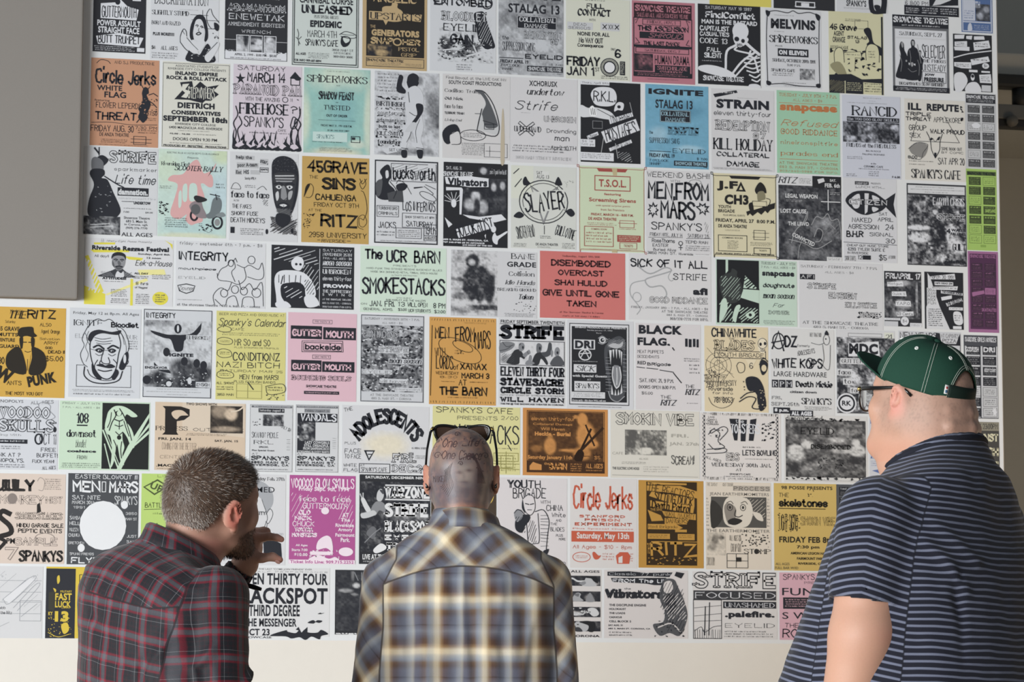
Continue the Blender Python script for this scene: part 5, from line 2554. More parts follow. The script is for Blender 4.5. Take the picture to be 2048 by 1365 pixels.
# ------------------------------------------------------------------ stroke alphabet (x 0-6, y 0-9; baseline 2, x-height 6, capitals 8)
GL = {}
for _e in """A=02 28 42|15 35;B=02 08|s08 28 37 36 25 05|s05 35 44 43 32 02;C=s47 38 18 06 04 12 32 43;D=02 08|s08 28 46 44 22 02
E=48 08 02 42|05 35;F=48 08 02|05 35;G=s47 38 18 06 04 12 32 43 45|45 25;H=02 08|42 48|05 45;I=02 08;J=s38 33 22 12 03
K=02 08|48 05|15 42;L=08 02 42;M=02 08 25 48 42;N=02 08 42 48;O=c28 06 04 22 44 46;P=02 08|s08 28 47 46 25 05
Q=c28 06 04 22 44 46|33 42;R=02 08|s08 28 47 46 25 05|25 42;S=s47 38 18 07 16 35 44 43 32 12 03;T=08 48|28 22
U=s08 05 03 12 32 43 45 48;V=08 22 48;W=08 12 26 32 48;X=08 42|02 48;Y=08 25 48|25 22;Z=08 48 02 42
a=s35 26 16 05 03 12 22 33|36 32;b=08 02|s05 16 26 35 33 22 12 03;c=s35 26 16 05 03 12 22 33;d=38 32|s35 26 16 05 03 12 22 33
e=s04 34 35 26 16 05 03 12 22 33;f=s38 28 17 15 12|06 26;g=s36 31 20 10 01|s35 26 16 05 03 12 22 33;h=08 02|s05 16 26 35 32
i=06 02|09 08;j=s16 11 00|19 18;k=08 02|36 04|14 32;l=08 02;m=06 02|s05 16 25 22|s25 36 45 42;n=06 02|s05 16 26 35 32
o=c26 16 05 03 12 22 33 35;p=06 00|s05 16 26 35 33 22 12 03;q=36 30|s35 26 16 05 03 12 22 33;r=06 02|s04 16 26
s=s35 26 16 05 14 24 33 22 12 03;t=s18 13 22 32|06 26;u=s06 03 12 22 33|36 32;v=06 22 46;w=06 12 25 32 46;x=06 32|02 36
y=06 22|46 10;z=06 36 02 32;0=c28 18 06 04 12 22 34 36;1=07 18 12;2=s07 18 28 37 35|35 02 32;3=s07 18 28 37 36 25 15|s15 25 34 33 22 12 03
4=32 38 04 44;5=38 08 05|s05 25 34 33 22 12 03;6=s37 28 18 06 03 12 22 33 34 25 15 04;7=08 38 12;8=c15 06 07 18 28 37 36 25|c15 04 03 12 22 33 34 25
9=s03 12 22 34 37 28 18 07 06 15 25 36;.=02 03;!=08 04|03 02;?=s07 18 28 37 36 15 14|13 12;'=08 07;-=05 25;/=02 38
(=s19 06 04 11;)=s09 16 14 01;&=s42 17 18 28 27 04 12 22 44;*=25 27|16 36|17 35;@=c25 15 14 24|s24 34 36 27 17 05 13 22 32""".replace('\n', ';').split(';'):
    if _e: GL[_e[0]] = _e[2:]
GL[','] = '03 11'; GL[':'] = '05 04|03 02'; GL['$'] = GL['S'] + '|29 21'; GL['"'] = '08 07|28 27'; GL['\u2022'] = '04 05'

def catmull(P, closed=False, k=3):
    P = np.asarray(P, float); n = len(P)
    if n < 3: return P
    if closed: Q = np.vstack([P[-1], P, P[0], P[1]]); segs = n
    else: Q = np.vstack([2 * P[0] - P[1], P, 2 * P[-1] - P[-2]]); segs = n - 1
    t = (np.arange(k) / k)[:, None]; out = []
    for i in range(segs):
        a, b, c, d = Q[i], Q[i + 1], Q[i + 2], Q[i + 3]
        out.append(.5 * (2 * b + (c - a) * t + (2 * a - 5 * b + 4 * c - d) * t * t + (3 * b - a - 3 * c + d) * t ** 3))
    out = np.vstack(out)
    return out if closed else np.vstack([out, P[-1]])

_gc = {}
def glyph(ch):
    if ch not in _gc:
        st = []; w = 0
        for s in GL.get(ch, '').split('|'):
            if not s: continue
            mode = s[0] if s[0] in 'sc' else ''
            P = [(float(q[0]), float(q[1]) - 2) for q in s[len(mode):].split()]
            w = max([w] + [p[0] for p in P])
            st.append((mode == 'c', catmull(P, mode == 'c') if mode else np.array(P)))
        _gc[ch] = (st, w if st else 1.6)
    return _gc[ch]

STY = {'h': (.125, .10, 0, 0), 'H': (.19, .10, 0, 0), 'j': (.18, .22, 0, 0), 'r': (.185, 0, 0, .065), 'R': (.24, 0, 0, .08), 't': (.125, 0, 0, .11),
       'i': (.18, 0, .25, .065), 'k': (.24, .06, 0, -1), 'q': (.1, .06, .3, 0), 'O': (.27, .03, 0, .2), 'o': (.25, .03, 0, 0),
       'U': (.3, 0, 0, .2), 'C': (.19, .2, 0, 0), 'A': (.34, .1, 0, 0)}

class Sheet:
    """collects the printed shapes of one flyer (metres on the sheet, y = distance off the wall)"""
    def __init__(s): s.v = []; s.f = []; s.c = []; s.vc = []; s.n = 0
    def add(s, P, faces, col, d, cols=None):
        P = np.asarray(P, float)
        s.v.append(np.column_stack([P[:, 0], np.full(len(P), -d), P[:, 1]]))
        s.f += [tuple(i + s.n for i in f) for f in faces]; s.n += len(P)
        s.vc.append(np.tile(np.array(col), (len(P), 1)) if cols is None else np.asarray(cols))
    def ribbon(s, P, w, col, d, closed=False):
        P = np.asarray(P, float)
        if len(P) < 2: return
        nxt = np.roll(P, -1, 0) - P; prv = P - np.roll(P, 1, 0)
        if not closed: nxt[-1] = prv[-1]; prv[0] = nxt[0]
        nxt /= np.linalg.norm(nxt, axis=1)[:, None] + 1e-9; prv /= np.linalg.norm(prv, axis=1)[:, None] + 1e-9
        t = nxt + prv; ln = np.linalg.norm(t, axis=1)[:, None]; t = np.where(ln > .2, t / (ln + 1e-9), nxt)
        nrm = np.column_stack([-t[:, 1], t[:, 0]])
        cs = np.clip(np.abs((t * nxt).sum(1)), .55, 1)[:, None]
        hw = (np.asarray(w) * .5) if np.ndim(w) else np.full(len(P), w * .5)
        off = nrm * hw[:, None] / cs
        if not closed:
            P = P.copy(); P[0] -= nxt[0] * hw[0] * .7; P[-1] += prv[-1] * hw[-1] * .7
        V = np.vstack([P + off, P - off]); n = len(P)
        F = [(i, i + 1, n + i + 1, n + i) for i in range(n - 1)]
        if closed: F.append((n - 1, 0, n, 2 * n - 1))
        s.add(V, [f[::-1] for f in F], col, d)
    def poly(s, P, col, d):
        P = np.asarray(P, float); x, y = P[:, 0], P[:, 1]
        if (x * np.roll(y, -1) - y * np.roll(x, -1)).sum() < 0: P = P[::-1]
        s.add(P, [tuple(range(len(P)))], col, d)
    def mesh(s, name, mat):
        V = np.vstack(s.v); me = bpy.data.meshes.new(name)
        me.from_pydata(V.tolist(), [], s.f); me.materials.append(mat)
        a = me.color_attributes.new('print', 'FLOAT_COLOR', 'POINT')
        C = np.vstack(s.vc); C = np.column_stack([C, np.ones(len(C))]).astype(np.float32)
        a.data.foreach_set('color', C.ravel()); me.validate(); return me

def stroke_text(S, sty, txt, box, col, d, paper, seed, arc=False):
    cw, jit, shear, ser = STY[sty]; rnd = random.Random(seed)
    x0, y0, x1, y1 = box; H = y1 - y0
    strokes = []; x = 0.0; gap = 1.5 if sty not in 'tOU' else 2.2
    for ch in txt:
        st, w = glyph(ch)
        dx, dy, rot = (rnd.uniform(-jit, jit) * 2, rnd.uniform(-jit, jit) * 2, rnd.uniform(-jit, jit) * .5)
        for cl, P in st:
            Q = P.copy()
            if jit:
                Q = Q + np.array([[rnd.uniform(-jit, jit), rnd.uniform(-jit, jit)] for _ in range(len(Q))]) * 1.2
                c, s_ = math.cos(rot), math.sin(rot); q = Q - [w / 2, 3]
                Q = np.column_stack([q[:, 0] * c - q[:, 1] * s_, q[:, 0] * s_ + q[:, 1] * c]) + [w / 2 + dx * .3, 3 + dy]
            strokes.append((cl, Q + [x, 0]))
        x += w + gap
    if not strokes: return
    A = np.vstack([q for _, q in strokes]); lo, hi = A.min(0), A.max(0)
    if shear: lo[0] -= .0
    sx = (x1 - x0) / max(hi[0] - lo[0] + shear * 3, .8); sy = H / max(hi[1] - lo[1], 2.0)
    if hi[0] - lo[0] < .8: sx = min(sx, sy)
    unit = min(6 * sy, 6 * sx * 1.25); w = cw * unit
    ix, iy = w * .35 / sx, w * .35 / sy
    fin = []
    for cl, q in strokes:
        X = (q[:, 0] - lo[0]) * sx * (1 - w * .8 / max(x1 - x0, 1e-6)) + w * .4 + shear * (q[:, 1] - lo[1]) * sx
        Y = (q[:, 1] - lo[1]) * sy * (1 - w * .8 / H) + w * .4
        if arc:
            u = X / (x1 - x0); th = (u - .5) * 2.0; hh = Y * .42
            R = (x1 - x0) * .56
            X = (x1 - x0) * .5 + (R + hh - H * .42) * np.sin(th) * 1.0; Y = H * .58 - (R * (1 - np.cos(th))) * .9 + hh * np.cos(th)
        fin.append((cl, np.column_stack([X + x0, Y + y0])))
    for cl, q in fin:
        if ser == -1:
            t = np.gradient(q, axis=0) if len(q) > 2 else np.tile(q[-1] - q[0], (len(q), 1))
            a = np.arctan2(t[:, 1], t[:, 0]); ww = w * (.3 + .9 * np.abs(np.sin(a - .8)))
        elif ser and ser < .08:
            t = np.gradient(q, axis=0) if len(q) > 2 else np.tile(q[-1] - q[0], (len(q), 1))
            vy = np.abs(t[:, 1]) / (np.linalg.norm(t, axis=1) + 1e-9); ww = (ser + (cw - ser) * vy ** 2) * unit
        else: ww = w
        S.ribbon(q, ww, col, d, cl)
        if ser > 0 and not cl:
            sl = unit * (.13 if ser < .15 else .2); sw = unit * max(.06, ser * .8)
            for e, o in ((0, 1), (-1, -2)):
                t = q[e] - q[o]
                if abs(t[1]) > abs(t[0]) * .8: S.ribbon([q[e] - [sl, 0], q[e] + [sl, 0]], sw, col, d)
                elif len(q) < 4: S.ribbon([q[e] - [0, sl * .8], q[e] + [0, sl * .8]], sw, col, d)
    if sty in 'Oo':
        for cl, q in fin:
            S.ribbon(q, w * .52, paper, d + 3e-5, cl)
            if ser > 0 and not cl:
                for e, o in ((0, 1), (-1, -2)):
                    t = q[e] - q[o]
                    if abs(t[1]) > abs(t[0]) * .8: S.ribbon([q[e] - [unit * .16, 0], q[e] + [unit * .16, 0]], unit * .06, paper, d + 3e-5)

# ------------------------------------------------------------------ printed flyers
def paper_material():
    t = NT('printed_flyer_paper'); t.b.inputs['Roughness'].default_value = .62; t.b.inputs['Specular IOR Level'].default_value = .25
    a = t.attr('print'); v = t.obj(); f = t.noise(60, 3, v)
    t.l(t.mix(.05, a.outputs['Color'], t.mix(f, (.55, .55, .55), (1, 1, 1)), 'MULTIPLY'), t.b.inputs['Base Color'])
    t.bump(t.noise(25, 2, v), .05, .001)
    return t.m
M_PAPER = paper_material()
INK = hx('2b2d34'); WHITE = hx('dcdee4')
TXT = re.compile(r'^(.*?)((?: (?:[0-9a-f]{6}|[wkp]))?)((?: [~/]-?\d+)?)$')

def parse_flyers():
    cur = None; out = []
    for ln in FLYERS.split('\n'):
        if ln.startswith('=='):
            t = ln.split(None, 8); cur = dict(row=int(t[1]), box=tuple(map(float, t[2:6])), paper=t[6], ink=t[7], look=t[8], items=[]); out.append(cur)
        elif ln.strip(): cur['items'].append(ln)
    return out
FL = parse_flyers()

# printed sans lettering: every string becomes a filled curve once, read back as a mesh
SANS = {'s': 0.006, 'b': .032, 'x': .058}
def sans_bank():
    need = {}
    for f in FL:
        for ln in f['items']:
            if ln[0] in SANS and ln[1] == ' ':
                t = ln.split(None, 5)
                if len(t) == 6: need[(ln[0], TXT.match(t[5]).group(1))] = None
    tmp = []
    for key in need:
        c = bpy.data.curves.new('lettering', 'FONT'); c.body = key[1]; c.offset = SANS[key[0]]; c.resolution_u = 3; c.space_character = 1.0 + SANS[key[0]] * 1.6
        o = bpy.data.objects.new('lettering', c); COL.objects.link(o); tmp.append((key, o))
    dg = bpy.context.evaluated_depsgraph_get(); dg.update()
    for key, o in tmp:
        me = o.evaluated_get(dg).to_mesh(); n = len(me.vertices)
        co = np.empty(n * 3, np.float32); me.vertices.foreach_get('co', co); co = co.reshape(-1, 3)[:, :2].astype(float)
        need[key] = (co, [tuple(p.vertices) for p in me.polygons]); o.evaluated_get(dg).to_mesh_clear()
    for key, o in tmp:
        c = o.data; bpy.data.objects.remove(o); bpy.data.curves.remove(c)
    return need
BANK = sans_bank()

def rot_pts(P, cx, cy, a):
    c, s = math.cos(a), math.sin(a); q = P - [cx, cy]
    return np.column_stack([q[:, 0] * c - q[:, 1] * s, q[:, 0] * s + q[:, 1] * c]) + [cx, cy]

def draw(f, idx):
    u0, u1, v0, v1 = f['box']; W, H = u1 - u0, v1 - v0
    ph = f['paper']
    luma = sum(int(ph[i:i + 2], 16) * k for i, k in ((0, .2126), (2, .7152), (4, .0722))) / 255
    ik = f['ink']; dark = luma < .44; sat = .64 if f['row'] < 4 else .76  # extra muting of the upper rows paints the haze up there into the print
    def hx(h):
        c = [int(h[i:i + 2], 16) for i in (0, 2, 4)]; m = c[0] * .3 + c[1] * .55 + c[2] * .15
        return tuple(lin(max(0, m + (q - m) * sat)) for q in c)
    pap = hx(f['paper'])
    ink = INK if ik == 'k' else WHITE if ik in 'wp' else hx(ik)
    K = (INK if dark else (ink if len(ik) == 6 else INK)); Pc = pap
    if dark: Pc = ink if ik != 'k' else WHITE
    def colr(t):
        return {'k': K, 'w': WHITE, 'p': Pc, 'p2': tuple(min(1, c * .6 + .3) for c in pap)}.get(t) or hx(t)
    X = lambda x: (x / 100 - .5) * W
    Y = lambda y: (.5 - y / 100) * H
    def pts(tok): return np.array([[X(float(a)), Y(float(b))] for a, b in (q.split(',') for q in tok)])
    base = Sheet(); parts = [('', base)]; S = base
    e = .0007
    # the sheet itself, half a millimetre of paper
    bx = np.array([[-W / 2, -H / 2], [W / 2, -H / 2], [W / 2, H / 2], [-W / 2, H / 2]])
    base.v.append(np.vstack([np.column_stack([bx[:, 0], np.full(4, -e), bx[:, 1]]), np.column_stack([bx[:, 0], np.full(4, -.0001), bx[:, 1]])]))
    base.vc.append(np.tile(np.array(pap), (8, 1))); base.n = 8
    base.f += [(0, 1, 2, 3), (0, 4, 5, 1), (1, 5, 6, 2), (2, 6, 7, 3), (3, 7, 4, 0)]
    d = e + 3e-5
    rnd = random.Random(idx * 77 + 5); nr = np.random.default_rng(idx * 31 + 7)
    def greek(c, x0, y0, x1, y1, rows, seed):
        r = random.Random(seed * 13 + idx); V = []; F = []; rh = (y0 - y1) / rows; n = 0
        for k in range(rows):
            top = y0 - k * rh; h = min(rh * .62, .006); xx = x0 + r.random() * .04 * (x1 - x0); end = x1 - r.random() * .15 * (x1 - x0)
            while xx < end:
                for _ in range(r.randint(2, 8)):
                    lw = h * r.uniform(.35, .75); 
                    if xx + lw > x1: break
                    hh = h * r.choice((1, 1, .75, .75, .85)); a = r.random() < .5
                    if a: q = [(xx, top - h), (xx + lw * .38, top - h), (xx + lw * .38, top - h + hh), (xx, top - h + hh)]
                    else: q = [(xx, top - h), (xx + lw, top - h), (xx + lw * .9, top - h + hh * .55), (xx + lw * .2, top - h + hh)]
                    V += q; F.append((n, n + 1, n + 2, n + 3)); n += 4; xx += lw + h * .22
                xx += h * .5
        if V: S.add(V, F, c, d)
    for ln in f['items']:
        d += 2.5e-5
        if ln[0] == '@':
            S = Sheet(); parts.append((ln[1:].strip(), S)); continue
        op, rest = ln.split(None, 1); t = rest.split()
        if op in STY or op in SANS or op == 'M': S = base
        if op in STY or op in SANS:
            a = rest.split(None, 4); x0, y0, x1, y1 = map(float, a[:4])
            m = TXT.match(a[4]); txt = m.group(1); col = colr(m.group(2).strip()) if m.group(2) else ink
            ex = m.group(3).strip(); ang = math.radians(float(ex[1:])) if ex.startswith('~') else 0
            b = (X(x0), Y(y1), X(x1), Y(y0)); lines = [txt]
            if ex.startswith('/'): lines = txt.split()
            T = Sheet() if ang else S
            for k, tx in enumerate(lines):
                hh = (b[3] - b[1]) / len(lines); bb = (b[0], b[3] - hh * (k + 1) + (hh * .15 if len(lines) > 1 else 0), b[2], b[3] - hh * k)
                if op in SANS:
                    co, fc = BANK[(op, tx)] if (op, tx) in BANK else BANK[(op, txt)]
                    if not len(co): continue
                    lo, hi = co.min(0), co.max(0); q = (co - lo) / np.maximum(hi - lo, 1e-6)
                    T.add(q * [bb[2] - bb[0], bb[3] - bb[1]] + [bb[0], bb[1]], [tuple(z) for z in fc], col, d)
                else: stroke_text(T, op, tx, bb, col, d, pap if not dark else pap, idx * 100 + len(tx) + k, op == 'A')
            if ang and T.v:
                cx, cy = (b[0] + b[2]) / 2, (b[1] + b[3]) / 2
                for vv in T.v:
                    q = rot_pts(vv[:, [0, 2]], cx, cy, ang); vv[:, 0] = q[:, 0]; vv[:, 2] = q[:, 1]
                S.v += T.v; S.vc += T.vc; S.f += [tuple(i + S.n for i in z) for z in T.f]; S.n += T.n
            d += 3e-5
        elif op == 'B':
            x0, y0, x1, y1 = map(float, t[1:5]); S.poly([(X(x0), Y(y1)), (X(x1), Y(y1)), (X(x1), Y(y0)), (X(x0), Y(y0))], colr(t[0]), d)
        elif op == 'D':
            w = float(t[1]) / 100 * W; x0, y0, x1, y1 = map(float, t[2:6])
            S.ribbon([(X(x0), Y(y0)), (X(x1), Y(y0)), (X(x1), Y(y1)), (X(x0), Y(y1))], w, colr(t[0]), d, True)
        elif op == 'P': S.poly(pts(t[1:]), colr(t[0]), d)
        elif op == 'K': S.poly(catmull(pts(t[1:]), True, 4), colr(t[0]), d)
        elif op == 'L': S.ribbon(pts(t[2:]), float(t[1]) / 100 * W, colr(t[0]), d)
        elif op == 'Q': S.ribbon(catmull(pts(t[2:]), False, 4), float(t[1]) / 100 * W, colr(t[0]), d)
        elif op == 'E':
            cx, cy, rx, ry = map(float, t[1:5]); a = np.linspace(0, 2 * np.pi, 21)[:-1]
            S.poly(np.column_stack([X(cx) + np.cos(a) * rx / 100 * W, Y(cy) + np.sin(a) * ry / 100 * H]), colr(t[0]), d)
        elif op == 'F':
            cx, cy, rx, ry = map(float, t[2:6]); a = np.linspace(0, 2 * np.pi, 29)[:-1]; rr = math.radians(-float(t[6])) if len(t) > 6 else 0
            P = np.column_stack([np.cos(a) * rx / 100 * W, np.sin(a) * ry / 100 * H]); P = rot_pts(P, 0, 0, rr) + [X(cx), Y(cy)]
            S.ribbon(P, float(t[1]) / 100 * W, colr(t[0]), d, True)
        elif op == 'M':
            x0, y0, x1, y1 = map(float, t[1:5]); c = colr(t[0]); bgc = np.array(pap)
            greek(tuple(np.array(c) * .85 + bgc * .15), X(x0), Y(y0), X(x1), Y(y1), int(t[5]), int(t[6]))
        elif op == 'N':
            x0, y0, x1, y1, n, sz = map(float, t[1:7]); r = np.random.default_rng(int(t[7]) * 97 + idx); V = []; F = []; k = 0
            for _ in range(int(n)):
                c = np.array([X(r.uniform(x0, x1)), Y(r.uniform(y0, y1))]); m = 7; a = np.sort(r.uniform(0, 6.283, m))
                rad = sz / 100 * W * .5 * r.uniform(.3, 1.1, m); q = c + np.column_stack([np.cos(a) * rad * 1.2, np.sin(a) * rad * .8])
                q[:, 0] = np.clip(q[:, 0], X(x0), X(x1)); q[:, 1] = np.clip(q[:, 1], Y(y1), Y(y0))
                V += q.tolist(); F.append(tuple(range(k, k + m))); k += m
            S.add(V, F, colr(t[0]), d)
        elif op == 'Z':
            w = float(t[1]) / 100 * W; x0, y0, x1, y1 = map(float, t[2:6]); n = int(t[6]); c = colr(t[0])
            bw, bh = abs(X(x1) - X(x0)), abs(Y(y1) - Y(y0))
            for k in range(n):
                u = (k + .5) / n; j = rnd.uniform(-.3, .3) / n
                if bw > 3 * bh: P = [(X(x0) + bw * (u + j * .3), Y(y1)), (X(x0) + bw * (u + j), Y(y0))]
                elif bh > 3 * bw: P = [(X(x0), Y(y0) - bh * (u + j)), (X(x1), Y(y0) - bh * (u + j * .3))]
                else:
                    s = u * 2 + j
                    a = (max(0, s - 1), min(1, s)); b2 = (min(1, s), max(0, s - 1)); m1, m2 = rnd.uniform(0, .25), rnd.uniform(.75, 1)
                    g = lambda q: (X(x0) + bw * (a[0] + (b2[0] - a[0]) * q), Y(y0) - bh * (a[1] + (b2[1] - a[1]) * q))
                    P = [g(m1), g(m2)]
                S.ribbon(P, w * rnd.uniform(.6, 1.3), c, d)
        elif op == 'V':
            x, y0, cwid, y1 = map(float, t[1:5]); n = 34
            for k in range(n):
                yy = y0 + (y1 - y0) * k / n; xx = x + (0 if k % 2 else 1.3)
                S.poly([(X(xx - .6), Y(yy)), (X(xx + .7), Y(yy)), (X(xx + .7), Y(yy + (y1 - y0) / n)), (X(xx - .6), Y(yy + (y1 - y0) / n))], colr(t[0]), d)
        elif op == 'Y':          # a row of licking flames
            x0, y0, x1, y1 = map(float, t[1:5]); n = int(t[5]); r = random.Random(int(t[6])); w = (x1 - x0) / n
            for k in range(n):
                cx = x0 + w * (k + .5); top = y0 + (y1 - y0) * r.uniform(.0, .45); s = r.choice((-1, 1)); hh = y1 - top
                P = [(cx - w * .6, y1), (cx - w * .5 + s * w * .1, y1 - hh * .4), (cx - w * .05 + s * w * .45, y1 - hh * .72), (cx + s * w * .15, top), (cx + w * .25 + s * w * .5, y1 - hh * .62), (cx + w * .5 + s * w * .1, y1 - hh * .3), (cx + w * .6, y1)]
                S.poly(catmull(np.array([[X(max(0, min(100, a))), Y(min(100, b_))] for a, b_ in P]), True, 4), colr(t[0]), d); d += 5e-6
        elif op == 'W':
            x0, y0, x1, y1 = map(float, t[:4]); nc, nrw, sd = int(t[4]), int(t[5]), int(t[6]); r = random.Random(sd)
            dk = tuple(np.array(pap) * .12 + np.array(INK) * .5) if not dark else tuple(np.array(INK)); lt = pap if not dark else hx('c3c6cc')
            for i in range(nc):
                for j in range(nrw):
                    a0 = x0 + (x1 - x0) * (i + .09) / nc; a1 = x0 + (x1 - x0) * (i + .93) / nc; b0 = y0 + (y1 - y0) * (j + .08) / nrw; b1 = y0 + (y1 - y0) * (j + .92) / nrw
                    inv = r.random() < .8
                    S.poly([(X(a0), Y(b1)), (X(a1), Y(b1)), (X(a1), Y(b0)), (X(a0), Y(b0))], dk if inv else lt, d)
                    d += 1e-5
                    if inv:
                        hd = r.uniform(.25, .5)
                        greek(tuple(np.array(lt) * .9), X(a0 + 4), Y(b0 + (b1 - b0) * .08), X(a1 - 3), Y(b0 + (b1 - b0) * hd), 1, r.randint(1, 99))
                        greek(tuple(np.array(lt) * .55 + np.array(dk) * .4), X(a0 + 3), Y(b0 + (b1 - b0) * (hd + .05)), X(a1 - 3), Y(b1 - (b1 - b0) * .06), 3, r.randint(1, 99))
                    else:
                        S.ribbon([(X(a0), Y(b0)), (X(a1), Y(b0)), (X(a1), Y(b1)), (X(a0), Y(b1))], W * .01, dk, d, True)
                        greek(dk, X(a0 + 4), Y(b0 + (b1 - b0) * .2), X(a1 - 4), Y(b1 - (b1 - b0) * .15), 3, r.randint(1, 99))
                    d -= 1e-5
            d += 2e-5
        elif op == 'G':
            hd, *bl = rest.split('|'); h = hd.split(); x0, y0, x1, y1 = map(float, h[:4])
            A, B = X(x0), X(x1); Cc, Dd = Y(y0), Y(y1)
            nx = max(4, min(60, int((B - A) / .0036))); ny = max(4, min(80, int((Cc - Dd) / .0036)))
            gx, gy = np.meshgrid(np.linspace(x0, x1, nx + 1), np.linspace(y0, y1, ny + 1))
            mode = h[4]; lo = np.array(K); hi = np.array(Pc)
            if f['ink'] == 'k' and not dark: hi = np.array(pap)
            amp = float(h[5]) if mode != 'c' else .06
            if mode == 'c': img = np.tile(np.array(pap), gx.shape + (1,))
            else: img = np.full(gx.shape + (1,), 1.0 if mode == 'w' else float(mode))
            if len(h) > 5 and mode == 'c': pass
            low = nr.normal(size=(ny // 4 + 3, nx // 4 + 3)); iy = np.linspace(0, ny // 4 + 1, ny + 1); ix = np.linspace(0, nx // 4 + 1, nx + 1)
            y_, x_ = np.floor(iy).astype(int), np.floor(ix).astype(int); fy, fx = (iy - y_)[:, None], (ix - x_)[None]
            sm = (low[y_][:, x_] * (1 - fy) + low[y_ + 1][:, x_] * fy) * (1 - fx) + (low[y_][:, x_ + 1] * (1 - fy) + low[y_ + 1][:, x_ + 1] * fy) * fx
            for b_ in (bl[0].split(';') if bl else []):
                q = b_.split(); cx, cy, rx, ry = map(float, q[:4]); soft = float(q[5])
                tone = np.array(hx(q[4])) if len(q[4]) == 6 else np.array([float(q[4])])
                r = np.sqrt(((gx - cx) / (rx / 2 + 1e-6)) ** 2 + ((gy - cy) / (ry / 2 + 1e-6)) ** 2) + sm * .12 * soft
                wgt = np.clip((1 + soft - r) / (2 * soft + 1e-6), 0, 1); wgt = (wgt * wgt * (3 - 2 * wgt))[..., None]
                img = img * (1 - wgt) + tone * wgt
            mid = nr.normal(size=(ny // 2 + 2, nx // 2 + 2)).repeat(2, 0).repeat(2, 1)[:ny + 1, :nx + 1]
            nz = (nr.normal(size=gx.shape) * .10 + mid * .16 + sm * .22)[..., None] * amp
            if mode == 'c': img = np.clip(img * (1 + nz * 2), 0, 1)
            else:
                tt = np.clip((img - .5) * 1.12 + .5 + nz * (1.2 if mode != 'w' else (img < .95)), 0, 1) ** 1.6; img = lo + (hi - lo) * tt
            P = np.column_stack([np.array([X(a) for a in gx.ravel()]), np.array([Y(b) for b in gy.ravel()])])
            F = [(j * (nx + 1) + i, (j + 1) * (nx + 1) + i, (j + 1) * (nx + 1) + i + 1, j * (nx + 1) + i + 1) for j in range(ny) for i in range(nx)]
            S.add(P, F, None, d, img.reshape(-1, 3))
        else: raise ValueError(ln)
    loc = ((u0 + u1) / 2, -.001, (v0 + v1) / 2)
    root = link('flyer', base.mesh('flyer', M_PAPER), loc=loc)
    for nm, s_ in parts[1:]:
        if s_.v: link(nm, s_.mesh(nm, M_PAPER), root)
    return root

ROWN = {0: 'topmost row', 1: 'first full row', 2: 'second row', 3: 'third row', 4: 'fourth row', 5: 'fifth row', 6: 'sixth row', 7: 'seventh row', 8: 'bottom row'}
for i, f in enumerate(FL):
    o = draw(f, i)
    lab = f['look']
    if len(lab.split()) <= 11: lab += ', ' + ROWN[f['row']] + ' of flyers'
    elif len(lab.split()) <= 13: lab += ', ' + ROWN[f['row']]
    tag(o, lab, 'flyer', 'flyers covering the wall')

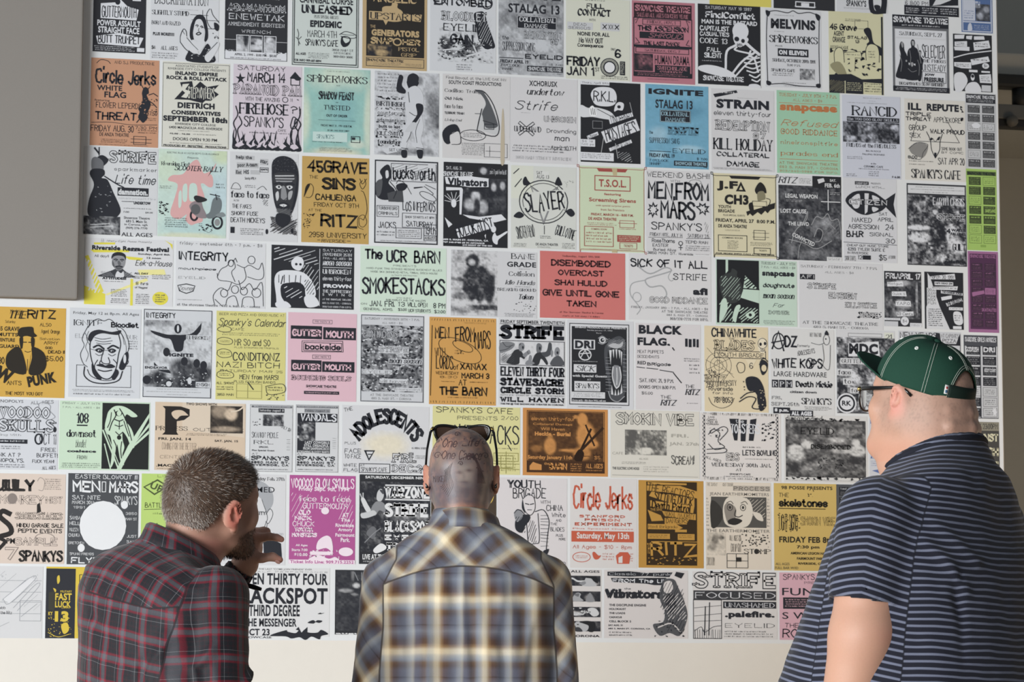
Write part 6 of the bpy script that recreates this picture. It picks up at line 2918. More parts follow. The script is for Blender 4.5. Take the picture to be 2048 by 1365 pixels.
# ------------------------------------------------------------------ sculpting: smooth distance fields turned into meshes
class Field:
    def __init__(s, lo, hi, h):
        s.lo = np.array(lo, float); s.h = h
        s.n = np.ceil((np.array(hi) - s.lo) / h).astype(int) + 1
        s.F = np.full(s.n, 1.0, np.float32)
    def sub(s, lo, hi):
        a = np.clip(np.floor((np.array(lo) - s.lo) / s.h).astype(int), 0, s.n); b = np.clip(np.ceil((np.array(hi) - s.lo) / s.h).astype(int) + 1, 0, s.n)
        sl = tuple(slice(i, j) for i, j in zip(a, b))
        ax = [(s.lo[k] + np.arange(a[k], b[k]) * s.h).astype(np.float32) for k in range(3)]
        return sl, np.meshgrid(*ax, indexing='ij', sparse=True)
    def put(s, fn, lo, hi, k=.01, cut=False):
        sl, (X, Y, Z) = s.sub(lo, hi)
        if s.F[sl].size == 0: return
        d = np.broadcast_to(fn(X, Y, Z), s.F[sl].shape).astype(np.float32); f = s.F[sl]
        if cut: s.F[sl] = np.maximum(f, -d)
        else:
            h = np.clip(.5 + .5 * (f - d) / k, 0, 1); s.F[sl] = f * (1 - h) + d * h - k * h * (1 - h)
    def cap(s, a, b, ra, rb, k=.01, fr=None, cut=False, sq=(1, 1, 1)):
        """tapered capsule; fr = (rotation 3x3, origin) of a local frame; sq squashes the section along local axes"""
        a = np.array(a, float); b = np.array(b, float)
        if fr is not None: A, B = fr[0] @ a + fr[1], fr[0] @ b + fr[1]
        else: A, B = a, b
        m = max(ra, rb) * max(1 / min(sq), 1) * 1.02 + k * 1.5 + .004
        def fn(X, Y, Z):
            x, y, z = (X - A[0]) * sq[0], (Y - A[1]) * sq[1], (Z - A[2]) * sq[2]; d = (B - A) * np.array(sq)
            h = np.clip((x * d[0] + y * d[1] + z * d[2]) / max(d @ d, 1e-9), 0, 1)
            return np.sqrt((x - h * d[0]) ** 2 + (y - h * d[1]) ** 2 + (z - h * d[2]) ** 2) - (ra + (rb - ra) * h)
        s.put(fn, np.minimum(A, B) - m, np.maximum(A, B) + m, k, cut)
    def ell(s, c, r, k=.01, fr=None, rot=None, cut=False):
        R = np.eye(3) if fr is None else fr[0]; C = np.array(c, float) if fr is None else fr[0] @ np.array(c, float) + fr[1]
        if rot is not None: R = R @ rot
        r = np.array(r, float); m = r.max() + k * 1.5 + .004
        def fn(X, Y, Z):
            x, y, z = X - C[0], Y - C[1], Z - C[2]
            q = [(R[0, i] * x + R[1, i] * y + R[2, i] * z) for i in range(3)]
            k0 = np.sqrt((q[0] / r[0]) ** 2 + (q[1] / r[1]) ** 2 + (q[2] / r[2]) ** 2); k1 = np.sqrt((q[0] / r[0] ** 2) ** 2 + (q[1] / r[1] ** 2) ** 2 + (q[2] / r[2] ** 2) ** 2)
            return k0 * (k0 - 1) / (k1 + 1e-6)
        s.put(fn, C - m, C + m, k, cut)
    def loft(s, tab, k=.01, tilt=(0, 0), p=2.3, grow=0.0, tz=None):
        """stacked rounded sections: rows (z, cx, cy, half width, half depth)"""
        T = np.array(tab, float); T = T[np.argsort(T[:, 0])]; m = T[:, 3:].max() + .06
        def fn(X, Y, Z):
            w = 1.0 if tz is None else sstep(tz[0], tz[1], Z)
            zz = Z + (tilt[0] * X + tilt[1] * Y) * w
            f = [np.interp(zz, T[:, 0], T[:, i]).astype(np.float32) for i in range(1, 5)]
            a, b = f[2] + grow, f[3] + grow
            q = (np.abs((X - f[0]) / a) ** p + np.abs((Y - f[1]) / b) ** p) ** (1 / p)
            d = (q - 1) * np.minimum(a, b)
            return np.maximum(d, np.maximum(T[0, 0] - zz, zz - T[-1, 0]) * .8)
        c = T[:, 1:3]
        tt = (abs(tilt[0]) + abs(tilt[1])) * m
        s.put(fn, (c[:, 0].min() - m, c[:, 1].min() - m, T[0, 0] - .03 - tt), (c[:, 0].max() + m, c[:, 1].max() + m, T[-1, 0] + .03 + tt), k)
    def mesh(s):
        F = s.F; S = F < 0
        c = np.zeros(tuple(s.n - 1), np.int8)
        for i in (0, 1):
            for j in (0, 1):
                for k in (0, 1): c += S[i:s.n[0] - 1 + i, j:s.n[1] - 1 + j, k:s.n[2] - 1 + k]
        act = np.argwhere((c > 0) & (c < 8)); idx = -np.ones(c.shape, np.int32); idx[tuple(act.T)] = np.arange(len(act))
        acc = np.zeros((len(act), 3)); cnt = np.zeros(len(act))
        cor = [(i, j, k) for i in (0, 1) for j in (0, 1) for k in (0, 1)]
        for a in cor:
            for ax in range(3):
                if a[ax]: continue
                b = list(a); b[ax] = 1
                fa = F[tuple((act + a).T)]; fb = F[tuple((act + b).T)]; m = (fa < 0) != (fb < 0)
                t = fa[m] / (fa[m] - fb[m]); p = np.tile(np.array(a, float), (m.sum(), 1)); p[:, ax] = t
                acc[m] += p; cnt[m] += 1
        V = s.lo + (act + acc / cnt[:, None]) * s.h; Q = []
        for ax in range(3):
            u, v = (ax + 1) % 3, (ax + 2) % 3
            s0 = [slice(None)] * 3; s1 = [slice(None)] * 3; s0[ax] = slice(0, -1); s1[ax] = slice(1, None)
            A, B = S[tuple(s0)], S[tuple(s1)]; e = np.argwhere(A != B); e = e[(e[:, u] > 0) & (e[:, v] > 0) & (e[:, u] < s.n[u] - 1) & (e[:, v] < s.n[v] - 1)]
            fl = A[tuple(e.T)]
            def cell(du, dv):
                q = e.copy(); q[:, u] -= du; q[:, v] -= dv; return idx[tuple(q.T)]
            q = np.column_stack([cell(1, 1), cell(0, 1), cell(0, 0), cell(1, 0)])
            q[~fl] = q[~fl][:, ::-1]; Q.append(q)
        return V, np.vstack(Q)

def grid_mesh(name, V, Q, mat):
    me = bpy.data.meshes.new(name)
    me.vertices.add(len(V)); me.vertices.foreach_set('co', np.asarray(V, np.float32).ravel())
    me.loops.add(Q.size); me.loops.foreach_set('vertex_index', Q.astype(np.int32).ravel())
    me.polygons.add(len(Q)); me.polygons.foreach_set('loop_start', np.arange(0, Q.size, 4, dtype=np.int32))
    try: me.polygons.foreach_set('loop_total', np.full(len(Q), 4, np.int32))
    except Exception: pass
    me.update(calc_edges=True); me.validate()
    me.polygons.foreach_set('use_smooth', np.ones(len(me.polygons), bool)); me.materials.append(mat); return me
def smooth(V, Q, n=2, lam=.5):
    E = np.vstack([Q[:, [0, 1]], Q[:, [1, 2]], Q[:, [2, 3]], Q[:, [3, 0]]])
    deg = np.bincount(E.ravel(), minlength=len(V))[:, None] + 1e-9
    for it in range(n):
        for l in (lam, -lam * 1.02):
            S = np.zeros_like(V)
            for k in range(3):
                S[:, k] = np.bincount(E[:, 0], V[E[:, 1], k], len(V)) + np.bincount(E[:, 1], V[E[:, 0], k], len(V))
            V = V + l * (S / deg - V)
    return V
def normals(V, Q):
    n = np.cross(V[Q[:, 2]] - V[Q[:, 0]], V[Q[:, 3]] - V[Q[:, 1]]); N = np.zeros_like(V)
    for i in range(4):
        for k in range(3): N[:, k] += np.bincount(Q[:, i], n[:, k], len(V))
    return N / (np.linalg.norm(N, axis=1)[:, None] + 1e-12)
def vattr(me, name, A):
    a = me.attributes.new(name, 'FLOAT_VECTOR', 'POINT'); a.data.foreach_set('vector', np.asarray(A, np.float32).ravel())
def cattr(me, name, C):
    a = me.color_attributes.new(name, 'FLOAT_COLOR', 'POINT'); a.data.foreach_set('color', np.column_stack([C, np.ones(len(C))]).astype(np.float32).ravel())
def rotz(a): c, s = math.cos(a), math.sin(a); return np.array([[c, -s, 0], [s, c, 0], [0, 0, 1]])
def rotx(a): c, s = math.cos(a), math.sin(a); return np.array([[1, 0, 0], [0, c, -s], [0, s, c]])
def roty(a): c, s = math.cos(a), math.sin(a); return np.array([[c, 0, s], [0, 1, 0], [-s, 0, c]])
def sstep(a, b, x): t = np.clip((x - a) / (b - a), 0, 1); return t * t * (3 - 2 * t)
def vnoise(P, sc, seed=0):
    """cheap value noise at points"""
    q = P * sc + seed * 17.3; i = np.floor(q).astype(np.int64); f = q - i; f = f * f * (3 - 2 * f); out = 0
    for a in (0, 1):
        for b in (0, 1):
            for c in (0, 1):
                hsh = ((i[:, 0] + a) * 374761393 + (i[:, 1] + b) * 668265263 + (i[:, 2] + c) * 2147483647) & 0xffffffff
                hsh = ((hsh ^ (hsh >> 13)) * 1274126177) & 0xffffffff
                out = out + ((hsh ^ (hsh >> 16)) & 0xffff) / 65535.0 * (f[:, 0] if a else 1 - f[:, 0]) * (f[:, 1] if b else 1 - f[:, 1]) * (f[:, 2] if c else 1 - f[:, 2])
    return out

def head(F, fr, sc=1.0, fat=0.0):
    """a head in its own frame: x right, y forward, z up, origin between the ears"""
    R, O = fr
    def E(c, r, k=.012, rot=None, cut=False): F.ell(np.array(c) * sc, np.array(r) * sc, k, (R, O), rot, cut)
    def C(a, b, ra, rb, k=.01): F.cap(np.array(a) * sc, np.array(b) * sc, ra * sc, rb * sc, k, (R, O))
    E((0, -.013, .038), (.076, .098, .085), .01)
    E((0, .036, .034), (.064, .062, .066), .03)
    E((0, -.045, .0), (.066, .06, .06), .03)
    E((0, .035, -.035), (.058 + fat, .058, .068), .03)
    for s in (-1, 1):
        C((s * .056, .0, -.035), (s * .03, .07, -.085), .02 + fat, .017 + fat, .03)
        E((s * .042, .058, -.014), (.026 + fat, .026, .03), .02)
        C((s * .012, .086, .033), (s * .05, .07, .034), .009, .008, .012)
        E((s * .031, .088, .014), (.017, .012, .012), .004, cut=True)
        E((s * .031, .077, .014), (.0125, .0125, .0125), .002)
        C((s * .018, .09, .0215), (s * .045, .082, .020), .0035, .0035, .004)
        C((s * .018, .089, .006), (s * .045, .081, .008), .003, .003, .004)
        E((s * .012, .100, -.022), (.008, .009, .007), .006)
        # ear: a flaring shell with a rim, bowl and lobe
        er = rotz(-s * .42) @ rotx(-.18)
        E((s * .084, -.012, .004), (.0075, .0215, .032), .004, er)
        E((s * .0925, -.0045, .007), (.0075, .0145, .021), .002, er, True)
        C((s * .086, .002, -.004), (s * .089, -.008, .018), .003, .0035, .004)
        E((s * .082, -.002, -.026), (.006, .009, .010), .006)
        E((s * .080, .008, .0), (.007, .006, .008), .005)
    C((0, .090, .022), (0, .104, -.014), .008, .011, .012)
    E((0, .108, -.018), (.0115, .011, .010), .008)
    E((0, .092, -.045), (.022, .010, .006), .006)
    E((0, .090, -.057), (.019, .010, .007), .006)
    C((-.024, .089, -.051), (.024, .089, -.051), .0015, .0015, .001)
    E((0, .076, -.086), (.026 + fat, .022, .020), .018)

def hand(F, W, M, side, k=.006, r=.0085):
    """relaxed hand: W wrist point, M 3x3 (columns: towards fingers, across to thumb, out of the back)"""
    P = lambda a, b, c: W + M @ np.array([a, b, c])
    for j, (b, L, rr) in enumerate(((.030, .085, 1), (.010, .092, 1.05), (-.010, .086, 1), (-.028, .068, .85))):
        mcp = P(.088 - abs(b - .008) * .3, b, .002); F.cap(W, mcp, .018, .0125, .016)
        p1 = P(.088 + L * .42, b * 1.05, -.012 - .004 * j); p2 = P(.088 + L * .68, b * 1.05, -.032 - .004 * j); p3 = P(.088 + L * .84, b, -.050 - .004 * j)
        F.cap(mcp, p1, .0105 * rr, .0092 * rr, k); F.cap(p1, p2, .0092 * rr, .0083 * rr, .004); F.cap(p2, p3, .0083 * rr, .007 * rr, .004)
    F.cap(P(.012, .018, -.006), P(.050, .040, -.018), .017, .012, .012); F.cap(P(.050, .040, -.018), P(.078, .044, -.030), .0115, .010, .005); F.cap(P(.078, .044, -.030), P(.100, .040, -.038), .010, .008, .004)

# ------------------------------------------------------------------ skin and cloth materials
def skin_material(name, rough=.5):
    t = NT(name); a = t.attr('skin'); v = t.obj()
    n = t.noise(260, 3, v); n2 = t.noise(45, 3, v)
    c = t.mix(t.math('MULTIPLY', n2, .22), a.outputs['Color'], (.62, .30, .24), 'MIX')
    c = t.mix(.16, c, t.mix(n, (.55, .5, .5), (1, 1, 1)), 'MULTIPLY')
    t.l(c, t.b.inputs['Base Color']); t.b.inputs['Roughness'].default_value = rough; t.b.inputs['Specular IOR Level'].default_value = .35
    t.b.inputs['Subsurface Weight'].default_value = .06; t.b.inputs['Subsurface Radius'].default_value = (.01, .004, .002); t.b.inputs['Subsurface Scale'].default_value = .5
    t.bump(n, .12, .0012); return t.m

def ramp(t, fac, stops, interp='LINEAR'):
    r = t.n('ShaderNodeValToRGB'); r.color_ramp.interpolation = interp; e = r.color_ramp.elements
    e[0].position = stops[0][0]; e[0].color = hx(stops[0][1]) + (1,); e[1].position = stops[-1][0]; e[1].color = hx(stops[-1][1]) + (1,)
    for p, c in stops[1:-1]: q = e.new(p); q.color = hx(c) + (1,)
    t.l(fac, r.inputs[0]); return r.outputs[0]

def cloth_material(name, warp, weft, T, seamcol, rough=.85, fuzz=.25, rot_yoke=0.0, rot_sleeve=0.0, stitch=.0022):
    """woven check: warp/weft colour ramps over one repeat T, laid out on body, yoke and sleeve panels"""
    t = NT(name)
    A, B, Cc, S = (t.attr(n).outputs['Vector'] for n in ('panel_body', 'panel_yoke', 'panel_sleeve', 'seams'))
    s = t.n('ShaderNodeSeparateXYZ'); t.l(S, s.inputs[0])
    my = t.math('GREATER_THAN', s.outputs[0], 0.0); ms = t.math('GREATER_THAN', s.outputs[1], 0.0)
    def vmix(f, a, b):
        m = t.n('ShaderNodeMix', data_type='VECTOR'); t.l(f, m.inputs[0]); t.l(a, m.inputs[4]); t.l(b, m.inputs[5]); return m.outputs[1]
    uv = vmix(ms, vmix(my, A, B), Cc)
    u = t.n('ShaderNodeSeparateXYZ'); t.l(uv, u.inputs[0])
    wob = t.math('MULTIPLY', t.math('SUBTRACT', t.noise(9, 2, uv), .5), .010)
    def wave(x): return t.math('FRACT', t.math('ADD', t.math('DIVIDE', t.math('ADD', x, wob), T), 50.0))
    cu = ramp(t, wave(u.outputs[0]), warp) if warp else None
    cv = ramp(t, wave(u.outputs[1]), weft)
    if cu is not None:
        w = t.n('ShaderNodeTexWave'); w.wave_type = 'BANDS'; w.bands_direction = 'DIAGONAL'; w.inputs['Scale'].default_value = 260; t.l(uv, w.inputs['Vector'])
        col = t.mix(t.math('ADD', t.math('MULTIPLY', w.outputs[1], .24), .38), cu, cv)
    else: col = cv
    f = t.noise(700, 2, uv); col = t.mix(fuzz, col, t.mix(f, (.45, .45, .45), (1, 1, 1)), 'MULTIPLY')
    sy = t.math('LESS_THAN', t.math('ABSOLUTE', s.outputs[0]), stitch); ss = t.math('LESS_THAN', t.math('ABSOLUTE', s.outputs[1]), stitch)
    sy = t.math('MULTIPLY', sy, t.math('SUBTRACT', 1.0, ms))
    col = t.mix(t.math('MULTIPLY', t.math('MAXIMUM', sy, ss), .75), col, hx(seamcol))
    t.l(col, t.b.inputs['Base Color']); t.b.inputs['Roughness'].default_value = rough; t.b.inputs['Specular IOR Level'].default_value = .2
    t.b.inputs['Sheen Weight'].default_value = .15
    hgt = t.math('ADD', t.math('MULTIPLY', t.noise(420, 2, uv), .4), t.math('MULTIPLY', t.noise(26, 3, uv), 1.2))
    t.bump(hgt, .35, .0025); return t.m

def ridge(V, N, lines):
    """raise or sink soft folds along polylines: (points, width, height)"""
    D = np.zeros(len(V))
    for P, w, hgt in lines:
        P = np.array(P, float); best = np.full(len(V), 9.0); tt = np.zeros(len(V))
        for i in range(len(P) - 1):
            a, d = P[i], P[i + 1] - P[i]; q = V - a; h = np.clip(q @ d / (d @ d), 0, 1); r = np.linalg.norm(q - h[:, None] * d, axis=1)
            m = r < best; best[m] = r[m]; tt[m] = (i + h[m]) / (len(P) - 1)
        D += hgt * np.exp(-(best / w) ** 2) * np.clip(np.minimum(tt, 1 - tt) * 6 + .25, 0, 1)
    return V + N * D[:, None]

def strip(name, rings, mat, closed_u=False):
    """surface through rings of points (all equally long)"""
    R = [np.array(r, float) for r in rings]; n = len(R[0]); V = np.vstack(R); Q = []
    for i in range(len(R) - 1 + (1 if closed_u else 0)):
        a, b = i * n, ((i + 1) % len(R)) * n
        Q += [(a + j, a + j + 1, b + j + 1, b + j) for j in range(n - 1)]
    return grid_mesh(name, V, np.array(Q), mat)

def collar_mesh(mat, cen, a, b, tilt, prof, gap=.35, stretch=1.0):
    """folded shirt collar: prof rows (outward, up); open at the front"""
    rings = []; th = np.linspace(-math.pi / 2 + gap, 1.5 * math.pi - gap, 65); th = math.pi - th - math.pi
    th = np.linspace(math.pi / 2 + gap, 2.5 * math.pi - gap, 65)
    uvs = []
    arc = 0
    for k, (o, u) in enumerate(prof):
        x = (a + o) * np.cos(th); y = (b + o) * np.sin(th)
        rings.append(np.column_stack([cen[0] + x, cen[1] + y, cen[2] + u + tilt[0] * x + tilt[1] * y]))
        if k: arc += math.hypot(prof[k][0] - prof[k - 1][0], prof[k][1] - prof[k - 1][1])
        uvs.append(np.column_stack([th * (a + .01), np.full(65, arc), np.zeros(65)]))
    me = strip('collar', rings, mat); uv = np.vstack(uvs)
    for nm in ('panel_body', 'panel_yoke', 'panel_sleeve'): vattr(me, nm, uv)
    vattr(me, 'seams', np.tile([-1., -1., 0], (len(uv), 1)))
    return me

def legs(root, mat, shoe_mat, hipw, hipd, top, sp, lr, cy=0.0):
    """trousers and shoes down to the floor"""
    F = Field((-.32, -.3, .02), (.32, .34, top + .06), .012)
    F.loft([(top - .24, 0, cy * .3, hipw * .9, hipd * .85), (top - .1, 0, cy * .6, hipw, hipd), (top, 0, cy, hipw * .97, hipd * .97)], .03)
    for s in (-1, 1):
        F.cap((s * sp, cy * .3, top - .2), (s * sp * 1.05, .015, .50), lr, lr * .72, .04); F.cap((s * sp * 1.05, .015, .50), (s * sp * 1.08, -.01, .07), lr * .72, lr * .62, .03)
    V, Q = F.mesh(); link('trousers', grid_mesh('trousers', smooth(V, Q, 2), Q, mat), root)
    for s in (-1, 1):
        F = Field((-.08, -.14, -.005), (.08, .24, .14), .006)
        F.cap((0, -.05, .055), (0, .13, .045), .05, .042, .02, sq=(1.15, 1, 1)); F.cap((0, -.045, .06), (0, -.03, .10), .048, .045, .03)
        F.put(lambda X, Y, Z: Z - .004 + 0 * X + 0 * Y, (-.2, -.3, -.2), (.2, .3, .3), .002, True)
        V, Q = F.mesh(); V[:, 2] = np.maximum(V[:, 2], .001)
        link('shoe', grid_mesh('shoe', smooth(V, Q, 1), Q, shoe_mat), root, (s * sp * 1.08, 0, 0))

# ------------------------------------------------------------------ the three visitors
def view_point(xv, d, yaw=0.0):
    """root on the floor: xv metres right of the optical axis at distance d along the (level) viewing direction"""
    c, s = math.cos(YAW), math.sin(YAW)
    return Vector((CAM.x + d * s + xv * c, CAM.y + d * c - xv * s, 0))
M_DENIM = plain('dark_denim', hx('2a2d36'), .85, 300, .2, (600, .4, .0006))
M_SHOE = plain('black_shoe_leather', hx('1d1b1b'), .45, 60, .1)
M_HORN = plain('black_glossy_plastic', hx('141313'), .18, spec=.6)
M_GOLD = plain('gold_hinge', hx('b49a5c'), .3, metal=1.0)
def lens_material(name, col, alpha):
    t = NT(name); t.b.inputs['Base Color'].default_value = col + (1,); t.b.inputs['Roughness'].default_value = .04
    t.b.inputs['Transmission Weight'].default_value = alpha; t.b.inputs['IOR'].default_value = 1.12; t.b.inputs['Specular IOR Level'].default_value = .6
    return t.m

def shirt_attrs(me, V, body_uv, yoke_uv, sleeve_uv, seam):
    vattr(me, 'panel_body', body_uv); vattr(me, 'panel_yoke', yoke_uv); vattr(me, 'panel_sleeve', sleeve_uv); vattr(me, 'seams', seam)
def arm_uv(V, a, b, ref):
    """(round the arm, along the arm) of points about the axis a-b"""
    a, b = np.array(a), np.array(b); d = (b - a) / np.linalg.norm(b - a); q = V - a; al = q @ d; r = np.array(ref, float); r -= d * (r @ d); r /= np.linalg.norm(r); s = np.cross(d, r)
    ang = np.arctan2(q @ s, q @ r); return np.column_stack([ang * .062, al, np.zeros(len(V))]), al, np.linalg.norm(q - al[:, None] * d, axis=1)
def rot2(uv, deg):
    c, s = math.cos(math.radians(deg)), math.sin(math.radians(deg)); o = uv.copy(); o[:, 0] = uv[:, 0] * c - uv[:, 1] * s; o[:, 1] = uv[:, 0] * s + uv[:, 1] * c; return o
def blob(P, c, r): q = (P - np.array(c)) / np.array(r); return np.exp(-(q * q).sum(1))

# ============================================================ man in the middle
def middle_man():
    SK = skin_material('tattooed_skin', .42)
    HO = np.array([0.0, .035, 1.657]); HR = rotx(.06)
    F = Field((-.34, -.2, .78), (.36, .34, 1.81), .0035)
    head(F, (HR, HO), 1.0)
    F.cap((0, .0, 1.46), (0, .012, 1.62), .063, .062, .02, sq=(1, 1, 1)); F.cap((0, -.02, 1.50), (0, -.025, 1.61), .05, .052, .03)
    F.loft([(1.52, .012, 0, .07, .06), (1.49, .012, 0, .13, .08), (1.44, .012, 0, .19, .1), (1.38, .012, 0, .19, .11), (1.15, .012, .0, .17, .11), (.8, .012, 0, .18, .12)], .03)
    for s in (-1, 1):
        F.cap((s * .19 + .012, 0, 1.39), (s * .212 + .012, -.015, 1.14), .046, .039, .03); F.cap((s * .212 + .012, -.015, 1.14), (s * .215 + .012, .10, .92), .038, .027, .015)
        M = np.column_stack([np.array([0, .25, -.97]), np.array([-s * .1, .97, .25]), np.array([s * 1.0, .1, .02])]); hand(F, np.array([s * .215 + .012, .10, .92]), M, s)
    V, Q = F.mesh(); V = smooth(V, Q, 1); me = grid_mesh('person', V, Q, SK)
    q = (V - HO) @ HR
    skin = np.tile(np.array(hx('b98a72')), (len(V), 1)); mixc = lambda w, c: skin + (np.array(hx(c)) - skin) * np.clip(w, 0, 1)[:, None]
    n1 = vnoise(V, 60, 1); n2 = vnoise(V, 150, 2); n3 = vnoise(V * [1, 1, 2.2], 95, 3)
    scalp = sstep(-.075, -.045, q[:, 2] + .012 * n1) * sstep(.075, .03, q[:, 1]) * (np.abs(q[:, 0]) < .0775)
    skin = mixc(scalp * (.55 + .4 * sstep(.35, .75, n1)), '625751'); skin = mixc(scalp * sstep(.48, .68, n2) * .65, '40454e')
    lowhalf = scalp * sstep(.055, .0, q[:, 2]); skin = mixc(lowhalf * (.5 + .4 * n3), '434a56')
    X, Z = q[:, 0], q[:, 2]; P2 = np.column_stack([X, Z]); back = scalp * (q[:, 1] < .02)
    for c, r, col, w in (((.012, .012), (.030, .040), '8d8880', .9), ((.012, .043), (.034, .012), '5a5a5c', .8), ((.040, .0), (.010, .045), '3c3f46', .8), ((-.016, .008), (.008, .040), '4a4f58', .7),
                         ((.020, .020), (.009, .004), '33363d', .95), ((-.003, .015), (.008, .004), '33363d', .95), ((.008, .005), (.004, .010), '6d6a68', .8), ((.010, -.007), (.012, .003), '3a3d45', .9),
                         ((.012, -.012), (.014, .004), '55585f', .8), ((.014, -.028), (.020, .012), '42464f', .85), ((.052, -.02), (.014, .03), '2f3238', .85), ((-.030, -.035), (.020, .018), '444a56', .85),
                         ((-.045, .0), (.014, .010), '4b515c', .7), ((-.050, .045), (.012, .020), '80766c', .6), ((-.034, .03), (.012, .012), '9a9a9c', .5), ((.0, .07), (.05, .014), '7d6f66', .4)):
        skin = mixc(blob(P2, c, r) * back * w, col)
    neck = sstep(-.05, -.08, q[:, 2]) * (q[:, 1] < .02) * (V[:, 2] > 1.5); sw = vnoise(V * [1, 1, .6] + n1[:, None] * .02, 55, 5)
    skin = mixc(neck * .5 * sstep(.35, .65, sw), 'b3764f'); skin = mixc(neck * .8 * sstep(.52, .66, vnoise(V + n2[:, None] * .01, 48, 7)), '5d5550')
    ear = np.exp(-((np.abs(q[:, 0]) - .091) / .009) ** 2 - ((q[:, 1] + .010) / .026) ** 4 - (q[:, 2] / .038) ** 4) * 1.2; skin = mixc(ear * .75, 'c07a66')
    eye = blob(q, (.031, .089, .014), (.008,) * 3) + blob(q, (-.031, .089, .014), (.008,) * 3); skin = mixc(eye > .55, 'e2ddd6'); skin = mixc(eye > .86, '3a2b22')
    skin = mixc(blob(q, (0, .098, -.051), (.02, .012, .009)) * .7, '9a5a50')
    # tattooed lettering and ornament, laid on the back of the scalp as fine inked lines
    from mathutils.bvhtree import BVHTree
    bv = BVHTree.FromPolygons(V.tolist(), Q.tolist()); S = Sheet()
    for txt, sty, bx in (('One', 'q', (-.046, .074, -.008, .096)), ('Life', 'q', (.002, .077, .043, .099)), ('One', 'q', (-.047, .046, -.012, .067)), ('Chance', 'q', (-.006, .044, .049, .068)), ('MAKER', 'h', (-.066, -.008, -.033, .008))):
        stroke_text(S, sty, txt, bx, (0, 0, 0), 0, (0, 0, 0), 3)
    spiral = lambda cx, cz, r0, turn, sgn: [(cx + sgn * r0 * (1 - k / 26) * math.cos(k * turn), cz + r0 * (1 - k / 26) * math.sin(k * turn)) for k in range(24)]
    for cx, cz, r, tn, sg in ((-.055, .092, .009, .33, 1), (.053, .088, .010, .33, -1), (-.056, .055, .010, .33, 1), (.058, .055, .009, .33, -1), (.048, .104, .007, .35, 1), (-.01, .106, .007, .35, 1), (.0, .036, .006, .35, -1)): S.ribbon(spiral(cx, cz, r, tn, sg), .0016, (0, 0, 0), 0)
    for k in range(7): a = 1.9 + k * .16; S.ribbon([(-.045 + .018 * math.cos(a), .04 + .018 * math.sin(a)), (-.045 + .04 * math.cos(a), .04 + .04 * math.sin(a))], .0015, (0, 0, 0), 0)
    S.ribbon([(.036, .045), (.052, .018)], .0025, (0, 0, 0), 0); S.ribbon([(.037, .026), (.055, .037)], .0025, (0, 0, 0), 0)
    for k in range(7): S.ribbon(catmull([(-.02 - .003 * k, .038 - .003 * k), (-.025 - .002 * k, .012), (-.018 - .004 * k, -.015), (-.03 - .003 * k, -.042 + .004 * k)]), .0013, (0, 0, 0), 0)
    for k in range(6): S.ribbon(catmull([(-.004 + .003 * k, .046 + .001 * k), (.02 + .002 * k, .052 + .001 * k), (.038 + .002 * k, .035 - .003 * k), (.04 + .0035 * k, -.01)]), .0013, (0, 0, 0), 0)
    S.ribbon([(-.068, -.01), (-.032, -.013)], .0015, (0, 0, 0), 0); S.ribbon([(-.068, .012), (-.032, .010)], .0015, (0, 0, 0), 0)
    P3 = np.vstack(S.v); ok = np.zeros(len(P3), bool); out = np.zeros_like(P3)
    for i, (x, _, z) in enumerate(P3):
        o = HO + HR @ np.array([x, -.3, z]); h = bv.ray_cast(Vector(o), Vector(HR @ np.array([0, 1., 0])))
        if h[0] is not None: out[i] = np.array(h[0]) + np.array(h[1]) * .0005 * (1 if h[1].y < 0 else -1); ok[i] = True
    fc = [f for f in S.f if all(ok[list(f)])]
    me2 = bpy.data.meshes.new('ink'); me2.from_pydata(out.tolist(), [], fc)
    cattr(me, 'skin', skin); cattr(me2, 'skin', np.tile(np.array(hx('25272e')), (len(out), 1)))
    bm = bmesh.new(); bm.from_mesh(me); bm.from_mesh(me2); bm.to_mesh(me); bm.free(); bpy.data.meshes.remove(me2)
    root = link('person', me)
    root.location = view_point(-.120, 7.2); root.rotation_euler = (0, 0, -YAW)
    tag(root, 'person in grey and cream plaid shirt, shaved tattooed head, sunglasses pushed up on top', 'person')
    legs(root, M_DENIM, M_SHOE, .185, .13, 1.0, .095, .085)
    # the flannel shirt
    wb_ = [(0, 'aeb1b3'), (.04, 'b9b6ac'), (.09, '6a6a76'), (.16, '5b5b69'), (.24, '5a4a42'), (.30, '6e5a4b'), (.36, '8f959e'), (.43, 'b9b7b0'), (.48, 'efe0c2'), (.54, 'f0dfbd'), (.60, 'a58660'), (.66, '5c4030'), (.73, '4e3d37'), (.80, '5a5964'), (.90, '6d727e'), (.96, '9a9ea3'), (1, 'aeb1b3')]
    wa = [(0, '5b5a66'), (.02, '3d3a40'), (.04, '5e5e6b'), (.16, '62626f'), (.24, '5a4a42'), (.30, '6e5a4b'), (.36, '8f959e'), (.43, 'b9b7b0'), (.48, 'efe0c2'), (.54, 'f0dfbd'), (.60, 'a58660'), (.66, '5c4030'), (.73, '4e3d37'), (.80, '5a5964'), (.90, '7d838f'), (.96, '6a6c78'), (1, '5b5a66')]
    MC = cloth_material('brushed_plaid_flannel', wb_, wa, .121, '3a322d', .9, .22)
    F = Field((-.36, -.24, .80), (.38, .25, 1.60), .006)
    F.loft([(1.585, .0, -.004, .066, .066), (1.55, .004, -.008, .080, .082), (1.515, .010, -.006, .136, .096), (1.484, .010, 0, .186, .104), (1.448, .012, 0, .222, .12), (1.40, .013, -.004, .228, .132), (1.30, .015, -.004, .215, .138), (1.175, .018, -.004, .212, .142), (1.0, .018, 0, .215, .15), (.82, .018, 0, .222, .155)], .01, p=2.5)
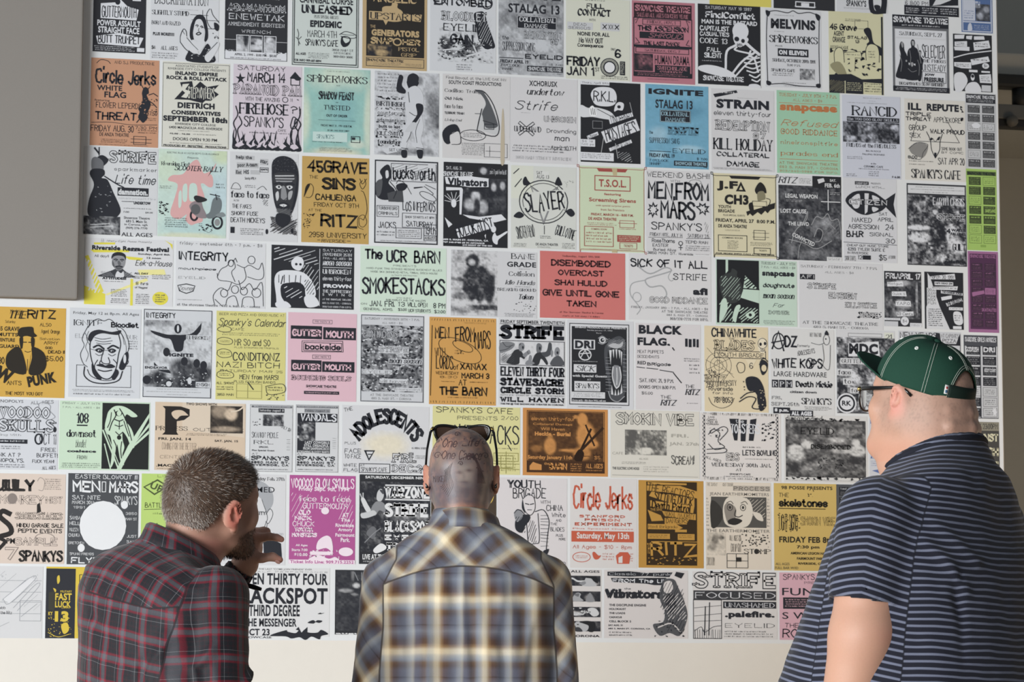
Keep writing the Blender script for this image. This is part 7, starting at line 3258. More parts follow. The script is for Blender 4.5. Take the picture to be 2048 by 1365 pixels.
    for s in (-1, 1):
        sh = (s * .186 + .013, .0, 1.412); el = (s * .216 + .013, -.012, 1.13)
        F.cap(sh, el, .062, .057, .014); F.cap(el, (s * .217 + .013, .085, .95), .057, .042, .012)
    V, Q = F.mesh(); V = smooth(V, Q, 2); N = normals(V, Q)
    xc = V[:, 0] - .018
    fold = 0.0035 * np.sin(xc * 95 + 2.5 * np.sin(V[:, 2] * 9)) * sstep(1.43, 1.3, V[:, 2]) + .006 * (vnoise(V * [1, 1, .35], 16, 3) - .5) + .003 * (vnoise(V, 30, 4) - .5)
    V = V + N * fold[:, None]
    L = [([(.005, -.13, 1.44), (.012, -.14, 1.3), (.03, -.15, 1.1), (.035, -.15, .9)], .010, .007), ([(-.02, -.13, 1.43), (-.012, -.14, 1.25), (-.015, -.15, .9)], .009, -.007),
         ([(-.175, -.08, 1.40), (-.15, -.12, 1.33), (-.13, -.13, 1.22)], .012, .006), ([(.10, -.12, 1.42), (.085, -.14, 1.28), (.09, -.14, 1.0)], .011, .006), ([(.205, -.06, 1.40), (.16, -.11, 1.30), (.14, -.13, 1.15)], .012, .006),
         ([(-.09, -.12, 1.36), (-.075, -.14, 1.2), (-.08, -.15, .95)], .011, .005), ([(-.19, -.1, 1.38), (-.192, -.09, 1.2), (-.19, -.09, 1.0)], .008, -.010), ([(.232, -.1, 1.38), (.235, -.09, 1.2), (.235, -.09, 1.0)], .008, -.010),
         ([(-.25, -.05, 1.16), (-.2, -.06, 1.13), (-.22, -.06, 1.1)], .01, .006), ([(.27, -.05, 1.2), (.24, -.06, 1.16)], .01, .005)]
    V = ridge(V, N, L)
    me = grid_mesh('shirt', V, Q, MC)
    u = np.arctan2(V[:, 0] - .018, -(V[:, 1] - .0)) * .165; u = np.where(V[:, 1] < .0, u * .35 + .65 * (V[:, 0] - .018) * 1.08, u)
    bodyuv = np.column_stack([u + .018, V[:, 2] + .028, np.zeros(len(V))])
    yd = V[:, 2] - (1.443 - 1.15 * (V[:, 0] - .012) ** 2); dist = np.hypot(V[:, 1], V[:, 2] - 1.3)
    yoke = rot2(np.column_stack([V[:, 0], V[:, 2] * .8 + V[:, 1] * .8, np.zeros(len(V))]), 45) + [.035, .02, 0]
    sl = np.where(V[:, 0] < .013, -1, 1)
    ua, al, ra = arm_uv(V, (-.173, 0, 1.412), (-.203, -.012, 1.13), (-1, -.3, 0)); ub, bl, rb = arm_uv(V, (.199, 0, 1.412), (.229, -.012, 1.13), (1, -.3, 0))
    suv = rot2(np.where((sl < 0)[:, None], ua, ub), 45) + [.03, .05, 0]
    sd = np.abs(V[:, 0] - .020) - (.200 - .03 * np.clip((V[:, 2] - 1.40) / .06, 0, 1) + .008 * np.clip((1.3 - V[:, 2]) / .1, 0, 1))
    shirt_attrs(me, V, bodyuv, yoke, suv, np.column_stack([np.where(V[:, 1] < .09, yd, -1), sd, np.zeros(len(V))]))
    shirt = link('shirt', me, root)
    col = link('collar', collar_mesh(MC, (.008, .0, 1.522), .072, .074, (-.02, -.26), [(-.004, -.02), (-.006, .030), (-.003, .039), (.003, .041), (.008, .036), (.016, .012), (.023, -.006), (.021, -.008), (.010, -.002)]), shirt)
    m = col.modifiers.new('cloth', 'SOLIDIFY'); m.thickness = .0018
    # sunglasses resting on the crown
    lens = lens_material('brown_tinted_lens', hx('4a3a33'), .35)
    g = bpy.data.objects.new('sunglasses', None); COL.objects.link(g); g.location = root.location; g.rotation_euler = root.rotation_euler
    tag(g, 'black sunglasses with brown lenses resting on the tattooed bald head', 'sunglasses')
    fx, fy, fz = .0, .118, 1.775
    def pt(x, dz, dy=0): return (fx + x, fy + dy - .9 * x * x * 2.2, fz + dz)
    for s in (-1, 1):
        out = [pt(s * x, z) for x, z in ((.009, .010), (.030, .017), (.052, .018), (.065, .013), (.066, .0), (.060, -.014), (.045, -.022), (.025, -.021), (.013, -.012))]
        c = np.array(out).mean(0); bm = bmesh.new(); ring = [bm.verts.new(p) for p in catmull3(out)]; bm.faces.new(ring); me = bpy.data.meshes.new('lens'); bm.to_mesh(me); bm.free(); me.materials.append(lens)
        lo = link('lens', me, g); md = lo.modifiers.new('t', 'SOLIDIFY'); md.thickness = .002
        fr = catmull3(out); link('rim', tube_mesh('rim', fr, .0038, M_HORN, 8, True), g)
        te = [(s * .069, .108, 1.787), (s * .0765, .095, 1.775), (s * .0835, .06, 1.73), (s * .0855, .035, 1.69), (s * .084, .018, 1.652), (s * .082, .006, 1.635)]
        t_ = link('temple', tube_mesh('temple', te, [.0035, .0032, .0028, .0028, .003, .0028], M_HORN, 8), g)
        link('hinge', tube_mesh('hinge', [(s * .070, .106, 1.7875), (s * .0745, .101, 1.781)], .0036, M_GOLD, 8), t_)
    link('bridge', tube_mesh('bridge', [pt(-.014, .010), pt(-.006, .015), pt(.006, .015), pt(.014, .010)], .0036, M_HORN, 8), g)
    return root
def catmull3(P): return [tuple(p) for p in catmull(np.array(P), True, 3)]

# ============================================================ man on the left
def left_man():
    yaw = math.radians(-40)
    SK = skin_material('pale_ruddy_skin')
    HO = np.array([.028, .125, 1.570]); HR = rotz(math.radians(-6)) @ roty(math.radians(13)) @ rotx(math.radians(6)); SCL = 1.07
    F = Field((-.34, -.2, .78), (.36, .48, 1.75), .0035)
    head(F, (HR, HO), SCL, .003)
    F.cap((0, .03, 1.38), HO + HR @ np.array([0, -.02, -.06]), .068, .064, .02); F.cap((-.0, .02, 1.42), HO + HR @ np.array([0, -.045, -.04]), .058, .056, .03)
    F.loft([(1.46, 0, .02, .07, .06), (1.43, 0, .01, .13, .08), (1.38, 0, .0, .18, .1), (1.15, .0, .0, .17, .11), (.8, .0, 0, .18, .12)], .03, (.15, .2))
    # hanging right arm
    F.cap((.185, 0, 1.35), (.205, -.02, 1.12), .048, .04, .03); F.cap((.205, -.02, 1.12), (.205, .10, .90), .039, .028, .015)
    M = np.column_stack([np.array([0, .25, -.97]), np.array([-.1, .97, .25]), np.array([1.0, .1, .02])]); hand(F, np.array([.205, .10, .90]), M, 1)
    # raised left arm, the hand pinching the air beside the face; points given across / away / up as seen, then turned into this frame
    r2 = lambda x, y, z: np.array([(x + .09) * math.cos(yaw) + y * math.sin(yaw), -(x + .09) * math.sin(yaw) + y * math.cos(yaw), z])
    W = r2(.074, .225, 1.448); el = np.array([-.19, .20, 1.2])
    F.cap((-.185, .02, 1.36), el, .048, .04, .03); F.cap(el, W, .039, .027, .012, sq=(1, 1, 1))
    fing = {'i': [(.1, .214, 1.5075, .0118), (.130, .208, 1.5125, .0098), (.150, .206, 1.5095, .0086), (.1605, .206, 1.5055, .0074)],
            'm': [(.099, .232, 1.520, .0122), (.1225, .231, 1.5245, .0104), (.118, .222, 1.509, .0088), (.104, .217, 1.508, .0078)],
            'r': [(.094, .250, 1.523, .0118), (.116, .250, 1.528, .0098), (.110, .242, 1.510, .0085), (.098, .238, 1.508, .0076)],
            'p': [(.088, .266, 1.517, .0108), (.104, .267, 1.522, .0086), (.099, .260, 1.506, .0075), (.090, .256, 1.504, .0066)],
            't': [(.088, .206, 1.462, .0150), (.1165, .201, 1.4615, .0108), (.141, .201, 1.4645, .0098), (.1575, .202, 1.4575, .0082)]}
    for k_, ch in fing.items():
        b = r2(*ch[0][:3])
        F.cap(W, b, .022, ch[0][3] * 1.05, .016)
        for (x0, y0, z0, q0), (x1, y1, z1, q1) in zip(ch, ch[1:]): F.cap(r2(x0, y0, z0), r2(x1, y1, z1), q0, q1, .0035 if k_ != 't' else .006)
    F.ell(r2(.092, .238, 1.485), (.019, .024, .027), .014); F.ell(r2(.094, .210, 1.468), (.016, .012, .014), .012)
    V, Q = F.mesh(); V = smooth(V, Q, 1); me = grid_mesh('person', V, Q, SK); q = (V - HO) @ HR / SCL
    skin = np.tile(np.array(hx('c49a86')), (len(V), 1)); mixc = lambda w, c: skin + (np.array(hx(c)) - skin) * np.clip(w, 0, 1)[:, None]
    hd = (q[:, 2] > -.14) & (np.linalg.norm(q * [1.2, 1, .9], axis=1) < .132)
    ear = np.exp(-((np.abs(q[:, 0]) - .091) / .009) ** 2 - ((q[:, 1] + .010) / .026) ** 4 - (q[:, 2] / .038) ** 4) * 1.2; skin = mixc(ear * .75, 'c46a5a')
    skin = mixc(hd * sstep(-.03, -.07, q[:, 2]) * sstep(.03, -.05, q[:, 1]) * .6, 'cf8274')
    n = vnoise(V, 220, 1)
    scalp = hd * sstep(-.062, -.045, q[:, 2] + .25 * np.clip(q[:, 1] + .03, -1, .06)) * (np.abs(q[:, 0]) < .0785) * sstep(.085, .06, q[:, 1] - .25 * (q[:, 2] - .06)); skin = mixc(scalp * .65, '8d6a58')
    beard = hd * sstep(-.030, -.048, q[:, 2] + .18 * np.clip(.06 - q[:, 1], -.05, .07)) * sstep(.005, .03, q[:, 1]) * sstep(-.15, -.12, q[:, 2]); skin = mixc(beard * .75, '5b4537')
    eye = blob(q, (.031, .089, .014), (.008,) * 3) + blob(q, (-.031, .089, .014), (.008,) * 3); skin = mixc(eye > .55, 'e2ddd6'); skin = mixc(eye > .86, '3a4a52')
    skin = mixc(blob(q, (0, .098, -.051), (.02, .012, .009)) * .6, 'a8655b')
    tip = r2(.1605, .206, 1.5055); skin = mixc(blob(V, tip, (.012,) * 3) * .5, 'd58070'); skin = mixc(blob(V, r2(.158, .202, 1.457), (.014,) * 3) * .5, 'd07868')
    for c in ((.107, .203, 1.488), (.106, .214, 1.515), (.139, .195, 1.466)): skin = mixc(blob(V, r2(*c), (.004, .006, .006)) * .5, '9a5f50')
    cattr(me, 'skin', skin)
    root = link('person', me); root.location = view_point(-.79, 6.9); root.rotation_euler = (0, 0, -YAW + yaw)
    tag(root, 'person in dark red and grey plaid shirt with short greying hair and raised pinching hand', 'person')
    legs(root, M_DENIM, M_SHOE, .19, .135, 1.0, .1, .088)
    # thumb nail and finger nails of the raised hand
    M_NAIL = plain('finger_nail', hx('d9a79c'), .3)
    def nail(c, ax, up, r):
        R = np.column_stack([ax, np.cross(up, ax), up]); G = Field(c - .016, c + .016, .0012); G.ell(c, (r * 1.25, r, r * .35), .001, None, R)
        V_, Q_ = G.mesh(); link('finger_nail', grid_mesh('finger_nail', V_, Q_, M_NAIL), root)
    ax = r2(.1575, .202, 1.4575) - r2(.141, .201, 1.4645); ax /= np.linalg.norm(ax); up = r2(.0, -.6, -.8) - r2(0, 0, 0); up -= ax * (up @ ax); up /= np.linalg.norm(up)
    nail(r2(.1555, .2, 1.4575) + up * .0078, ax, up, .0058)
    # short hair: a close cap of hair with combed tips
    HC = Field(HO - .16, HO + .17, .0045); sc = SCL
    def E(c, r, k=.012): HC.ell(np.array(c) * sc, (np.array(r) + .006) * sc, k, (HR, HO))
    E((0, -.013, .038), (.076, .098, .085), .01); E((0, .036, .034), (.064, .062, .066), .03); E((0, -.045, .0), (.066, .06, .06), .03)
    def outside(X, Y, Z):
        x, y, z = X - HO[0], Y - HO[1], Z - HO[2]; a, b, c = [(HR[0, i] * x + HR[1, i] * y + HR[2, i] * z) / sc for i in range(3)]
        low = np.where(b > .03, .035 + (b - .03) * .9, np.where(b > -.03, .034 - (.03 - b) * .2, .022 - (-.03 - b) * 1.35))
        low = np.maximum(low, -.052) ; front = b - (.082 + .0 * c) + np.maximum(0, .07 - c) * .6
        return np.maximum(low - c, front)          # negative inside the hair
    HC.put(lambda X, Y, Z: -outside(X, Y, Z), HO - .2, HO + .2, .004, True)
    V, Q = HC.mesh(); V = smooth(V, Q, 2); N = normals(V, Q); q = (V - HO) @ HR / sc
    rng = np.random.default_rng(5); pick = rng.choice(len(V), 21000); crown = np.array([.006, -.085, .075])
    hv, hq, hc = [], [], []
    basecol = lambda q_: np.where((q_[:, 2] < -.01)[:, None] & (q_[:, 1] < .05)[:, None], np.array([hx('a89c96')]), np.array([hx('7d6049')]))
    P = V[pick] + rng.normal(size=(len(pick), 3)) * .0016; Np = N[pick]; qp = q[pick]
    away = (qp - crown); tang = away - Np @ HR * ((away * (Np @ HR)).sum(1))[:, None]; tang /= np.linalg.norm(tang, axis=1)[:, None] + 1e-6
    swirl = np.cross(Np @ HR, tang); dirn = (tang * .75 + swirl * .35 * np.exp(-np.linalg.norm(away, axis=1)[:, None] * 18)) @ HR.T + Np * .38 + rng.normal(size=P.shape) * .16; dirn /= np.linalg.norm(dirn, axis=1)[:, None]
    Lh = (.0055 + .0045 * sstep(.01, .08, qp[:, 2])) * rng.uniform(.7, 1.25, len(P)); side = np.cross(dirn, Np); side /= np.linalg.norm(side, axis=1)[:, None] + 1e-6
    wd = .00036
    HV = np.vstack([P - side * wd, P + side * wd, P + dirn * Lh[:, None] + side * wd * .3, P + dirn * Lh[:, None] - side * wd * .3]); n_ = len(P)
    HQ = np.column_stack([np.arange(n_), np.arange(n_) + n_, np.arange(n_) + 2 * n_, np.arange(n_) + 3 * n_])
    grey = rng.random(n_) < np.clip(.14 + .5 * sstep(.03, -.05, qp[:, 2]) + .25 * sstep(.02, -.09, qp[:, 0]), 0, .7)
    tone = rng.uniform(.6, 1.35, n_)[:, None]; col = np.where(grey[:, None], np.array([hx('aaa199')]), np.where((rng.random(n_) < .5)[:, None], np.array([hx('3c2c22')]), np.array([hx('5d4534')]))) * tone
    bc = np.tile(np.array(hx('4e3e34')), (len(V), 1)); w_ = sstep(.02, -.05, q[:, 2])[:, None]; bc = bc * (1 - w_) + np.array(hx('8f827a')) * w_
    thin = blob(q, (-.02, -.01, .12), (.03, .035, .02))[:, None] * .6; bc = bc * (1 - thin) + np.array(hx('94654e')) * thin
    # beard tips along the jaw
    bq = (np.array(me_positions(me)) - HO) @ HR / SCL; bi = np.where(beard > .5)[0]; bi = rng.choice(bi, 3500); BP = me_positions(me)[bi]; BN = normals(me_positions(me), np.array([p for p in quads(me)]))[bi]
    bd = BN * .45 + np.array([0, -.1, -.8]) + rng.normal(size=BP.shape) * .25; bd /= np.linalg.norm(bd, axis=1)[:, None]; bs = np.cross(bd, BN); bs /= np.linalg.norm(bs, axis=1)[:, None] + 1e-6; bl = rng.uniform(.004, .011, len(BP))[:, None]
    M_HAIR = NT('greying_short_hair'); a_ = M_HAIR.attr('hair'); M_HAIR.l(a_.outputs['Color'], M_HAIR.b.inputs['Base Color']); M_HAIR.b.inputs['Roughness'].default_value = .45; M_HAIR.b.inputs['Specular IOR Level'].default_value = .4
    hm = grid_mesh('hair', np.vstack([V, HV]), np.vstack([Q, HQ + len(V)]), M_HAIR.m); cattr(hm, 'hair', np.vstack([bc, np.tile(col, (4, 1))])); link('hair', hm, root)
    m_ = len(BP); BV = np.vstack([BP - bs * .0005, BP + bs * .0005, BP + bd * bl + bs * .0002, BP + bd * bl - bs * .0002]); BQ = np.column_stack([np.arange(m_) + k * m_ for k in range(4)])
    bmh = grid_mesh('beard', BV, BQ, M_HAIR.m); cattr(bmh, 'hair', np.tile(np.array(hx('4a3526')), (len(BV), 1)) * rng.uniform(.6, 1.5, len(BV))[:, None]); link('beard', bmh, root)
    # plaid shirt
    pl = [(0, '18181d'), (.06, '19191f'), (.10, '2a161c'), (.14, '1a1a20'), (.235, '1b1b21'), (.25, '77777a'), (.265, '1b1b21'), (.36, '1a1a20'), (.39, '6a1424'), (.45, '7c1a2b'), (.47, '45454b'), (.49, '515157'), (.62, '55555b'), (.64, '45454b'), (.66, '7c1a2b'), (.72, '6a1424'), (.75, '1a1a20'), (.86, '17171c'), (.90, '30181f'), (.94, '1a1a20'), (1, '18181d')]
    MC = cloth_material('red_and_grey_plaid_cotton', pl, pl, .0595, '121216', .62, .2)
    F = Field((-.36, -.25, .80), (.36, .42, 1.57), .006); tl = (.17, .22)
    F.loft([(1.50, .0, .035, .066, .062), (1.475, .0, .03, .088, .075), (1.45, .0, .02, .135, .09), (1.425, .0, .01, .18, .105), (1.39, .0, 0, .212, .122), (1.34, .0, -.005, .218, .135), (1.25, .005, -.005, .214, .148), (1.17, .012, .0, .218, .158), (1.0, .015, .005, .222, .165), (.82, .015, .005, .225, .165)], .01, tl, 2.4)
    sh, er = (.182, -.005, 1.365), (.212, -.025, 1.10); F.cap(sh, er, .068, .064, .014); F.cap(er, (.207, .085, .93), .062, .045, .012)
    shl = (-.182, .01, 1.365); wl = W - (W - el) / np.linalg.norm(W - el) * .012; F.cap(shl, el, .066, .055, .014); F.cap(el, wl, .055, .036, .012)
    ax = (wl - el) / np.linalg.norm(wl - el)
    def cuffcut(X, Y, Z):
        t = (X - wl[0]) * ax[0] + (Y - wl[1]) * ax[1] + (Z - wl[2]) * ax[2]; r = np.sqrt(np.maximum((X - wl[0]) ** 2 + (Y - wl[1]) ** 2 + (Z - wl[2]) ** 2 - t * t, 0)); return np.minimum(-t, np.maximum(r - .031, -(t + .03)))
    F.put(cuffcut, wl - .06, wl + .06, .002, True)
    V, Q = F.mesh(); V = smooth(V, Q, 2); N = normals(V, Q)
    V = V + N * (.008 * (vnoise(V * [1, 1, .5], 15, 3) - .5) + .005 * (vnoise(V, 28, 4) - .5))[:, None]
    L = [([(.10, -.12, 1.29), (.09, -.15, 1.2), (.085, -.16, 1.05)], .012, -.012), ([(.14, -.12, 1.30), (.135, -.13, 1.2), (.13, -.14, 1.0)], .012, .010), ([(.18, -.09, 1.3), (.12, -.14, 1.22), (.08, -.155, 1.12)], .012, .008), ([(.24, -.06, 1.25), (.2, -.09, 1.2), (.22, -.08, 1.1)], .012, .008),
         ([(-.15, -.1, 1.38), (-.05, -.13, 1.30), (.05, -.14, 1.27)], .012, .006), ([(-.1, -.13, 1.34), (-.02, -.14, 1.26), (.06, -.15, 1.18)], .012, -.006), ([(.21, -.06, 1.38), (.22, -.07, 1.25), (.24, -.06, 1.15)], .014, .007), ([(.25, .02, 1.2), (.27, .0, 1.17), (.24, -.03, 1.14)], .01, .014)]
    V = ridge(V, N, L); me = grid_mesh('shirt', V, Q, MC)
    lv = V[:, 2] + tl[0] * V[:, 0] * 1.05 + .0 * V[:, 1]
    u = np.arctan2(V[:, 0], -V[:, 1]) * .17; bodyuv = np.column_stack([u + .0, lv, np.zeros(len(V))])
    yd = (V[:, 2] + .2 * V[:, 0]) - (1.352 + .25 * np.clip(np.abs(V[:, 0]) - .1, 0, 1) + .0 * V[:, 1]); yd = np.where(V[:, 1] < .08, yd, -1)
    yuv = rot2(np.column_stack([V[:, 0], (V[:, 2] - 1.4) * .8 + V[:, 1] * .85, np.zeros(len(V))]), 18) + [.012, .02, 0]
    ur, rl, rr = arm_uv(V, sh, er, (1, -.4, 0)); ul, ll, lr_ = arm_uv(V, shl, tuple(el), (-1, -.4, 0)); uf, fl, ff = arm_uv(V, tuple(el), tuple(wl), (1, -1, 0))
    fore = (ff < .065) & (fl > -.01) & (V[:, 1] > .16)
    suv = np.where((V[:, 0] > 0)[:, None], ur, ul); suv = np.where(fore[:, None], uf, suv)
    sd = np.abs(V[:, 0]) - (.168 - .16 * np.clip(1.34 - V[:, 2], 0, .2) * (V[:, 0] > 0) * (V[:, 1] < 0)); sd = np.where(fore, .05, sd)
    shirt_attrs(me, V, bodyuv, yuv, suv, np.column_stack([yd, sd, np.zeros(len(V))]))
    shirt = link('shirt', me, root)
    col = link('collar', collar_mesh(MC, (.010, .048, 1.452), .076, .074, (-.30, -.40), [(-.006, -.03), (-.009, .030), (-.005, .040), (.002, .042), (.008, .036), (.018, .008), (.028, -.014), (.026, -.016), (.012, -.008)]), shirt)
    m = col.modifiers.new('cloth', 'SOLIDIFY'); m.thickness = .0018
    # unbuttoned tab of the raised cuff and the locker loop on the yoke
    tb = r2(.082, .20, 1.398); d1 = r2(.034, -.01, -.010) - r2(0, 0, 0)
    link('cuff_tab', tube_mesh('cuff_tab', [tb - d1 * .4, tb, tb + d1 * .5, tb + d1], [.007, .0055, .006, .004], MC, 8), shirt)
    return root
def me_positions(me):
    a = np.empty(len(me.vertices) * 3, np.float32); me.vertices.foreach_get('co', a); return a.reshape(-1, 3).astype(float)
def quads(me):
    a = np.empty(len(me.loops), np.int32); me.loops.foreach_get('vertex_index', a); return a.reshape(-1, 4)

# ============================================================ man on the right
def right_man():
    yaw = math.radians(50)
    SK = skin_material('shaved_skin')
    HO = np.array([.0, .03, 1.752]); HR = rotz(math.radians(-5)) @ rotx(math.radians(5)); SCL = 1.05
    F = Field((-.38, -.32, .80), (.38, .40, 1.92), .0035)
    head(F, (HR, HO), SCL, .012)
    F.cap((0, .0, 1.56), (0, .005, 1.72), .096, .083, .03); F.cap((0, -.03, 1.60), (0, -.022, 1.70), .078, .070, .03); F.cap((-.03, .06, 1.63), (.03, .06, 1.63), .05, .05, .03)
    for zz, yy, rr in ((1.729, -.082, .016), (1.697, -.086, .019)): F.cap((-.045, yy + .018, zz), (0, yy, zz - .004), rr, rr, .006); F.cap((.045, yy + .018, zz), (0, yy, zz - .004), rr, rr, .006)
    F.loft([(1.60, 0, 0, .1, .08), (1.56, 0, 0, .14, .09), (1.5, 0, .0, .2, .13), (1.3, 0, .02, .24, .18), (1.1, 0, .05, .25, .22), (.82, 0, .05, .24, .21)], .03)
    sh, el, wr = np.array([-.205, .0, 1.50]), np.array([-.243, .018, 1.262]), np.array([-.245, .09, 1.0])
    F.cap(sh, el, .074, .068, .02); F.cap(el, wr, .068, .040, .02); F.cap(el + [0, -.012, .01], el + [0.0, .02, -.10], .062, .056, .02)
    F.cap(-1 * sh * [1, -1, -1], (.245, .0, 1.26), .07, .06, .02); F.cap((.245, .0, 1.26), (.24, .05, 1.0), .06, .036, .02)
    for s, w in ((-1, wr), (1, np.array([.24, .05, 1.0]))):
        M = np.column_stack([np.array([0, .15, -.99]), np.array([-s * .1, .97, .15]), np.array([s * 1.0, .1, .02])]); hand(F, w, M, s)
    V, Q = F.mesh(); V = smooth(V, Q, 1); me = grid_mesh('person', V, Q, SK); q = (V - HO) @ HR / SCL
    skin = np.tile(np.array(hx('c99c84')), (len(V), 1)); mixc = lambda w, c: skin + (np.array(hx(c)) - skin) * np.clip(w, 0, 1)[:, None]
    hd = q[:, 2] > -.12
    ear = np.exp(-((np.abs(q[:, 0]) - .0925) / .007) ** 2 - ((q[:, 1] + .010) / .023) ** 4 - (q[:, 2] / .034) ** 4) * 1.2
    n = vnoise(V, 240, 1); n2 = vnoise(V, 380, 2); st = (1 - np.clip(ear, 0, 1)) * hd * sstep(-.085, -.03, q[:, 2]) * sstep(.07, .03, q[:, 1] - .2 * q[:, 2]) 
    skin = mixc(st * .5, '9c877a'); skin = mixc(st * sstep(.58, .75, n2) * .22, '5f5048')
    skin = mixc(ear * .7, 'd68f80')
    skin = mixc(hd * sstep(-.06, -.1, q[:, 2]) * .35, 'd08f72')
    skin = mixc(blob(V, el + [-.01, -.05, .0], (.03, .03, .02)) * .6, 'c07a6c')  # shade of the elbow dimple put into the skin colour as a darker patch
    eye = blob(q, (.031, .089, .014), (.008,) * 3) + blob(q, (-.031, .089, .014), (.008,) * 3); skin = mixc(eye > .55, 'e2ddd6'); skin = mixc(eye > .86, '3a2b22')
    skin = mixc(blob(q, (0, .098, -.051), (.02, .012, .009)) * .6, 'b06a60')
    cattr(me, 'skin', skin)
    root = link('person', me); root.location = view_point(.880, 6.3); root.rotation_euler = (0, 0, -YAW + yaw)
    tag(root, 'person in striped navy tee shirt, green cap and dark rimmed glasses, facing left', 'person')
    legs(root, M_DENIM, M_SHOE, .245, .20, 1.02, .12, .11, .04)
    # striped T-shirt
    stp = [(0, '1f202b'), (.30, '21222e'), (.36, '62667a'), (.40, '717588'), (.62, '757a8c'), (.66, '62667a'), (.72, '21222e'), (1, '1f202b')]
    MC = cloth_material('navy_striped_jersey', None, stp, .0142, '191a22', .85, .25, stitch=.0014)
    F = Field((-.42, -.34, .86), (.42, .40, 1.69), .006)
    hem = sh + (el - sh) * .72; ax = (el - sh) / np.linalg.norm(el - sh)
    for s in (-1, 1):
        m = np.array([-s, 1, 1]); a, b, d = sh * m, hem * m, ax * m
        if s == 1: a, b, d = sh * [-1, 1, 1], hem * [-1, 1, 1], ax * [-1, 1, 1]
        else: a, b, d = sh, hem, ax
        F.cap(a, b + d * .04, .088, .079, .016)
        def cut(X, Y, Z, b=b, d=d):
            t = (X - b[0]) * d[0] + (Y - b[1]) * d[1] + (Z - b[2]) * d[2]; r = np.sqrt(np.maximum((X - b[0]) ** 2 + (Y - b[1]) ** 2 + (Z - b[2]) ** 2 - t * t, 0))
            return np.maximum(np.minimum(-t, np.maximum(r - .073, -(t + .035))), r - .1)
        F.put(cut, np.minimum(b, b + d * .14) - .1, np.maximum(b, b + d * .14) + .1, .002, True)
    F.loft([(1.652, 0, -.004, .100, .098), (1.635, .0, -.003, .106, .102), (1.618, 0, 0, .124, .110), (1.592, -.008, 0, .150, .120), (1.555, -.014, 0, .192, .140), (1.50, -.012, .005, .232, .162), (1.42, 0, .01, .256, .195), (1.30, 0, .032, .268, .228), (1.17, 0, .055, .282, .262), (1.0, 0, .06, .285, .265), (.88, 0, .055, .275, .25)], .01, (0, .34), 2.3, tz=(1.47, 1.60))
    V, Q = F.mesh(); V = smooth(V, Q, 2); N = normals(V, Q)
    V = V + N * (.007 * (vnoise(V * [1, 1, .6], 13, 3) - .5) + .003 * (vnoise(V, 30, 4) - .5))[:, None]
    L = [([(-.21, -.09, 1.46), (-.17, -.15, 1.40), (-.14, -.18, 1.34)], .012, .010), ([(-.19, -.1, 1.50), (-.14, -.15, 1.44), (-.1, -.17, 1.40)], .012, .008), ([(-.17, -.11, 1.45), (-.15, -.16, 1.37)], .008, -.010), ([(-.16, -.12, 1.40), (-.165, -.17, 1.30), (-.17, -.18, 1.2)], .012, -.010),
         ([(-.27, .08, 1.42), (-.24, .15, 1.40), (-.2, .2, 1.37)], .012, .008), ([(-.28, .03, 1.45), (-.26, .10, 1.38)], .010, .006)]
    V = ridge(V, N, L); me = grid_mesh('shirt', V, Q, MC)
    drape = V[:, 2] - .42 * np.hypot(V[:, 0], V[:, 1] * 1.2)
    bodyuv = np.column_stack([V[:, 0], drape, np.zeros(len(V))])
    ul, ll, rl = arm_uv(V, tuple(sh), tuple(el), (-1, -.4, 0)); ur, lr_, rr = arm_uv(V, tuple(sh * [-1, 1, 1]), tuple(el * [-1, 1, 1]), (1, -.4, 0))
    suv = np.where((V[:, 0] < 0)[:, None], ul, ur); suv[:, 1] = suv[:, 1] - .22 * np.abs(np.where(V[:, 0] < 0, ul[:, 0], ur[:, 0])) 
    sd = np.abs(V[:, 0]) - (.172 + .10 * np.clip(1.50 - V[:, 2], -.1, .2) * -.35); sd = np.minimum(sd, .100 - np.where(V[:, 0] < 0, rl, rr))
    shirt_attrs(me, V, bodyuv, bodyuv, suv, np.column_stack([np.full(len(V), -1.), sd, np.zeros(len(V))])); shirt = link('shirt', me, root)
    M_RIB = plain('navy_rib', hx('20212b'), .9, 400, .2)
    th = np.linspace(0, 2 * math.pi, 41)[:-1]; nb = link('neckband', tube_mesh('neckband', [(.104 * math.cos(a), -.004 + .102 * math.sin(a), 1.640 - .34 * .102 * math.sin(a)) for a in th], .0075, M_RIB, 8, True), shirt)
    # green six panel cap
    M_CAP = plain('green_cotton_twill', hx('1b4032'), .85, 500, .18, (900, .4, .0006)); M_CAPD = plain('dark_green_strap', hx('15261f'), .8); M_THREAD = plain('white_thread', hx('b9c0b4'), .8); M_EYELET = plain('white_eyelet_thread', hx('dedfda'), .7)
    CR = HR @ rotx(math.radians(15)); CO = HO + HR @ np.array([0, -.004, .034]) * SCL
    cp = lambda x, y, z: CO + CR @ np.array([x, y, z])
    ra, rb, rc = .0885, .112, .0985
    def dome(a, t, off=0.0):
        """a round from the front, t from edge (0) to crown (1)"""
        e = math.cos(t * math.pi / 2) ** .72; f = math.sin(t * math.pi / 2)
        bulge = 1.0
        return cp((ra + off) * math.sin(a) * e, (rb + off) * math.cos(a) * e - .004, (rc + off) * f + (.008 * max(0, math.cos(a)) * f))
    na, nt = 96, 20; bm = bmesh.new(); vs = {}
    hole = lambda a, t: (abs(a - math.pi) / .50) ** 2 + (t / .44) ** 2 < 1
    for i in range(na):
        for j in range(nt + 1): vs[i, j] = bm.verts.new(dome(2 * math.pi * i / na, min(j / nt, .995)))
    for i in range(na):
        for j in range(nt):
            if hole(2 * math.pi * (i + .5) / na, (j + .5) / nt): continue
            bm.faces.new((vs[i, j], vs[(i + 1) % na, j], vs[(i + 1) % na, j + 1], vs[i, j + 1]))
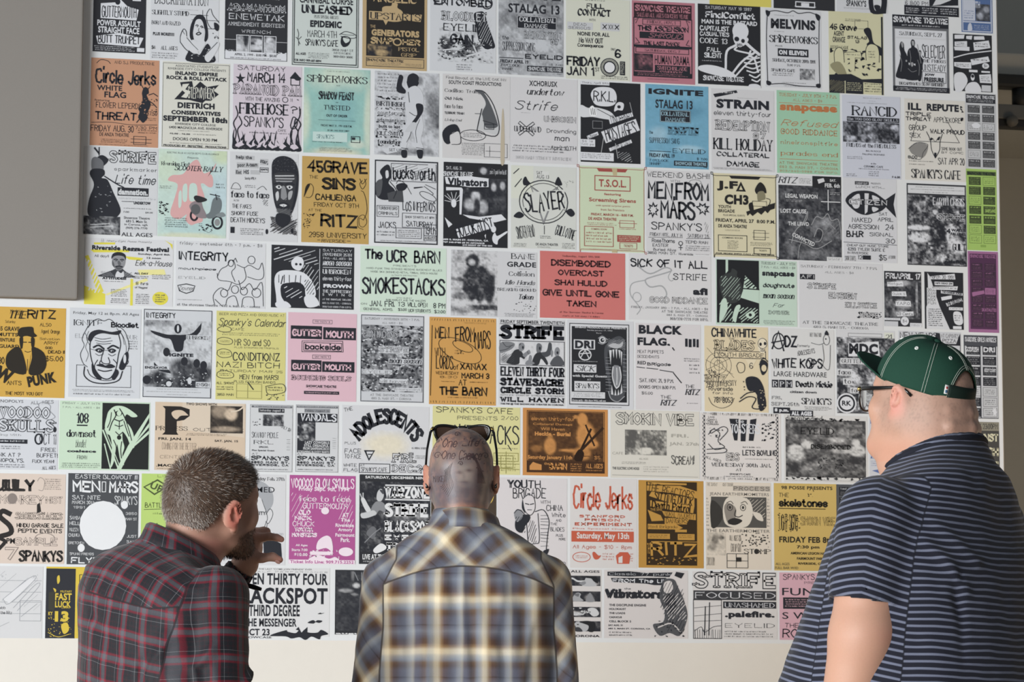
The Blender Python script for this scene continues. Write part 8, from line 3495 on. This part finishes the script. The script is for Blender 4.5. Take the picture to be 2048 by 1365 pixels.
    bmesh.ops.delete(bm, geom=[v for v in bm.verts if not v.link_faces], context='VERTS')
    # straighten the jagged rim of the rear opening onto its arch
    for v in bm.verts:
        if v.is_boundary:
            l = CR.T @ (np.array(v.co) - CO)
            if l[1] < -.03 and l[2] > .003:
                a = math.atan2(l[0], l[1] + .004); a = a if a > 0 else a + 2 * math.pi; u = min(1, abs(a - math.pi) / .50); v.co = Vector(dome(a, .44 * math.sqrt(max(0, 1 - u * u))))
    cm = bpy.data.meshes.new('cap'); bm.to_mesh(cm); bm.free(); cm.materials.append(M_CAP)
    for p in cm.polygons: p.use_smooth = True
    cap = link('cap', cm, root); md = cap.modifiers.new('cloth', 'SOLIDIFY'); md.thickness = .0022
    for k in range(6):
        a0 = k * math.pi / 3
        for o in (-.028, .028):
            j0 = .44 if k == 3 else 0.0
            pts = [dome(a0 + o / max(math.cos(t * math.pi / 2) ** .72, .12), t, .0026) for t in np.linspace(j0 + .005, .90, 22)]
            link('seam_stitching', tube_mesh('seam_stitching', pts, 0.00055, M_THREAD, 5), cap)
        link('eyelet', tube_mesh('eyelet', [dome(a0 + math.pi / 6 + .042 * math.cos(b), .60 + .022 * math.sin(b), .0024) for b in np.linspace(0, 2 * math.pi, 13)[:-1]], .0017, M_EYELET, 6, True), cap)
    bt = cp(0, -.004, .102); G = Field(bt - .02, bt + .02, .002); G.ell(bt, (.009, .009, .005), .002, None, CR); V_, Q_ = G.mesh(); link('top_button', grid_mesh('top_button', V_, Q_, M_CAP), cap)
    yr = lambda x: rb * math.sqrt(max(0, 1 - (x / ra) ** 2)) - .006
    br = [[cp(x, yr(x) + f * .074 * (1 - (abs(x) / .0835) ** 2.6), .003 + f * .026 * (1 - (abs(x) / .0835) ** 2.6) - .5 * x * x) for x in np.linspace(-.082, .082, 29)] for f in np.linspace(0, 1, 9)]
    bo = link('brim', strip('brim', br, M_CAP), cap); md = bo.modifiers.new('board', 'SOLIDIFY'); md.thickness = .0035
    st_ = [[dome(math.pi + a, t, .0012) for a in np.linspace(-.56, .56, 17)] for t in (.004, .07, .135, .2)]; so = link('adjuster_strap', strip('adjuster_strap', st_, M_CAPD), cap); md = so.modifiers.new('t', 'SOLIDIFY'); md.thickness = .002
    for o in (.525, .56): link('opening_stitching', tube_mesh('opening_stitching', [dome(math.pi + o * math.cos(b), .46 * (o / .5) * math.sin(b), .0026) for b in np.linspace(.02, math.pi - .02, 26)], 0.00055, M_THREAD, 5), cap)
    M_TAG = plain('white_woven_tag', hx('d8d8d4'), .8); M_TAGR = plain('red_tag_thread', hx('a83a3c'), .8); M_TAGB = plain('blue_tag_thread', hx('4b6a86'), .8)
    tg = np.array(dome(math.pi + .60, .12, .003)); tR = np.array(dome(math.pi + .60, .22, .003)) - tg; tR /= np.linalg.norm(tR); tA = np.array(dome(math.pi + .52, .12, .003)) - tg; tA /= np.linalg.norm(tA)
    def tagq(u0, v0, u1, v1, off, mat, par, nm):
        nn = np.cross(tA, tR); nn = nn if nn @ (tg - CO) > 0 else -nn
        o = link(nm, strip(nm, [[tg + tA * u0 + tR * v0 + nn * off, tg + tA * u1 + tR * v0 + nn * off], [tg + tA * u0 + tR * v1 + nn * off, tg + tA * u1 + tR * v1 + nn * off]], mat), par); m_ = o.modifiers.new('t', 'SOLIDIFY'); m_.thickness = .0006; return o
    tgo = tagq(-.0045, -.009, .0045, .010, .0008, M_TAG, cap, 'tag'); tagq(-.002, .002, .002, .0065, .0016, M_TAGR, tgo, 'emblem'); tagq(-.0025, -.0065, .0025, -.0005, .0016, M_TAGB, tgo, 'emblem')
    # eyeglasses
    lens = lens_material('clear_lens', (.95, .97, .97), 1.0); g = bpy.data.objects.new('eyeglasses', None); COL.objects.link(g); g.location = root.location; g.rotation_euler = root.rotation_euler
    tag(g, 'black rimmed clear eyeglasses worn by the man in the green cap', 'eyeglasses')
    hp = lambda x, y, z: tuple(HO + HR @ np.array([x, y, z]) * SCL)
    for s in (-1, 1):
        ol = [hp(s * x, .112 - 2.0 * x * x, z) for x, z in ((.010, .024), (.036, .027), (.060, .026), (.066, .016), (.063, -.004), (.050, -.016), (.028, -.017), (.013, -.006))]
        bm = bmesh.new(); bm.faces.new([bm.verts.new(p) for p in catmull3(ol)]); lm = bpy.data.meshes.new('lens'); bm.to_mesh(lm); bm.free(); lm.materials.append(lens); o = link('lens', lm, g); m_ = o.modifiers.new('t', 'SOLIDIFY'); m_.thickness = .0018
        link('rim', tube_mesh('rim', catmull3(ol), .0022, M_HORN, 8, True), g)
        tp = [hp(s * .067, .102, .024), hp(s * .077, .085, .025), hp(s * .0835, .04, .026), hp(s * .0845, .005, .028), hp(s * .0815, -.020, .026), hp(s * .0815, -.038, .012)]
        te = link('temple', tube_mesh('temple', tp, [.0045, .005, .0042, .003, .0028, .0032], M_HORN, 8), g)
        link('hinge', tube_mesh('hinge', [hp(s * .0685, .103, .024), hp(s * .0715, .099, .0244)], .0050, M_GOLD, 8), te)
    link('bridge', tube_mesh('bridge', [hp(-.013, .112, .014), hp(0, .115, .018), hp(.013, .112, .014)], .002, M_HORN, 8), g)
    return root

middle_man(); left_man(); right_man()
